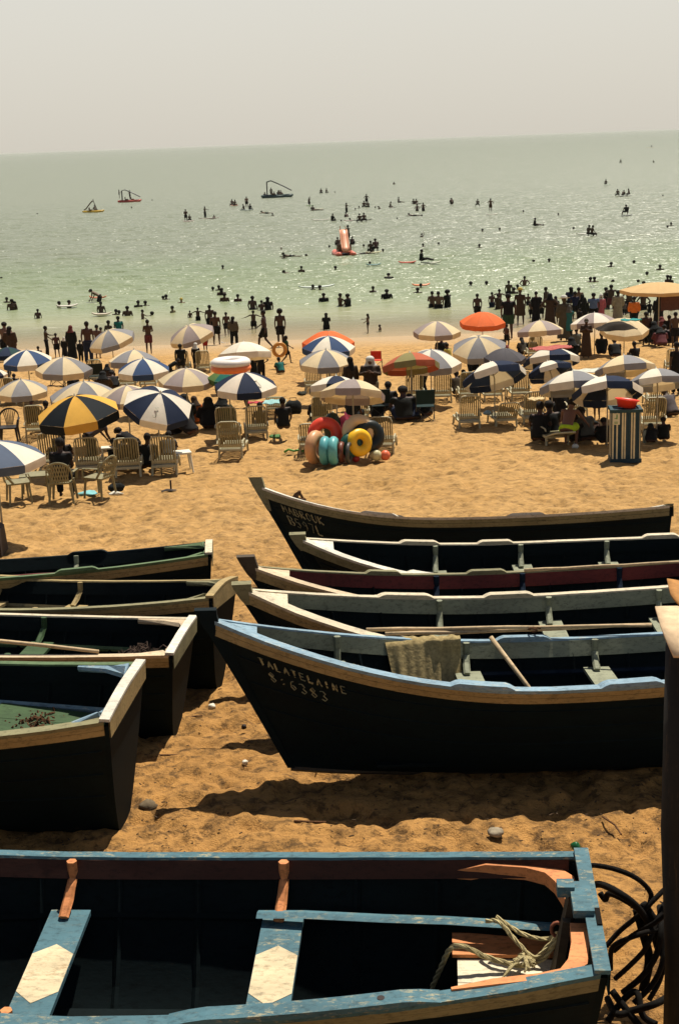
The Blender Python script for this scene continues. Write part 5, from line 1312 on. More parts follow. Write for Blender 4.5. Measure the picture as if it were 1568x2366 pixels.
b_ = J(knl=(-.11, .10, .50), knr=(.11, .10, .50)); lean(b_, 58); b_['wrl'] = b_['shl']+Vector((-.02, .16, -.48)); b_['wrr'] = b_['shr']+Vector((.02, .14, -.48)); b_['ell'] = b_['shl']+Vector((-.05, .03, -.26)); b_['elr'] = b_['shr']+Vector((.05, .03, -.26)); POSES['bend'] = b_
def sitj(ph=.46, ang=8, lk=.40, hands='knees'):
    j = J(); dz = ph-.93+.08
    for n in ('pel', 'hil', 'hir')+UP: j[n] = j[n]+Vector((0, 0, dz))
    lean(j, ang)
    for s_, x in (('l', -1), ('r', 1)):
        j['kn'+s_] = Vector((x*.14, lk+.03, ph+.08)); j['an'+s_] = Vector((x*.13, lk, .08))
        j['el'+s_] = j['sh'+s_]+Vector((x*.05, .06, -.27)); j['wr'+s_] = Vector((x*.12, lk-.12, ph+.16))
    return j
POSES['sit'] = sitj()
def groundsit(ang):
    j = sitj(.10, ang, .36)
    for s_, x in (('l', -1), ('r', 1)):
        j['kn'+s_] = Vector((x*.17, .36, .42)); j['an'+s_] = Vector((x*.12, .46, .07)); j['wr'+s_] = Vector((x*.10, .38, .40)); j['el'+s_] = j['sh'+s_]+Vector((x*.07, .10, -.24))
    return j
POSES['slump'] = groundsit(34)
POSES['lowsit'] = groundsit(14)
s_ = sitj(.40, 40, .38); s_['wrr'] = s_['shr']+Vector((.16, .34, -.36)); s_['elr'] = s_['shr']+Vector((.10, .16, -.20)); POSES['sitreach'] = s_
def longsit(ph=.10, ang=4, astride=False):
    j = J(); dz = ph-.90
    for n in ('pel', 'hil', 'hir')+UP: j[n] = j[n]+Vector((0, 0, dz))
    lean(j, ang)
    for s_, x in (('l', -1), ('r', 1)):
        if astride: j['kn'+s_] = Vector((x*.24, .34, ph-.02)); j['an'+s_] = Vector((x*.28, .40, ph-.42))
        else: j['kn'+s_] = Vector((x*.10, .42, ph+.10)); j['an'+s_] = Vector((x*.10, .84, .06))
        j['el'+s_] = j['sh'+s_]+Vector((x*.06, .04, -.27)); j['wr'+s_] = j['sh'+s_]+Vector((x*.05, .24, -.42))
    return j
POSES['longsit'] = longsit(); POSES['astride'] = longsit(.12, 10, True)
c_ = longsit(.14, 30); 
for s2, x in (('l', -1), ('r', 1)): c_['kn'+s2] = Vector((x*.16, .36, .46)); c_['an'+s2] = Vector((x*.13, .30, .07)); c_['wr'+s2] = Vector((x*.12, .42, .34)); c_['el'+s2] = c_['sh'+s2]+Vector((x*.07, .14, -.22))
POSES['squat'] = c_
pr = J(pel=(0, 0, .14), wai=(0, .15, .14), che=(0, .36, .18), nec=(0, .52, .25), hea=(0, .62, .34), shl=(-.17, .48, .20), ell=(-.27, .60, .10), wrl=(-.14, .78, .10), shr=(.17, .48, .20), elr=(.27, .60, .10), wrr=(.14, .78, .10),
       hil=(-.09, -.02, .13), knl=(-.12, -.43, .11), anl=(-.14, -.82, .12), hir=(.09, -.02, .13), knr=(.12, -.43, .11), anr=(.14, -.82, .12)); POSES['prone'] = pr
cr_ = J(pel=(0, 0, .34), wai=(0, .13, .36), che=(0, .32, .36), nec=(0, .46, .40), hea=(0, .58, .46), shl=(-.16, .42, .38), ell=(-.19, .45, .22), wrl=(-.18, .50, .06), shr=(.16, .42, .38), elr=(.20, .45, .22), wrr=(.18, .52, .06),
        hil=(-.09, 0, .33), knl=(-.13, .06, .05), anl=(-.13, -.32, .06), hir=(.09, 0, .33), knr=(.13, .06, .05), anr=(.13, -.32, .06)); POSES['crawl'] = cr_

def remesh(mb, vox, name, mats, sm=5):
    me = mb.build('tmp', mats); o = bpy.data.objects.new('tmp', me); COL.objects.link(o)
    r_ = o.modifiers.new('r', 'REMESH'); r_.mode = 'VOXEL'; r_.voxel_size = vox; r_.use_smooth_shade = True
    s_ = o.modifiers.new('s', 'SMOOTH'); s_.factor = .5; s_.iterations = sm
    dg = bpy.context.evaluated_depsgraph_get(); dg.update()
    out = bpy.data.meshes.new_from_object(o.evaluated_get(dg), depsgraph=dg); out.name = name
    bpy.data.objects.remove(o); bpy.data.meshes.remove(me)
    return out
def headframe(j):
    up = (j['hea']-j['nec']).normalized(); t = (j['nec']-j['wai']).normalized()
    if abs(t.z) < .75: up = Vector((0, -.35, .94)).normalized()
    x = Vector((1, 0, 0)); f = up.cross(x).normalized(); return x, f, up
def body_mesh(name, j, fem=False):
    mb = MB(); X = (1, 0, 0)
    hip = .165 if fem else .150
    mb.tube([j['pel']+(j['pel']-j['wai'])*.55, j['pel'], j['wai'], j['che'], j['nec']+(j['che']-j['nec'])*.28, j['nec']], [(.10, .085), (hip, .11), (.125 if fem else .135, .095), (.155, .115), (.13, .085), (.055, .055)], 14, maj=X)
    x, f_, u_ = headframe(j); h = j['hea']
    mb.tube([j['nec']-(h-j['nec'])*.25, h], .058, 8)
    rot = Matrix((x, f_, u_)).transposed()
    mb.ball(h+u_*.025, (.082, .101, .107), 14, 10, rot); mb.ball(h+f_*.03-u_*.045, (.060, .066, .068), 10, 8, rot)
    mb.ball(h+f_*.104-u_*.015, (.013, .020, .020), 6, 5, rot)
    for s_ in (-1, 1): mb.ball(h+x*s_*.082-f_*.005, (.010, .020, .030), 6, 5, rot)
    for s_ in 'lr':
        sh, el, wr = j['sh'+s_], j['el'+s_], j['wr'+s_]
        mb.tube([sh.lerp(j['che'], .35)+Vector((0, 0, .02)), sh, sh.lerp(el, .45), el, el.lerp(wr, .3), wr], [.062, .058, .047, .038, .038, .025], 9)
        d = (wr-el).normalized(); a = d.cross(Vector((1, 0, .01)) if abs(d.x) < .9 else Vector((0, 0, 1))).normalized()
        mb.tube([wr, wr+d*.045, wr+d*.095], [(.022, .026), (.018, .038), (.014, .036)], 8, maj=d.cross(a))
        hi, kn, an = j['hi'+s_], j['kn'+s_], j['an'+s_]
        mb.tube([hi+(hi-kn)*.12, hi+(kn-hi)*.10, hi.lerp(kn, .5), kn, kn.lerp(an, .3), kn.lerp(an, .7), an], [.085, .092, .074, .054, .053, .040, .034], 10)
        sh_ = (an-kn).normalized()
        ft = Vector((0, 1, 0)) if abs(sh_.z) > .5 else (Vector((0, 0, 1)) if kn.y < an.y else Vector((0, -1, .1)))
        if name.startswith('prone') or name.startswith('crawl'): ft = Vector((0, -1, .1))
        toe = an+ft*.15+sh_*.045
        mb.tube([an-ft*.045+sh_*.04, an+sh_*.035, an+ft*.08+sh_*.042, toe], [(.028, .028), (.034, .034), (.040, .024), (.032, .014)], 8, maj=X)
    me = remesh(mb, .021, name, M['skin'], 4)
    # fingers, thumb, eyes and mouth ride on the same mesh
    ex = MB()
    for s_, sg in (('l', -1), ('r', 1)):
        el, wr = j['el'+s_], j['wr'+s_]; d = (wr-el).normalized(); a = d.cross(Vector((1, 0, .01)) if abs(d.x) < .9 else Vector((0, 0, 1))).normalized(); b = d.cross(a)
        for k, ln in enumerate((.060, .072, .066, .050)):
            o = wr+d*.085+a*(-.028+.019*k)*1.0; c = b*(.012*(1 if sg > 0 else -1))
            ex.tube([o, o+d*ln*.55+c*.4, o+d*ln*.95+c*1.6], [.0085, .008, .0065], 5)
        o = wr+d*.03-a*.030; ex.tube([o, o+d*.035-a*.018, o+d*.062-a*.02], [.011, .0095, .008], 5)
    ey = MB()
    for s_ in (-1, 1): ey.ball(h+f_*.095+x*s_*.030+u_*.012, (.011, .008, .007), 6, 5, rot)
    ey.box(h+f_*.091-u_*.055, (.040, .012, .008), rot)
    bm = bmesh.new(); bm.from_mesh(me)
    for m_, idx in ((ex, 0), (ey, 1)):
        vs = [bm.verts.new(q) for q in m_.v]
        for q in m_.f:
            try: fc = bm.faces.new([vs[i] for i in q]); fc.material_index = idx; fc.smooth = True
            except ValueError: pass
    bm.to_mesh(me); bm.free()
    me.materials.clear(); me.materials.append(M['skin']); me.materials.append(M['features'])
    return me
def garment(kind, j, pose):
    X = (1, 0, 0); mb = MB()
    def torso(lo=0.0, hi=1.0, ex_=.018, flare=0):
        a = j['pel']+(j['pel']-j['wai'])*lo
        mb.tube([a, j['pel'], j['wai'], j['che'], j['nec']+(j['che']-j['nec'])*.34, j['nec']+(j['che']-j['nec'])*.12], [(.155+ex_+flare, .125+ex_+flare), (.165+ex_, .125+ex_), (.15+ex_, .11+ex_), (.165+ex_, .125+ex_), (.14+ex_, .095+ex_), (.07, .07)], 14, maj=X)
    def sleeves(q, ex_=.014):
        for s_ in 'lr':
            sh, el, wr = j['sh'+s_], j['el'+s_], j['wr'+s_]
            if q <= 1: mb.tube([sh.lerp(j['che'], .4), sh, sh.lerp(el, q)], [.060+ex_, .054+ex_, .052+ex_], 9)
            else: mb.tube([sh.lerp(j['che'], .4), sh, el, el.lerp(wr, q-1)], [.060+ex_, .054+ex_, .047+ex_, .042+ex_], 9)
    def legs(q, ex_=.02):
        mb.tube([j['pel']+(j['wai']-j['pel'])*.35, j['pel'], j['pel']+(j['pel']-j['wai'])*.35], [(.155+ex_*.5, .115+ex_*.5), (.16+ex_, .12+ex_), (.13+ex_, .10+ex_)], 14, maj=X)
        for s_ in 'lr':
            hi, kn, an = j['hi'+s_], j['kn'+s_], j['an'+s_]
            if q <= 1: mb.tube([hi+(hi-kn)*.08, hi.lerp(kn, .3), hi.lerp(kn, q)], [.095+ex_, .09+ex_, .082+ex_*1.4], 10)
            else: mb.tube([hi+(hi-kn)*.08, hi.lerp(kn, .4), kn, kn.lerp(an, q-1)], [.095+ex_, .085+ex_, .068+ex_, .055+ex_], 10)
    if kind == 'shorts': legs(.82)
    elif kind == 'briefs': legs(.22, .010)
    elif kind == 'trousers': legs(1.95)
    elif kind == 'shirt': torso(.15, ex_=.018, flare=.01); sleeves(.55)
    elif kind == 'longshirt': torso(.5, ex_=.02, flare=.015); sleeves(1.9)
    elif kind == 'robe':
        torso(.2); sleeves(1.85, .024)
        kn = (j['knl']+j['knr'])/2; an = (j['anl']+j['anr'])/2
        if abs((an-kn).z) > .2 and kn.z < j['pel'].z-.2: mb.tube([j['wai'], j['pel'], kn, an+Vector((0, 0, .02))], [(.16, .12), (.19, .15), (.22, .18), (.27, .21)], 16, maj=X)
        else: mb.tube([j['wai'], j['pel'], kn, an], [(.17, .13), (.20, .16), (.22, .13), (.20, .12)], 16, maj=X)
    elif kind == 'dress':
        torso(.2); sleeves(.5, .02)
        kn = (j['knl']+j['knr'])/2; mb.tube([j['wai'], j['pel'], kn], [(.15, .11), (.19, .15), (.24, .20)], 16, maj=X)
    return remesh(mb, .026, kind, M['cloth'], 6)
def headwear(kind, j):
    x, f_, u_ = headframe(j); h = j['hea']+u_*.02; rot = Matrix((x, f_, u_)).transposed(); mb = MB()
    if kind == 'hair':
        mb.ball(h-f_*.018+u_*.024, (.095, .107, .106), 16, 11, rot); rr = random.Random(5)
        mb.v = [tuple(Vector(q)+Vector((rr.uniform(-.005, .005), rr.uniform(-.005, .005), rr.uniform(-.005, .005)))) for q in mb.v]; return mb.build('hair', M['hair'], True)
    if kind == 'afro':
        mb.ball(h-f_*.02+u_*.035, (.140, .140, .128), 14, 9, rot); rr = random.Random(3)
        mb.v = [tuple(Vector(q)+Vector((rr.uniform(-.008, .008),)*3)) for q in mb.v]; return mb.build('hair', M['hair'], True)
    if kind == 'longhair':
        mb.ball(h-f_*.02+u_*.02, (.104, .110, .108), 14, 9, rot); mb.tube([h-f_*.04, h-f_*.075-u_*.12, h-f_*.085-u_*.26, h-f_*.07-u_*.36], [(.085, .06), (.095, .045), (.085, .035), (.04, .02)], 10, maj=(1, 0, 0)); return remesh(mb, .02, 'hair', M['hair'], 3)
    if kind == 'scarf':
        mb.ball(h-f_*.012+u_*.015, (.110, .118, .118), 14, 9, rot); mb.tube([h-f_*.02, h-f_*.03-u_*.13, h-f_*.02-u_*.24], [(.095, .09), (.13, .10), (.20, .13)], 12, maj=(1, 0, 0)); return remesh(mb, .022, 'headscarf', M['cloth'], 5)
    if kind == 'hat':
        mb.tube([h+u_*.045, h+u_*.052, h+u_*.06], [.20, .21, .12], 18); mb.tube([h+u_*.03, h+u_*.12, h+u_*.165], [.118, .105, .05], 14); return mb.build('sun_hat', M['cloth'], True)
    if kind == 'cap':
        mb.ball(h+u_*.03-f_*.004, (.100, .112, .098), 12, 8, rot); mb.box(h+f_*.13+u_*.035, (.13, .12, .012), rot); return mb.build('cap', M['cloth'], True)
BM, GM, HM = {}, {}, {}
SK = dict(d=(.055, .028, .016), m=(.11, .058, .034), l=(.17, .095, .055), t=(.12, .065, .04))
K = dict(k=(.008, .009, .009), n=(.012, .018, .045), r=(.30, .02, .012), b=(.03, .07, .14), g=(.02, .06, .03), w=(.60, .58, .52), o=(.55, .16, .03), y=(.50, .38, .10), z=(.055, .032, .018),
         p=(.40, .12, .12), e=(.09, .09, .08), lime=(.45, .62, .03), t=(.02, .14, .13), c=(.30, .24, .15), m=(.12, .03, .03), s=(.10, .16, .22), v=(.07, .06, .04))
PEO = []
def person(pos, pose, yaw, height, label, skin='d', top=None, bot='shorts:k', head='hair', group=None, tilt=None, sc=None):
    """top / bot / head are 'kind:colour'"""
    j = POSES[pose]; fem = head.split(':')[0] in ('longhair', 'scarf')
    bk = (pose, fem)
    if bk not in BM: BM[bk] = body_mesh(pose+'_body', j, fem)
    s_ = height/1.72
    root = empty('person', pos, 0, label, 'person', group)
    # a child keeps a larger head: the whole figure is scaled, the head part stays with it
    root.rotation_euler = (0, 0, R(yaw)) if tilt is None else (R(tilt), 0, R(yaw))
    w_ = sc or (1.0 if height > 1.4 else 1.06)
    root.scale = (s_*w_, s_*w_, s_)
    c = SK[skin]; link('body', BM[bk], root, tuple(q*rnd.uniform(.8, 1.2) for q in c))
    for g_ in (top, bot):
        if not g_: continue
        kd, cl = g_.split(':'); gk = (kd, pose)
        if gk not in GM: GM[gk] = garment(kd, j, pose)
        link(kd, GM[gk], root, tuple(min(1, q*rnd.uniform(.85, 1.15)) for q in K[cl]))
    hd = head.split(':'); hk = (hd[0], pose)
    if hk not in HM: HM[hk] = headwear(hd[0], j)
    link(HM[hk].name.split('.')[0], HM[hk], root, K[hd[1]] if len(hd) > 1 else None)
    PEO.append(root); return root
def G(fr, x, yh, yc, pose, yaw, label, **k):
    """both head top and feet seen: stands on the sand (or on the bed under thin water)"""
    p = at(fr, x, yc); top = hgt(fr, x, yh, p); hh = POSES[pose]['hea'].z+.12
    return person(Vector((p[0], p[1], gz(p[1]))), pose, yaw, max(.6, top/hh*1.72), label, **k)
def Hd(fr, x, yh, h, pose, yaw, label, lift=0, **k):
    """only the head seen: a person of known height on the sand, found from the top of the head"""
    hh = (POSES[pose]['hea'].z+.12)*h/1.72
    p = at(fr, x, yh, hh+lift); return person(Vector((p[0], p[1], gz(p[1])+lift)), pose, yaw, h, label, **k)
def Wd(fr, x, yh, yw, label, pose='stand', yaw=0, h=1.7, grp=None, **k):
    """in the water: yw is where the water meets the body"""
    p = at(fr, x, yw, 0, True); vis = hgt(fr, x, yh, p); hh = (POSES[pose]['hea'].z+.12)*h/1.72
    k.setdefault('bot', 'shorts:k'); k['sc'] = (k.get('sc') or 1.0)*1.12
    return person(Vector((p[0], p[1], vis-hh)), pose, yaw, h, label, group=grp, **k)
# --- shore, left
Hd('N1', 48, 100, 1.78, 'stand', 8, 'heavy bare backed man standing at the far left of the shore', skin='l', bot='shorts:k', sc=1.35)
Hd('N1', 110, 150, 1.62, 'contra', -10, 'woman in a loose brown wrap beside the heavy man at far left', top='robe:z', bot=None, head='longhair', skin='m', sc=1.25)
G('N1', 572, 145, 515, 'reach', -80, 'thin boy holding one arm out, alone at the shore on the left', skin='d', bot='trousers:k')
Hd('N1', 457, 388, 1.05, 'stand', 20, 'small child whose head shows above the blue and white parasol at far left')
G('N1', 877, 138, 560, 'stand', -8, 'woman in a long black robe and dark red headscarf leading a child', top='robe:k', bot=None, head='scarf:m')
G('N1', 785, 275, 520, 'stand', 10, 'figure in black with a pale scarf just left of the robed woman', top='robe:k', bot=None, head='scarf:w')
G('N1', 978, 312, 572, 'stand', -5, 'small child in dark clothes holding the robed woman by the hand', top='longshirt:k', bot='trousers:k')
G('N1', 1075, 92, 600, 'stand', 5, 'tall bare chested man right of the robed woman and child', bot='trousers:n')
Hd('N1', 1155, 132, 1.55, 'stand', -20, 'bare shouldered boy just behind the tilted cream parasol', skin='m')
Wd('N1', 1305, 78, 200, 'bather behind the crown of the tilted cream parasol', yaw=-30)
Wd('N1', 1425, 28, 190, 'youth in a teal shirt standing in the water behind the tilted cream parasol', top='shirt:t', yaw=30)
G('Z4', 1378, 415, 730, 'fold', 5, 'man with folded arms and dark red shorts standing at the shore, left part', bot='shorts:m')
# --- sea, left
Wd('Z4', 67, 208, 258, 'swimmer with head and neck out, leftmost in the water')
Wd('Z4', 118, 225, 322, 'swimmer with shoulders out, left one of a clasped pair near the left edge', sc=1.2)
Wd('Z4', 142, 245, 320, 'swimmer facing left, right one of a clasped pair near the left edge', yaw=80)
Wd('Z4', 355, 316, 402, 'child standing chest deep alone, below the swimmer pair at left', h=1.3)
Wd('Z4', 548, 245, 300, 'swimmer at the tail of a white float, left part of the sea', yaw=-60)
Wd('Z4', 640, 235, 300, 'swimmer in black leaning over a white float, left part of the sea', top='shirt:k', yaw=-80)
Wd('Z4', 925, 130, 245, 'man bent over a pink float, left part of the sea', pose='bend', yaw=80, skin='l', h=1.75)
Wd('Z4', 935, 250, 372, 'boy astride a small board facing away, below the man with the pink float', pose='astride', h=1.6)
Wd('Z4', 1072, 318, 372, 'swimmer with head out, left one of two heads near the teal shirted youth')
Wd('Z4', 1100, 328, 372, 'swimmer with head out, right one of two heads near the teal shirted youth')
Wd('Z4', 1178, 290, 378, 'man with his shoulders out of the water, between two heads at left', sc=1.15)
Wd('Z4', 1277, 238, 302, 'head and neck of a swimmer, left one of two level heads at left of centre', sc=1.1)
Wd('Z4', 1342, 240, 290, 'head of a swimmer, right one of two level heads at left of centre', sc=1.15)
Wd('Z4', 1317, 322, 412, 'child chest deep holding an arm forward, left of centre', pose='reach', yaw=-70, h=1.3)
Wd('Z4', 1403, 340, 372, 'lone head of a swimmer just right of the child with an arm forward', sc=1.2)
Wd('Z4', 1505, 195, 226, 'left head of a touching pair of swimmers left of centre')
Wd('Z4', 1533, 183, 228, 'right head of a touching pair of swimmers left of centre', sc=1.1)
Wd('Z5', 165, 213, 256, 'swimmer in a yellow cap', head='cap:y', skin='l')
Wd('Z5', 455, 112, 146, 'upper left head of three swimmers close together at left of centre')
Wd('Z5', 510, 98, 145, 'upper right head of three swimmers close together at left of centre')
Wd('Z5', 536, 122, 190, 'swimmer with a big mane of hair just above a shoulder deep man', head='longhair', sc=1.2)
Wd('Z5', 563, 170, 250, 'shoulder deep man below the swimmer with the mane of hair', sc=1.15)
Wd('Z5', 685, 180, 245, 'shoulder deep youth alone between two groups at left of centre')
Wd('Z5', 85, 288, 352, 'pale shouldered bather just right of the lone head, left of centre', skin='l', yaw=60)
Wd('Z5', 320, 303, 425, 'small child with both arms spread in knee deep water', pose='armsout', h=1.15)
Wd('Z5', 432, 280, 480, 'slim youth standing in the water behind the man in long dark shorts', h=1.65)
G('Z5', 488, 340, 645, 'contra', -10, 'broad man in long dark shorts wading at left of centre', bot='shorts:k', h=None) if False else G('Z5', 488, 340, 645, 'contra', -10, 'broad man in long dark shorts wading at left of centre', bot='shorts:k', sc=1.1)
G('Z5', 585, 346, 572, 'stand', 8, 'thin boy between the broad man and the woman in a shawl', bot='shorts:k')
G('Z5', 650, 385, 650, 'contra', -15, 'woman in an open brown shawl walking at the shore', top='longshirt:v', bot='trousers:k', head='longhair', sc=1.2)
Wd('Z5', 822, 196, 320, 'tall man at the left of three hugging bathers', sc=1.15, yaw=-30, grp=None)
Wd('Z5', 905, 236, 330, 'child in the middle of three hugging bathers', h=1.4)
Wd('Z5', 962, 205, 325, 'woman with long hair at the right of three hugging bathers', head='longhair', top='shirt:k', sc=1.15)
Wd('Z5', 832, 330, 500, 'boy with arms spread in shin deep water under the hugging bathers', pose='armsout', h=1.3)
G('Z5', 935, 328, 700, 'walk', 78, 'lean man in dark shorts striding left along the wet sand', bot='shorts:k')
G('Z5', 1082, 320, 665, 'stand', 4, 'youth with an afro and dark shorts standing on the wet sand', head='afro', bot='shorts:k')
G('Z5', 1135, 562, 822, 'walk', -80, 'child in a green shirt walking with a straw coloured swim ring', top='shirt:g', bot='shorts:k', head='longhair')
G('Z5', 1085, 770, 915, 'squat', 20, 'small child in a pale green top crouching on the sand', top='shirt:t', bot='shorts:z')
c = on('Z5', 1068, 690, .75); torus('swim_ring', c, .24, .075, 0, (R(90), 0, R(15)), (.50, .22, .04), 'straw coloured swim ring carried by the child in green', sq=1)
G('Z5', 835, 690, 935, 'stand', 12, 'woman in black with a wide straw hat under the plain white parasol', top='robe:k', bot=None, head='hat:c')
G('Z5', 905, 700, 975, 'hips', 10, 'man in black with hands on hips beside the straw hat woman', top='shirt:k', bot='trousers:k', sc=1.15)
Hd('N2', 1235, 288, 1.7, 'bend', -65, 'bare backed man leaning over behind the orange and white ring', skin='m', bot='shorts:n', sc=1.1)
Hd('N2', 665, 205, 1.25, 'stand', 10, 'dark seated looking figure behind the left of the empty loungers', top='shirt:k', sc=1.2) 
Hd('N2', 850, 190, 1.2, 'stand', -20, 'figure with a white cloth behind the right of the empty loungers', top='shirt:k', head='scarf:w')
G('N2', 975, 60, 300, 'stand', 10, 'person in red shorts half hidden by the mauve parasol', bot='shorts:r', top='shirt:m')
Hd('N2', 540, 385, 1.0, 'bend', -80, 'dark head and shoulder leaning out right of the flat cream parasol', top='shirt:k')
# --- sea, centre near shore
Wd('Z5', 1375, 92, 140, 'left swimmer holding the pale surfboard', yaw=-40)
Wd('Z5', 1440, 98, 146, 'right swimmer holding the pale surfboard', yaw=40, sc=1.15)
Wd('Z5', 1475, 170, 248, 'bather in a dark shirt shoulder deep under the pale surfboard', top='shirt:k', sc=1.15)
Wd('Z5', 1500, 352, 500, 'girl with her hands at her chest, behind the central orange parasol', pose='phone', head='longhair', h=1.45, top='shirt:k')
Wd('Z6', 115, 166, 285, 'left one of a waist deep couple facing each other', pose='reach', yaw=-60)
Wd('Z6', 183, 170, 285, 'right one of a waist deep couple, in a dark shirt', pose='reach', yaw=60, top='shirt:k', sc=1.25)
Wd('Z6', 405, 103, 150, 'lone head with a white splash beneath it, centre')
Wd('Z6', 527, 130, 218, 'lone man in a dark shirt shoulder deep, centre', top='shirt:k', sc=1.3)
Wd('Z6', 828, 78, 118, 'swimmer with only hair showing above the orange board')
Wd('Z6', 800, 115, 165, 'swimmer gripping the orange board from below', sc=1.2)
Wd('Z6', 930, 148, 292, 'left of three bathers standing waist deep together', pose='fold', skin='m')
Wd('Z6', 985, 150, 300, 'middle of three bathers standing waist deep together', skin='m', sc=1.1)
Wd('Z6', 1065, 138, 290, 'right of three bathers, in a dark shirt with big hair', pose='reach', yaw=40, top='shirt:k', head='afro', sc=1.1)
Wd('Z6', 1270, 60, 92, 'swimmer floating on the back, head at the right end, right of centre', sc=1.2)
Wd('Z6', 1410, 56, 86, 'swimmer head trailing a line of white splashes', sc=1.1)
Wd('Z6', 1330, 170, 420, 'boy standing thigh deep behind the right orange parasol', h=1.5)
G('Z6', 362, 346, 522, 'reach', 75, 'naked toddler reaching an arm out in the shallows', skin='m', bot='briefs:k', head='longhair')
Wd('Z6', 470, 443, 490, 'small child lying in the shallows right of the reaching toddler', pose='longsit', yaw=70, h=1.0)
Hd('N3', 1450, 195, 1.62, 'phone', 172, 'woman in brown with a white headscarf walking up the sand', top='longshirt:z', bot='trousers:c', head='scarf:w', skin='m', sc=1.3)
# --- shore, right: the crowd
Wd('N8', 220, 315, 520, 'boy with arms stretched sideways behind the girl in orange straps', pose='armsout', yaw=-20, h=1.5)
G('N8', 198, 388, 720, 'contra', 10, 'girl in orange straps and a dark skirt left of the black T-shirt man', top='dress:z', bot=None)
Wd('N8', 360, 188, 378, 'slim boy standing in the water above the black T-shirt man', h=1.5)
Wd('N8', 492, 244, 300, 'head of a bather at the top of the cluster above the sun hat girl')
Wd('N8', 435, 288, 372, 'head and shoulders of a bather left of the sun hat girl', sc=1.2)
G('N8', 355, 385, 1055, 'stand', 4, 'man in a black T-shirt and green shorts, back to the viewer', top='shirt:k', bot='shorts:g', sc=1.15)
G('N8', 530, 305, 865, 'contra', -15, 'girl in a pale sun hat and dark short dress at the shore', top='dress:z', bot=None, head='hat:y')
Wd('N8', 650, 383, 560, 'child carried high beside the girl in the sun hat', h=1.0)
G('N8', 768, 350, 830, 'stand', 10, 'woman wrapped in a long dark cloth, between the sun hat girl and the tall youth', top='robe:k', bot=None, skin='m')
Wd('N8', 915, 285, 500, 'tall youth looking down to the left in the crowd', yaw=50)
G('N8', 975, 380, 880, 'hips', -12, 'stout woman in a long dark robe with hands at her waist', top='robe:z', bot=None, head='scarf:k', sc=1.2)
G('N8', 1185, 425, 1085, 'contra', 8, 'woman in a cream straw hat and a long brown dress', top='robe:v', bot=None, head='hat:w', sc=1.15)
G('N8', 1255, 560, 1085, 'reach', -14, 'woman with a grey green scarf and teal dress right of the straw hat', top='dress:t', bot='trousers:k', head='scarf:e')
Wd('N8', 1290, 285, 520, 'long haired bather in dark blue at the shore', head='longhair', top='shirt:n', sc=1.2)
Wd('N8', 1405, 292, 560, 'bare shouldered man standing right of the long haired bather', skin='m', sc=1.1)
Hd('N8', 1462, 392, 1.62, 'stand', 5, 'woman in black with covered hair, left one of a pair behind the pale parasol', top='robe:k', bot=None, head='scarf:k')
Hd('N8', 1492, 440, 1.55, 'stand', -10, 'woman in black with covered hair, right one of a pair behind the pale parasol', top='robe:k', bot=None, head='scarf:k')
Wd('N8', 597, 120, 255, 'bather chest deep with elbows out, above the crowd', pose='hips', h=1.5, skin='m')
G('N8', 328, 838, 1200, 'contra', -50, 'boy with bare back under the right orange parasol', skin='d', bot='shorts:k')
Hd('N6', 200, 293, 1.72, 'stand', -8, 'man in a blue grey shirt in the crowd behind the pale parasol', top='shirt:s', sc=1.25)
Hd('N6', 320, 308, 1.6, 'stand', 175, 'woman in a white headscarf turned back towards the beach', top='robe:p', bot=None, head='scarf:w', skin='l')
Wd('N6', 400, 203, 530, 'bather in a dark peaked hat beside the white scarfed woman', head='cap:k', top='shirt:k', yaw=40)
Wd('N6', 478, 162, 540, 'muscular bare backed man standing behind the patterned shirt man', pose='hips', sc=1.15, bot='shorts:m')
Hd('N6', 592, 253, 1.74, 'stand', 6, 'tall man in a long patterned grey red shirt', top='robe:c', bot=None, sc=1.2) 
Wd('N6', 765, 198, 600, 'bare chested man left of the orange shirt, under the market parasol edge', pose='hips', sc=1.1, bot='trousers:k')
Hd('N6', 850, 350, 1.62, 'stand', -6, 'man in an orange shirt and dark trousers under the market parasol edge', top='longshirt:o', bot='trousers:k', sc=1.2)
Wd('N6', 1000, 105, 160, 'lone head just above the market parasol', sc=1.1)
Wd('N6', 990, 270, 560, 'man in dark trunks wading under the market parasol', pose='hips', bot='shorts:k')
Hd('N6', 1245, 320, 1.68, 'stand', 14, 'woman in a black robe beneath the hanging brown cloth', top='robe:k', bot=None, head='scarf:k', sc=1.25)
Wd('N6', 1380, 5, 120, 'left one of two entwined bathers above the market parasol', yaw=30)
Wd('N6', 1425, 15, 122, 'right one of two entwined bathers above the market parasol', yaw=-50)
Wd('N6', 1445, 475, 560, 'child in the water right of the black robed woman', h=1.2)
Hd('N6', 1510, 600, 1.5, 'stand', 0, 'person at the right edge behind the red patterned figure', sc=1.1)
Hd('N6', 1040, 596, 1.45, 'contra', 10, 'close cropped person in the shade right of the cream parasol', top='shirt:z', sc=1.3)
Hd('N6', 1320, 680, 1.25, 'lowsit', 20, 'seated figure in a red patterned cloth near the right edge', top='robe:m', bot=None, head='scarf:m', sc=1.5)
Hd('N6', 1400, 660, 1.5, 'lowsit', -20, 'dark seated figure right behind the red patterned one', top='shirt:k', sc=1.2)
Hd('N6', 1130, 700, 1.5, 'lowsit', 10, 'dark seated figure left of the red patterned one', top='shirt:k', sc=1.2)
Hd('N6', 1390, 820, 1.5, 'slump', 10, 'seated person in deep shade by the right edge', top='shirt:k', sc=1.2)
Hd('N6', 330, 925, 1.7, 'lowsit', -10, 'seated person in black with a teal stripe left of the cream parasol pole', top='shirt:k', bot='trousers:k')
G('N6', 80, 705, 1330, 'phone', 170, 'tall person in a dark robe and square hat carrying white cups', top='robe:z', bot=None, head='cap:v', sc=1.0)
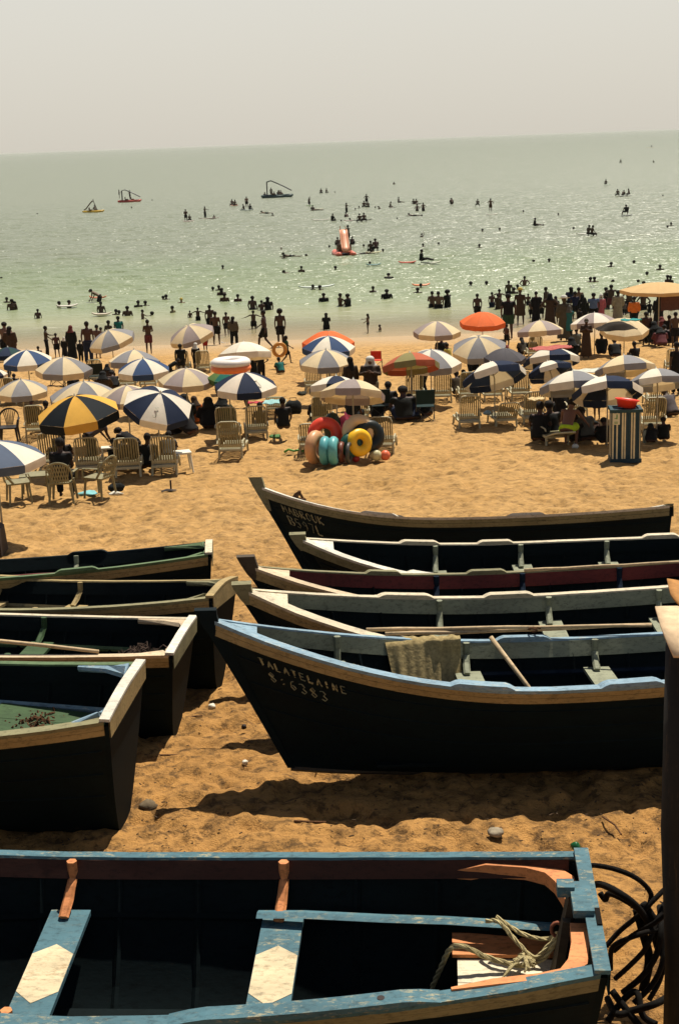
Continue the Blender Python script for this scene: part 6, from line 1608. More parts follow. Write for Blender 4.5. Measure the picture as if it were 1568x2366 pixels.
Hd('N6', -55, 860, 1.55, 'lowsit', 10, 'grey haired seated person left of the cup carrier', top='shirt:e', bot='trousers:k')
Hd('N6', 880, 1080, 1.5, 'lowsit', 15, 'dark seated person under the cream parasol', top='shirt:k', bot='trousers:k')
Hd('N6', 1530, 1080, 1.6, 'stand', 20, 'standing figure with a white strap at the right edge', top='shirt:k', bot='trousers:k')
Wd('N6', 150, 38, 118, 'left head of a pair of swimmers right of centre', sc=1.15)
Wd('N6', 215, 34, 120, 'right head of a pair of swimmers right of centre', sc=1.15)
Wd('N6', 655, 72, 108, 'swimmer lying on the back with feet showing', pose='prone', yaw=90, h=1.6)
Wd('N6', 912, 80, 112, 'small head at the feet of the floating swimmer')
# under the right parasols
Hd('Z6', 1012, 548, 1.65, 'lowsit', 0, 'dark seated person under the mauve parasol by the wet sand', top='shirt:k', bot='trousers:k', sc=1.1)
Hd('Z6', 1080, 612, 1.3, 'lowsit', 40, 'person with a yellow bag beside the seated one under the mauve parasol', top='shirt:y')
Hd('N4', 1210, 20, 1.62, 'lowsit', 172, 'person in a pale brimmed cap facing the viewer above the charcoal parasol', top='shirt:k', bot='trousers:k', head='hat:c', sc=1.15)
G('N4', 620, 160, 610, 'bend', 65, 'person in a loose shirt bending under the red and olive parasol', top='shirt:v', bot='trousers:k')
Hd('N4', 172, 437, 1.62, 'lowsit', -5, 'dark haired person seated behind the swim rings at their right', top='shirt:k', bot='trousers:k', sc=1.15)
Hd('N4', 365, 495, 1.75, 'lowsit', 4, 'broad man in black seated in front of the dark group, back to the viewer', top='shirt:k', bot='trousers:n', sc=1.45)
Hd('N4', 640, 560, 1.4, 'slump', 20, 'person slumped on the dark chair with a pale bundle', top='shirt:k', bot='trousers:k')
Hd('N5', 522, 180, 1.5, 'slump', 10, 'person with loose hair seated behind the red cloth parasol', head='longhair', top='shirt:v')
Hd('N5', 650, 175, 1.5, 'slump', -10, 'second person seated behind the red cloth parasol, right of the loose haired one', top='shirt:k')
Hd('N5', 215, 200, 1.3, 'lowsit', 150, 'pale faced small person beside the charcoal parasol', skin='l', top='shirt:p')
G('N7', 400, 258, 590, 'lowsit', -14, 'youth in dark clothes seated left of the lime shorts sitter', top='shirt:k', bot='trousers:k')
G('N7', 500, 250, 560, 'lowsit', 8, 'person in black seated just behind the lime shorts sitter', top='shirt:k', bot='trousers:k', sc=1.2)
G('N7', 628, 250, 625, 'sitreach', -25, 'bare chested boy in lime green shorts seated on a lounger', skin='t', bot='shorts:lime')
G('N7', 800, 318, 585, 'slump', 10, 'large person in a dark grey shirt hunched beside the lime shorts sitter', top='shirt:e', bot='trousers:k', sc=1.25)
G('N7', 880, 95, 392, 'stand', 10, 'person whose bare legs show beneath the parasol behind the bin', skin='m', bot='shorts:z', top='shirt:z')
Hd('N7', 1515, 130, 1.65, 'slump', 20, 'person in a grey shirt and white strap seated at the right edge', top='shirt:e', bot='trousers:k', sc=1.15)
Hd('N7', 590, 120, 1.5, 'lowsit', 0, 'dark seated figure in the shade under the grey and white parasol', top='shirt:k', bot='trousers:k', sc=1.2)
G('N7', 960, 400, 600, 'slump', 0, 'person in black low in the shade left of the bin', top='shirt:k', bot='trousers:k', sc=1.3)
Hd('N5', 1480, 60, 1.6, 'stand', 0, 'standing figure behind the cup carrier in the crowd', top='shirt:k', bot='trousers:k') if False else None
# under the middle and left parasols
Hd('Y2', 475, 274, 1.35, 'longsit', 10, 'round cropped head above the right middle lounger', top='shirt:z')
Hd('Y2', 645, 238, 1.5, 'longsit', 10, 'head on the blue towel lounger', top='shirt:k', lift=.3)
Hd('Y2', 900, 225, 1.6, 'lowsit', 0, 'dark seated figure under the rear crumpled white parasol', top='robe:k', bot=None, head='scarf:k')
Hd('Y2', 1150, 215, 1.6, 'lowsit', -30, 'dark seated figure beside the pole of the front crumpled parasol', top='shirt:k', bot='trousers:k')
Hd('N3', 1210, 205, 1.6, 'contra', 30, 'woman in a brown patterned dress right of the creased grey parasol', top='robe:z', bot=None, head='longhair')
Hd('N2', 735, 820, 1.7, 'lowsit', 20, 'woman in black under the mauve parasol left of the rainbow one', top='robe:k', bot=None, head='scarf:k', sc=1.2)
Hd('N2', 860, 840, 1.5, 'lowsit', 30, 'person in orange patterned cloth under the mauve parasol', top='robe:o', bot=None, head='scarf:z')
Hd('N2', 1010, 860, 1.6, 'lowsit', 10, 'dark seated person left of the navy parasol pole', top='robe:k', bot=None, head='scarf:k', sc=1.3)
Hd('N2', 1140, 830, 1.6, 'lowsit', -20, 'dark green seated person behind the navy parasol pole', top='robe:g', bot=None, head='scarf:k', sc=1.3)
G('N2', 1480, 700, 975, 'bend', 70, 'person bending over a red cloth under the navy parasol', top='shirt:z', bot='trousers:z')
Hd('N2', 800, 960, 1.6, 'slump', 60, 'person in black bent forward right of the big blue parasol', top='robe:k', bot=None, head='scarf:k', sc=1.3)
person(CH1.location+Vector((0, .02, 0)), 'sit', 0, 1.66, 'man in black seated on the lattice armchair with his back turned', top='shirt:k', bot='trousers:k', sc=1.0)
Hd('NA', 735, 282, 1.5, 'lowsit', 10, 'long haired person seated beyond the man on the lattice chair', head='longhair', top='shirt:k')
Hd('NA', 640, 335, 1.2, 'lowsit', 0, 'small person seated left of the long haired one', top='shirt:k')
G('NA', 1080, 90, 640, 'bend', -60, 'bent person in a grey shirt under the yellow and black parasol', top='shirt:e', bot='trousers:k', sc=1.2)
Hd('NA', 1340, 320, 1.3, 'longsit', -40, 'person lying back in the shade right of the yellow and black parasol', top='shirt:k', bot='trousers:k')
Hd('N2', 260, 1370, 1.75, 'bend', 40, 'person in black bending under the big blue parasol', top='shirt:k', bot='trousers:k', sc=1.3) if False else G('Y1', 1060, 330, 640, 'bend', 60, 'person in black bending beneath the big blue parasol', top='shirt:k', bot='trousers:k', sc=1.3)
Hd('Y1', 1130, 380, 1.5, 'lowsit', 0, 'dark seated person between the two right loungers of the left row', top='shirt:k', bot='trousers:k')
Hd('Y1', 1290, 372, 1.3, 'slump', 0, 'grey backed person bowed beyond the right lounger of the left row', top='shirt:e')
Hd('N1', 865, 705, 1.5, 'lowsit', 0, 'person seated on the dark folding chair, left', top='shirt:k')
Hd('N1', 545, 1055, 1.5, 'lowsit', 10, 'dark head behind the apex of the yellow and black parasol', top='shirt:k')
Hd('N1', 350, 1010, 1.5, 'lowsit', -10, 'dark seated figure right of the cream parasol at the left edge', top='shirt:k')
Hd('N1', 100, 690, 1.5, 'lowsit', 0, 'person in black under the blue and white parasol at far left', top='shirt:k')
Hd('N1', 180, 730, 1.2, 'slump', 20, 'small seated person with a white patch at far left', top='shirt:k')
Hd('N1', 1220, 700, 1.5, 'lowsit', 0, 'dark seated person under the tilted cream parasol', top='robe:z', bot=None, head='scarf:k', sc=1.3)
Hd('Z6', 1150, 870, 1.5, 'slump', 0, 'person low in the shade right of the white and grey parasol pole', top='shirt:z')
# --- more figures in the deep shade of the parasols
for (fr, x, a, b, ps, yw, lab, kw) in (
    ('N2', 690, 900, 1150, 'lowsit', 15, 'woman in black seated lowest in the dark group right of the big blue parasol', dict(top='robe:k', bot=None, head='scarf:k', sc=1.3)),
    ('N2', 930, 920, 1130, 'slump', -20, 'hunched figure in brown in the dark group just left of the navy parasol pole', dict(top='robe:z', bot=None, head='scarf:k', sc=1.3)),
    ('N2', 1230, 880, 1110, 'lowsit', 10, 'figure in dark green just right of the navy squiggle parasol pole', dict(top='shirt:g', bot='trousers:k', sc=1.2)),
    ('N4', 60, 600, 880, 'lowsit', 5, 'person in black on the folding chair at the left of the big seated group', dict(top='shirt:k', bot='trousers:k', sc=1.2)),
    ('N4', 480, 600, 900, 'slump', 10, 'figure in dark blue between the broad man in black and the pale bundle', dict(top='shirt:n', bot='trousers:k', sc=1.3)),
    ('N7', 700, 360, 590, 'lowsit', -10, 'figure in black between the lime shorts sitter and the large grey shirted one', dict(top='shirt:k', bot='trousers:k', sc=1.1)),
    ('N7', 880, 380, 560, 'slump', 20, 'figure in brown low behind the large grey shirted person', dict(top='robe:z', bot=None, head='scarf:k', sc=1.3)),
    ('N7', 560, 90, 300, 'lowsit', 0, 'figure in dark brown seated deep under the grey and white parasol pole', dict(top='shirt:z', bot='trousers:k', sc=1.2)),
    ('N7', 650, 110, 300, 'slump', 20, 'stooped figure in black right of the grey and white parasol pole', dict(top='robe:k', bot=None, head='scarf:k', sc=1.2)),
    ('N7', 1440, 380, 570, 'lowsit', 0, 'figure in black low beside the lounger right of the bin', dict(top='shirt:k', bot='trousers:k', sc=1.2)),
    ('N7', 1330, 440, 590, 'slump', -10, 'crouched figure in black in the shade touching the right side of the bin', dict(top='robe:k', bot=None, head='scarf:k', sc=1.3)),
    ('N6', 1190, 760, 1130, 'lowsit', 10, 'woman in black seated left end of the dark row near the right edge', dict(top='robe:k', bot=None, head='scarf:k', sc=1.3)),
    ('N6', 1290, 860, 1160, 'slump', 0, 'woman in dark red seated in the middle of the dark row near the right edge', dict(top='robe:m', bot=None, head='scarf:k', sc=1.3)),
    ('N6', 1450, 800, 1120, 'lowsit', -15, 'man in black seated at the right end of the dark row near the right edge', dict(top='shirt:k', bot='trousers:k', sc=1.3)),
    ('N6', 990, 760, 1090, 'lowsit', 20, 'boy in brown seated just right of the cream parasol rim', dict(top='shirt:z', bot='shorts:k', sc=1.2)),
    ('N6', 560, 1040, 1330, 'slump', 0, 'figure in black under the left of the cream parasol', dict(top='shirt:k', bot='trousers:k', sc=1.2)),
    ('Z7', 620, 680, 900, 'lowsit', 0, 'woman in black seated between the red cloth parasol and the cup carrier', dict(top='robe:k', bot=None, head='scarf:k', sc=1.3)),
    ('Z4', 990, 830, 1000, 'lowsit', -10, 'woman in brown seated under the right half of the tilted cream parasol', dict(top='robe:z', bot=None, head='scarf:k', sc=1.3)),
    ('Z4', 1060, 900, 1060, 'slump', 20, 'figure in black low left of the bold navy parasol', dict(top='shirt:k', bot='trousers:k', sc=1.3)),
    ('Y1', 900, 400, 640, 'slump', -30, 'figure in black bowed between the second and third loungers of the left row', dict(top='shirt:k', bot='trousers:k', sc=1.2)),
    ('Y1', 1420, 130, 330, 'lowsit', 10, 'figure in black seated right beside the rim of the big blue parasol', dict(top='robe:k', bot=None, head='scarf:k', sc=1.2)),
    ('N3', 820, 720, 960, 'lowsit', 20, 'figure in black seated left of the front crumpled parasol pole', dict(top='robe:k', bot=None, head='scarf:k', sc=1.1)),
    ('Z6', 1210, 850, 1010, 'lowsit', 0, 'figure in black behind the lone near lounger of the right part', dict(top='shirt:k', bot='trousers:k', sc=1.2)),
    ('Z7', 60, 1010, 1140, 'lowsit', 0, 'figure in black between the two loungers under the crescent parasol', dict(top='shirt:k', bot='trousers:k', sc=1.3)),
    ('Z7', 950, 930, 1090, 'lowsit', 10, 'person in a green sun hat beneath the grey and cream parasol', dict(top='shirt:k', bot='trousers:k', head='hat:g', sc=1.2))):
    G(fr, x, a, b, ps, yw, lab, **kw)
for (fr, x, a, b, ps, yw, lab, kw) in (
    ('N8', 700, 470, 800, 'stand', 20, 'slim child right behind the raised child near the sun hat girl', dict(bot='shorts:k')),
    ('N8', 840, 440, 800, 'contra', -10, 'slim youth half hidden by the woman in the long dark cloth', dict(bot='shorts:k', skin='m')),
    ('N8', 1060, 420, 840, 'stand', 15, 'young woman in black right behind the stout robed woman', dict(top='dress:k', bot=None, head='longhair')),
    ('N8', 1350, 350, 800, 'contra', 0, 'dark haired youth between the long haired bather and the bare shouldered man', dict(top='shirt:n')),
    ('N8', 1420, 600, 900, 'stand', 10, 'child in black in front of the covered pair behind the pale parasol', dict(top='shirt:k')),
    ('N8', 110, 360, 700, 'stand', -20, 'thin boy in the shallows left of the girl in orange straps', dict(bot='shorts:n')),
    ('N6', 20, 320, 700, 'stand', 10, 'woman in dark blue with covered hair left of the blue grey shirt', dict(top='robe:n', bot=None, head='scarf:k')),
    ('N6', 545, 330, 660, 'stand', -15, 'boy peeping out behind the patterned shirt man', dict(bot='shorts:k')),
    ('N6', 690, 420, 700, 'contra', 10, 'child in grey between the patterned shirt and the orange shirt', dict(top='shirt:e')),
    ('N6', 1090, 420, 700, 'stand', 0, 'child in black wading beneath the market parasol', dict(top='shirt:k')),
    ('Z5', 250, 330, 470, 'stand', 20, 'small boy in the shallows left of the child with spread arms', dict()),
    ('N1', 690, 230, 520, 'contra', 10, 'boy in dark shorts between the lone thin boy and the pale scarfed figure', dict(bot='shorts:k')),
    ('N1', 1230, 160, 470, 'stand', -10, 'boy standing in shallow water beyond the tilted cream parasol', dict(bot='shorts:n', skin='m')),
    ('Z6', 640, 150, 250, 'stand', 0, 'lone child waist deep between the dark shirted man and the trio', dict())):
    G(fr, x, a, b, ps, yw, lab, **kw)
# --- out at sea
B_ = []
def board(fr, x, y, w_px, label, color=(.62, .58, .48), yaw=0, kind='surfboard', wid=.5):
    p = at(fr, x, y, .05, True); dist = (p-CP) @ fw; L = max(1.2, w_px/FR[fr][2]/1.3227*dist/FPX/max(.35, abs(math.cos(R(yaw)))))
    n = 14; v = []; f = []
    for i in range(n+1):
        q = i/n; w_ = wid/2*max(.03, (math.sin(math.pi*min(1, q*.96+.02)))**.55); x_ = (q-.5)*L; rk = .10*(2*q-1)**4
        v += [(x_, -w_, .0+rk), (x_, -w_*.8, .05+rk), (x_, w_*.8, .05+rk), (x_, w_, .0+rk), (x_, w_*.6, -.04+rk), (x_, -w_*.6, -.04+rk)]
    for i in range(n):
        for j in range(6): f.append((i*6+j, (i+1)*6+j, (i+1)*6+(j+1) % 6, i*6+(j+1) % 6))
    f += [tuple(range(6)), tuple(n*6+j for j in range(6))[::-1]]
    o = MB().add(v, f).obj(kind, M['rubber'], smooth=True, color=color); o.location = (p[0], p[1], .13); o.rotation_euler = (0, 0, R(yaw)); return tag(o, label, kind)
board('Z5', 1410, 122, 330, 'pale surfboard held by two swimmers near the centre', (.55, .60, .55), 12)
board('Z6', 830, 103, 105, 'orange bodyboard held up over a swimmer', (.75, .22, .08), 0, 'bodyboard', .6)
board('Z4', 620, 300, 195, 'white float carried by two swimmers at left', (.66, .60, .52), 10, 'float', .45)
board('Z4', 905, 222, 160, 'pink orange float under the bent man at left', (.60, .22, .12), -12, 'float', .45)
board('Z4', 940, 375, 110, 'small white board under the astride boy', (.60, .52, .40), 0, 'surfboard', .45)
board('SM', 1240, 684, 120, 'long board with a red nose under the lone sitter', (.62, .10, .05), -4)
board('SM', 1400, 686, 140, 'white tail half of the long board under the lone sitter', (.55, .55, .42), 3)
board('SM', 650, 390, 125, 'long white board pointing left near the red slide boat', (.62, .58, .50), 0)
board('SM', 925, 392, 150, 'dark board under the pair right of the red slide boat', (.06, .06, .05), 0)
board('SM', 840, 396, 50, 'short pinkish board by the lone head right of the slide boat', (.45, .36, .32), 0)
board('SM', 140, 322, 90, 'white board carrying three people upper left of centre', (.40, .48, .44), 0)
board('SM', 1010, 615, 110, 'cream board under the crowd right of the slide boat', (.55, .52, .30), 6)
board('SM', 1010, 700, 90, 'blue green board with a swimmer behind it', (.10, .22, .20), 3)
board('SM', 60, 290, 50, 'small orange board under a pair at the left', (.55, .16, .08), 0)
board('SM', 575, 292, 40, 'small green board under the arching figure', (.20, .32, .12), 0)
board('SM', 640, 316, 40, 'pale yellow board tip beside the lying pair', (.55, .52, .35), 0)
board('SR', 285, 622, 80, 'white board under the standing paddler, right part', (.62, .58, .48), 0)
board('SR', 910, 756, 95, 'white board under the paddling pair, right part', (.62, .60, .52), 0)
board('SR', 1190, 494, 105, 'dark board under the three sitters at far right', (.08, .09, .07), 0)
board('SR', 600, 696, 60, 'dark thin board under the curved lone sitter', (.07, .09, .07), 0)
board('SL', 1290, 668, 75, 'pinkish white board under two people, left part of the far water', (.55, .42, .38), 6)
board('SL', 1430, 648, 140, 'long pale board under a standing paddler, left part', (.40, .34, .28), 3)
board('SR', 1372, 160, 62, 'tan rowing shell on the far water near the right edge', (.35, .26, .14), 0, 'kayak', .5)
board('SR', 1210, 628, 62, 'dark paddle board under the lone paddler in black', (.06, .07, .06), 0)
board('SR', 1075, 418, 40, 'small green board under the lone far sitter', (.12, .20, .10), 0)
def S(fr, x, yh, yw, label, pose='stand', yaw=0, h=1.7, **k): return Wd(fr, x, yh, yw, label, pose, yaw, h, None, **k)
S('SM', 1335, 588, 692, 'lone sitter in black with straight legs on the red nosed board', 'longsit', -90, 1.75, top='longshirt:k', bot='trousers:k')
S('SM', 145, 226, 318, 'person standing on the white board with two others', 'stand', 0, skin='m')
S('SM', 126, 278, 320, 'person seated at the left end of the three person board', 'astride', 60)
S('SM', 165, 275, 320, 'person seated at the right end of the three person board', 'astride', -30, top='shirt:k')
S('SM', 45, 245, 292, 'left person on the small orange board', 'astride', 20)
S('SM', 62, 248, 292, 'right person on the small orange board', 'astride', -20, skin='m')
S('SM', 275, 322, 358, 'swimmer lying along with a tan back, left of centre', 'prone', 70, skin='l')
S('SM', 320, 340, 358, 'lone head right of the lying tan backed swimmer', 'stand')
S('SM', 652, 170, 204, 'left one of two sitters far out at centre', 'astride', 0)
S('SM', 686, 170, 200, 'right one of two sitters far out at centre', 'astride', -50)
S('SM', 745, 190, 200, 'tiny head right of the two far sitters', 'stand')
S('SM', 572, 232, 292, 'slim figure arching back on a green board', 'armup', 40, 1.5)
S('SM', 594, 286, 322, 'swimmer under the arching figure', 'stand', sc=1.1)
S('SM', 625, 302, 322, 'swimmer lying right of the arching figure', 'prone', 80)
S('SM', 728, 343, 395, 'hunched sitter on the long white board', 'astride', -40, top='longshirt:k')
S('SM', 825, 268, 330, 'man standing with a paddle above the slide boat', 'reach', -60, bot='trousers:k')
S('SM', 830, 335, 366, 'swimmer just below the man with the paddle', 'slump', 20)
S('SM', 790, 385, 402, 'head right above the horns of the slide boat', 'stand')
S('SM', 848, 372, 396, 'head and shoulders on the short pinkish board', 'stand')
S('SM', 915, 343, 400, 'left sitter of the pair on the dark board', 'astride', 0, sc=1.1)
S('SM', 945, 338, 400, 'right sitter of the pair on the dark board', 'astride', 0, sc=1.1)
S('SM', 963, 208, 292, 'man standing with hands on hips on a float above the dark board', 'hips', 0)
S('SM', 945, 255, 300, 'person seated at the feet of the hands on hips man, left', 'astride', 0)
S('SM', 972, 258, 300, 'person seated at the feet of the hands on hips man, right', 'astride', 10)
S('SM', 912, 290, 308, 'small head left of the seated feet group', 'stand')
S('SM', 886, 305, 320, 'small head at the paddle end', 'stand')
S('SM', 1022, 294, 306, 'tiny head right of the hands on hips group', 'stand')
S('SM', 1062, 290, 312, 'hunched swimmer with a white glint, right of the hands on hips group', 'slump', 60)
S('SM', 1122, 260, 298, 'person at the back of a dark two metre float', 'astride', -80, skin='m')
S('SM', 1150, 288, 302, 'person lying along the dark two metre float', 'prone', 85)
S('SM', 1180, 230, 268, 'sitter leaning on one arm far right of the hips man', 'longsit', -70)
S('SM', 1285, 242, 278, 'left person of a close trio on a far raft', 'astride', 10)
S('SM', 1302, 242, 278, 'middle person of a close trio on a far raft', 'astride', -10, skin='m')
S('SM', 1322, 262, 278, 'right person lying on the trio raft', 'prone', 80)
S('SM', 1308, 278, 326, 'left one of two far bathers standing side by side', 'hips', 0)
S('SM', 1350, 268, 326, 'right one of two far bathers standing side by side', 'hips', 0)
S('SM', 1285, 338, 360, 'swimmer lying with face down, left of a small head', 'prone', 80)
S('SM', 1340, 350, 364, 'small head at the feet of the face down swimmer', 'stand')
S('SM', 1172, 370, 380, 'single tiny head in open water right of the pair on the dark board', 'stand')
S('SM', 1150, 125, 142, 'lone far figure near an orange dash on the water', 'astride', 0)
S('SM', 380, 570, 592, 'pale capped swimmer left of the slide boat', 'stand', skin='l', head='cap:w')
S('SM', 400, 622, 650, 'head of a swimmer at the left of a floating line', 'stand', sc=1.15)
S('SM', 442, 608, 640, 'swimmer lying along in the middle of a floating line', 'prone', 75, skin='m')
S('SM', 500, 622, 636, 'feet end swimmer at the right of a floating line', 'prone', -80, skin='l')
S('SM', 518, 702, 750, 'swimmer with shoulders out beside a dark float hump', 'stand')
S('SM', 455, 728, 754, 'swimmer lying low left of the shoulders out swimmer', 'prone', 85)
S('SM', 750, 702, 728, 'lone head of a swimmer under the slide boat', 'stand', sc=1.2)
S('SM', 708, 560, 574, 'tiny head at the left side of the slide boat', 'stand')
S('SM', 943, 553, 575, 'head between the slide boat and the cream board', 'stand')
S('SM', 992, 530, 612, 'left one of two people sitting up on the cream board', 'astride', 0)
S('SM', 1028, 515, 612, 'right one of two people sitting up on the cream board, arm akimbo', 'astride', 20, sc=1.15)
S('SM', 948, 592, 622, 'swimmer pushing the cream board from the left', 'prone', -80)
S('SM', 1074, 585, 606, 'head at the right end of the cream board', 'stand')
S('SM', 985, 672, 694, 'swimmer behind the blue green board', 'stand', skin='l')
S('SM', 1348, 548, 570, 'head right below the white splash plume', 'stand')
S('SM', 1340, 478, 508, 'diver in mid splash with one arm up', 'armup', 30, 1.5, skin='m')
S('SM', 1455, 540, 556, 'head with an arm out right of the splash plume', 'stand')
S('SM', 1115, 755, 790, 'swimmer in a dark rounded shirt bending face down', 'slump', 0, 1.7, top='shirt:k', sc=1.3)
S('SM', 1545, 238, 282, 'cross legged person on a board at the right of the far group', 'longsit', 0)
# centre pedal boat riders
S('SM', 770, 505, 570, 'rider at the left of the red slide boat', 'lowsit', 20, 1.6)
S('SM', 838, 422, 560, 'rider climbing the right side of the slide', 'reach', 40, 1.75, bot='shorts:k')
S('SM', 862, 500, 575, 'rider seated at the right of the slide boat', 'lowsit', -20, 1.5)
# right part of the sea
S('SR', 190, 512, 572, 'child astride with arms out right of the far group', 'astride', 0, 1.5)
S('SR', 278, 508, 618, 'tall paddler standing on a white board', 'hips', 0, bot='shorts:z', skin='m')
S('SR', 16, 505, 552, 'hunched person seated on a dark float, left of the tall paddler', 'slump', 20)
S('SR', 502, 588, 604, 'tiny head right of the tall paddler', 'stand')
S('SR', 740, 608, 626, 'small head in open water near the curved sitter', 'stand')
S('SR', 578, 640, 704, 'curved lone sitter on a thin dark board', 'longsit', -90, 1.7, top='shirt:k')
S('SR', 945, 690, 764, 'rear paddler of the pair on the white board', 'astride', -50)
S('SR', 968, 693, 766, 'front paddler of the pair on the white board', 'astride', -70)
S('SR', 1207, 550, 630, 'lone paddler in black seated with a paddle at his left', 'astride', 10, top='shirt:k', sc=1.2)
S('SR', 1147, 443, 494, 'left of three far sitters at right', 'astride', 0)
S('SR', 1180, 452, 494, 'middle of three far sitters at right', 'slump', -40)
S('SR', 1226, 440, 496, 'right of three far sitters at right', 'astride', 60)
S('SR', 1066, 376, 420, 'lone far sitter on a green board', 'longsit', 0)
S('SR', 1167, 240, 268, 'tiny far figure above the lone far sitter', 'astride', 0, 1.8)
S('SR', 1392, 246, 262, 'tiniest figure with a white streak at far right', 'astride', 0)
S('SR', 1378, 142, 162, 'rower in the tan shell near the horizon', 'astride', 0)
for (x, a, b, lab) in ((222, 716, 734, 'small head at the left end of a splash line right of centre'), (340, 710, 730, 'small head at the right end of a splash line right of centre'),
    (845, 704, 716, 'tiny head with a white wake left of the paddling pair'), (201, 820, 850, 'lone upright head below the splash line'), (1455, 482, 496, 'lone tiny head at far right'),
    (1512, 672, 690, 'upper of two small heads near the right edge'), (1488, 692, 702, 'lower of two small heads near the right edge'), (678, 920, 946, 'head with an arm stretched left, in open water right of centre'),
    (572, 928, 942, 'tan head in foam left of the arm stretching swimmer'), (1102, 944, 970, 'round dark head in open water at right'), (1258, 932, 946, 'flat dark head right of the round one'),
    (1436, 962, 994, 'large dark head near the right edge'), (1347, 1010, 1032, 'low dark head between the large one and the pair'), (143, 1078, 1104, 'swimmer head with feet to its left above the trio'),
    (250, 1075, 1098, 'swimmer head leading a foam line above the trio'), (1324, 1076, 1094, 'dark head close above the market parasol, left one'), (1222, 1114, 1136, 'dark head touching the market parasol edge')):
    S('SR', x, a, b, lab, sc=1.15)
for (x, a, b, lab) in ((902, 564, 576, 'tiny head under the red slide boat of the far left'), (1043, 514, 522, 'tiny head right of the far red boat'), (12, 1046, 1058, 'small head at the left edge of the sea'), (1526, 965, 994, 'lone head with a white shirt glint left of centre'),
    (257, 608, 614, 'tiniest head left of the yellow slide boat')):
    S('SL', x, a, b, lab)
S('SL', 1274, 582, 662, 'standing person on the pinkish white board', 'fold', 10)
S('SL', 1300, 618, 668, 'seated child on the pinkish white board', 'astride', 10, 1.4)
S('SL', 1405, 563, 645, 'paddler kneeling tall on the long pale board', 'reach', -50, 1.6, bot='trousers:k')
S('SL', 1466, 620, 645, 'small person at the end of the long pale board', 'astride', 0, 1.3, skin='m')
# pedal boats
def pedal(fr, x, y, w_px, yaw, col, label, slide=None, frame=False, nL=3.6):
    p = at(fr, x, y, 0, True); dist = (p-CP) @ fw; s_ = w_px/FR[fr][2]/1.3227*dist/FPX/(nL if abs(math.cos(R(yaw))) > .5 else 1.75)
    root = empty('pedal_boat', (p[0], p[1], .0), R(yaw), label, 'pedal boat'); root.scale = (s_,)*3
    for sy in (-1, 1):
        MB().tube([(-1.8, sy*.55, .22), (-1.5, sy*.55, .12), (-.5, sy*.55, .08), (.8, sy*.55, .08), (1.5, sy*.55, .14), (1.85, sy*.55, .28)], [(.10, .08), (.28, .20), (.32, .24), (.32, .24), (.28, .22), (.08, .08)], 10, maj=(0, 1, 0)).obj('float', M['rubber'], root, smooth=True, color=col)
    MB().box((0, 0, .30), (2.8, .9, .08)).obj('deck', M['rubber'], root, color=tuple(q*.8 for q in col))
    for sx in (-.4, .5):
        for sy in (-.32, .32):
            MB().box((sx, sy, .42), (.42, .42, .14)).box((sx-.24, sy, .62), (.10, .42, .40)).obj('seat', M['rubber'], root, color=(.10, .06, .03))
    if slide:
        mb = MB(); pts = [(-1.55, 0, .42), (-1.2, 0, .62), (-.4, 0, 1.55), (-.1, 0, 1.85), (.15, 0, 1.90)]
        mb.tube(pts, [(.30, .09)]*5, 6, maj=(0, 1, 0))
        for sy in (-.28, .28): mb.tube([(a, sy, b+.06) for a, _, b in pts], .05, 6)
        mb.obj('slide', M['rubber'], root, smooth=True, color=slide)
        mb = MB()
        for sy in (-.22, .22): mb.tube([(.75, sy, .3), (.15, sy, 1.9), (.12, sy, 2.25)], .03, 6)
        for k in range(5): q = (k+.5)/5; mb.tube([(.75-.6*q, -.22, .3+1.6*q), (.75-.6*q, .22, .3+1.6*q)], .025, 5)
        mb.obj('ladder', M['rubber'], root, color=tuple(q*.6 for q in slide))
    if frame:
        mb = MB(); 
        for sy in (-.45, .45): mb.tube([(-1.1, sy, .3), (-1.1, sy, 1.75), (-.6, sy, 1.9), (.6, sy, 1.35), (1.7, sy, .75)], .065, 6)
        mb.tube([(-1.1, -.45, 1.75), (-1.1, .45, 1.75)], .04, 6).tube([(-.6, -.45, 1.9), (-.6, .45, 1.9)], .04, 6); mb.obj('canopy_frame', M['metal'], root)
        v = [(-1.15, -.5, 1.80), (-.6, -.5, 1.95), (.3, -.5, 1.55), (.3, .5, 1.55), (-.6, .5, 1.95), (-1.15, .5, 1.80)]
        MB().add(v+[(a, b, c-.03) for a, b, c in v], [(0, 1, 4, 5), (1, 2, 3, 4), (11, 10, 7, 6), (10, 9, 8, 7)]).obj('canopy', M['cloth'], root, color=(.03, .06, .05))
    return root
pedal('SM', 808, 624, 150, 96, (.62, .16, .10), 'red and pink pedal boat with a tall slide facing the beach', slide=(.74, .34, .20))
pedal('SL', 640, 602, 142, 0, (.48, .30, .03), 'yellow pedal boat with a tilted brown slide, far left', slide=(.10, .06, .03))
pedal('SL', 888, 532, 158, 4, (.42, .06, .04), 'red pedal boat with two people at its bent frame, far left', frame=True)
pedal('SM', 350, 232, 215, 3, (.03, .06, .055), 'dark pedal boat with a long sloping canopy frame, upper centre', frame=True)
S('SL', 818, 448, 500, 'rider standing at the left end of the far red pedal boat', 'reach', -90, 1.6)
S('SL', 893, 452, 520, 'rider standing in the middle of the far red pedal boat', 'reach', 60, 1.7)
S('SL', 655, 552, 590, 'rider sitting on the yellow pedal boat', 'lowsit', 60, 1.5)
S('SM', 270, 195, 232, 'rider seated at the left end of the dark pedal boat', 'lowsit', 30)
S('SM', 312, 165, 228, 'rider standing in the dark pedal boat', 'stand', 0)
S('SM', 328, 192, 228, 'rider seated right of the standing one on the dark pedal boat', 'lowsit', -30)
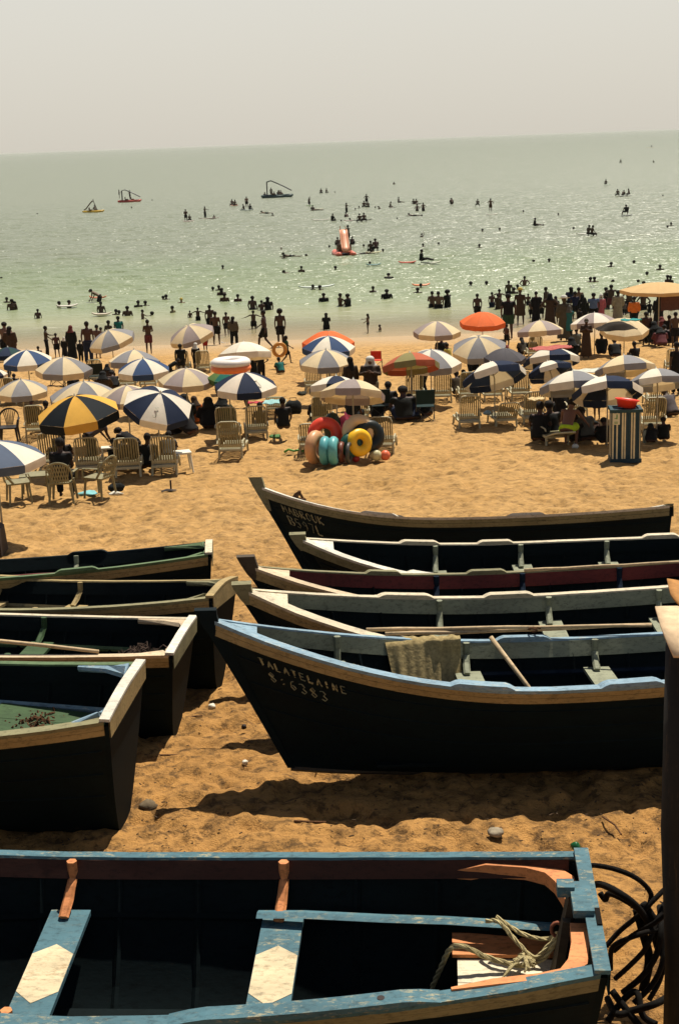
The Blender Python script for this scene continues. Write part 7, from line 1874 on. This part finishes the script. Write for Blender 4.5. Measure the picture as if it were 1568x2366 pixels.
S('SM', 360, 185, 226, 'third seated rider in the dark pedal boat', 'lowsit', 10)
S('SM', 375, 182, 226, 'fourth seated rider in the dark pedal boat', 'lowsit', -10)
# splashes
def splash(fr, x, y, n, sx, sz, label, seed):
    rr = random.Random(seed); p = at(fr, x, y, .1, True); mb = MB()
    for i in range(n):
        r_ = rr.uniform(.01, .035); mb.ball((rr.gauss(0, sx), rr.gauss(0, .3), abs(rr.gauss(0, sz))), (r_, r_, r_*rr.uniform(.8, 2)), 6, 4)
    o = mb.obj('splash', M['foam'], smooth=True); o.location = (p[0], p[1], 0); tag(o, label, 'splash', None, 'stuff')
M['foam'] = plain('water drops', (.72, .72, .68), .4, .05, 5, 0)
splash('SM', 1400, 545, 130, .55, .9, 'tall white splash plume in the water right of centre', 3)
for i, (fr, x, y, n, sx) in enumerate((('SM', 1400, 555, 40, 1.2), ('Z6', 1450, 85, 40, 1.4), ('Z6', 430, 155, 18, .5), ('Z6', 1080, 296, 25, .4), ('SR', 300, 735, 30, 1.4), ('SR', 730, 940, 30, 1.2), ('SR', 880, 716, 20, 1.0), ('Z5', 700, 262, 20, .7), ('Z5', 940, 270, 20, .5), ('Z6', 320, 222, 10, .15), ('Z5', 560, 620, 24, .35), ('N6', 200, 180, 14, .2), ('SR', 985, 1108, 14, .2))):
    splash(fr, x, y, n, sx, .06, 'low white splash line on the water %s' % ('near the swimmers' if i % 2 else 'around the bathers'), 10+i)

# ------------------------------------------------------------------ sea haze
def haze():
    m = bpy.data.materials.new('haze'); m.use_nodes = True; n = m.node_tree; n.nodes.clear()
    o = n.nodes.new('ShaderNodeOutputMaterial'); v = n.nodes.new('ShaderNodeVolumePrincipled')
    v.inputs['Color'].default_value = (.70, .70, .68, 1); v.inputs['Density'].default_value = 5e-5; v.inputs['Anisotropy'].default_value = 0
    n.links.new(v.outputs[0], o.inputs['Volume'])
    b = MB().box((0, 12190, -2.0), (25200, 24620, 27)).obj('haze', m); b['kind'] = 'stuff'
haze()
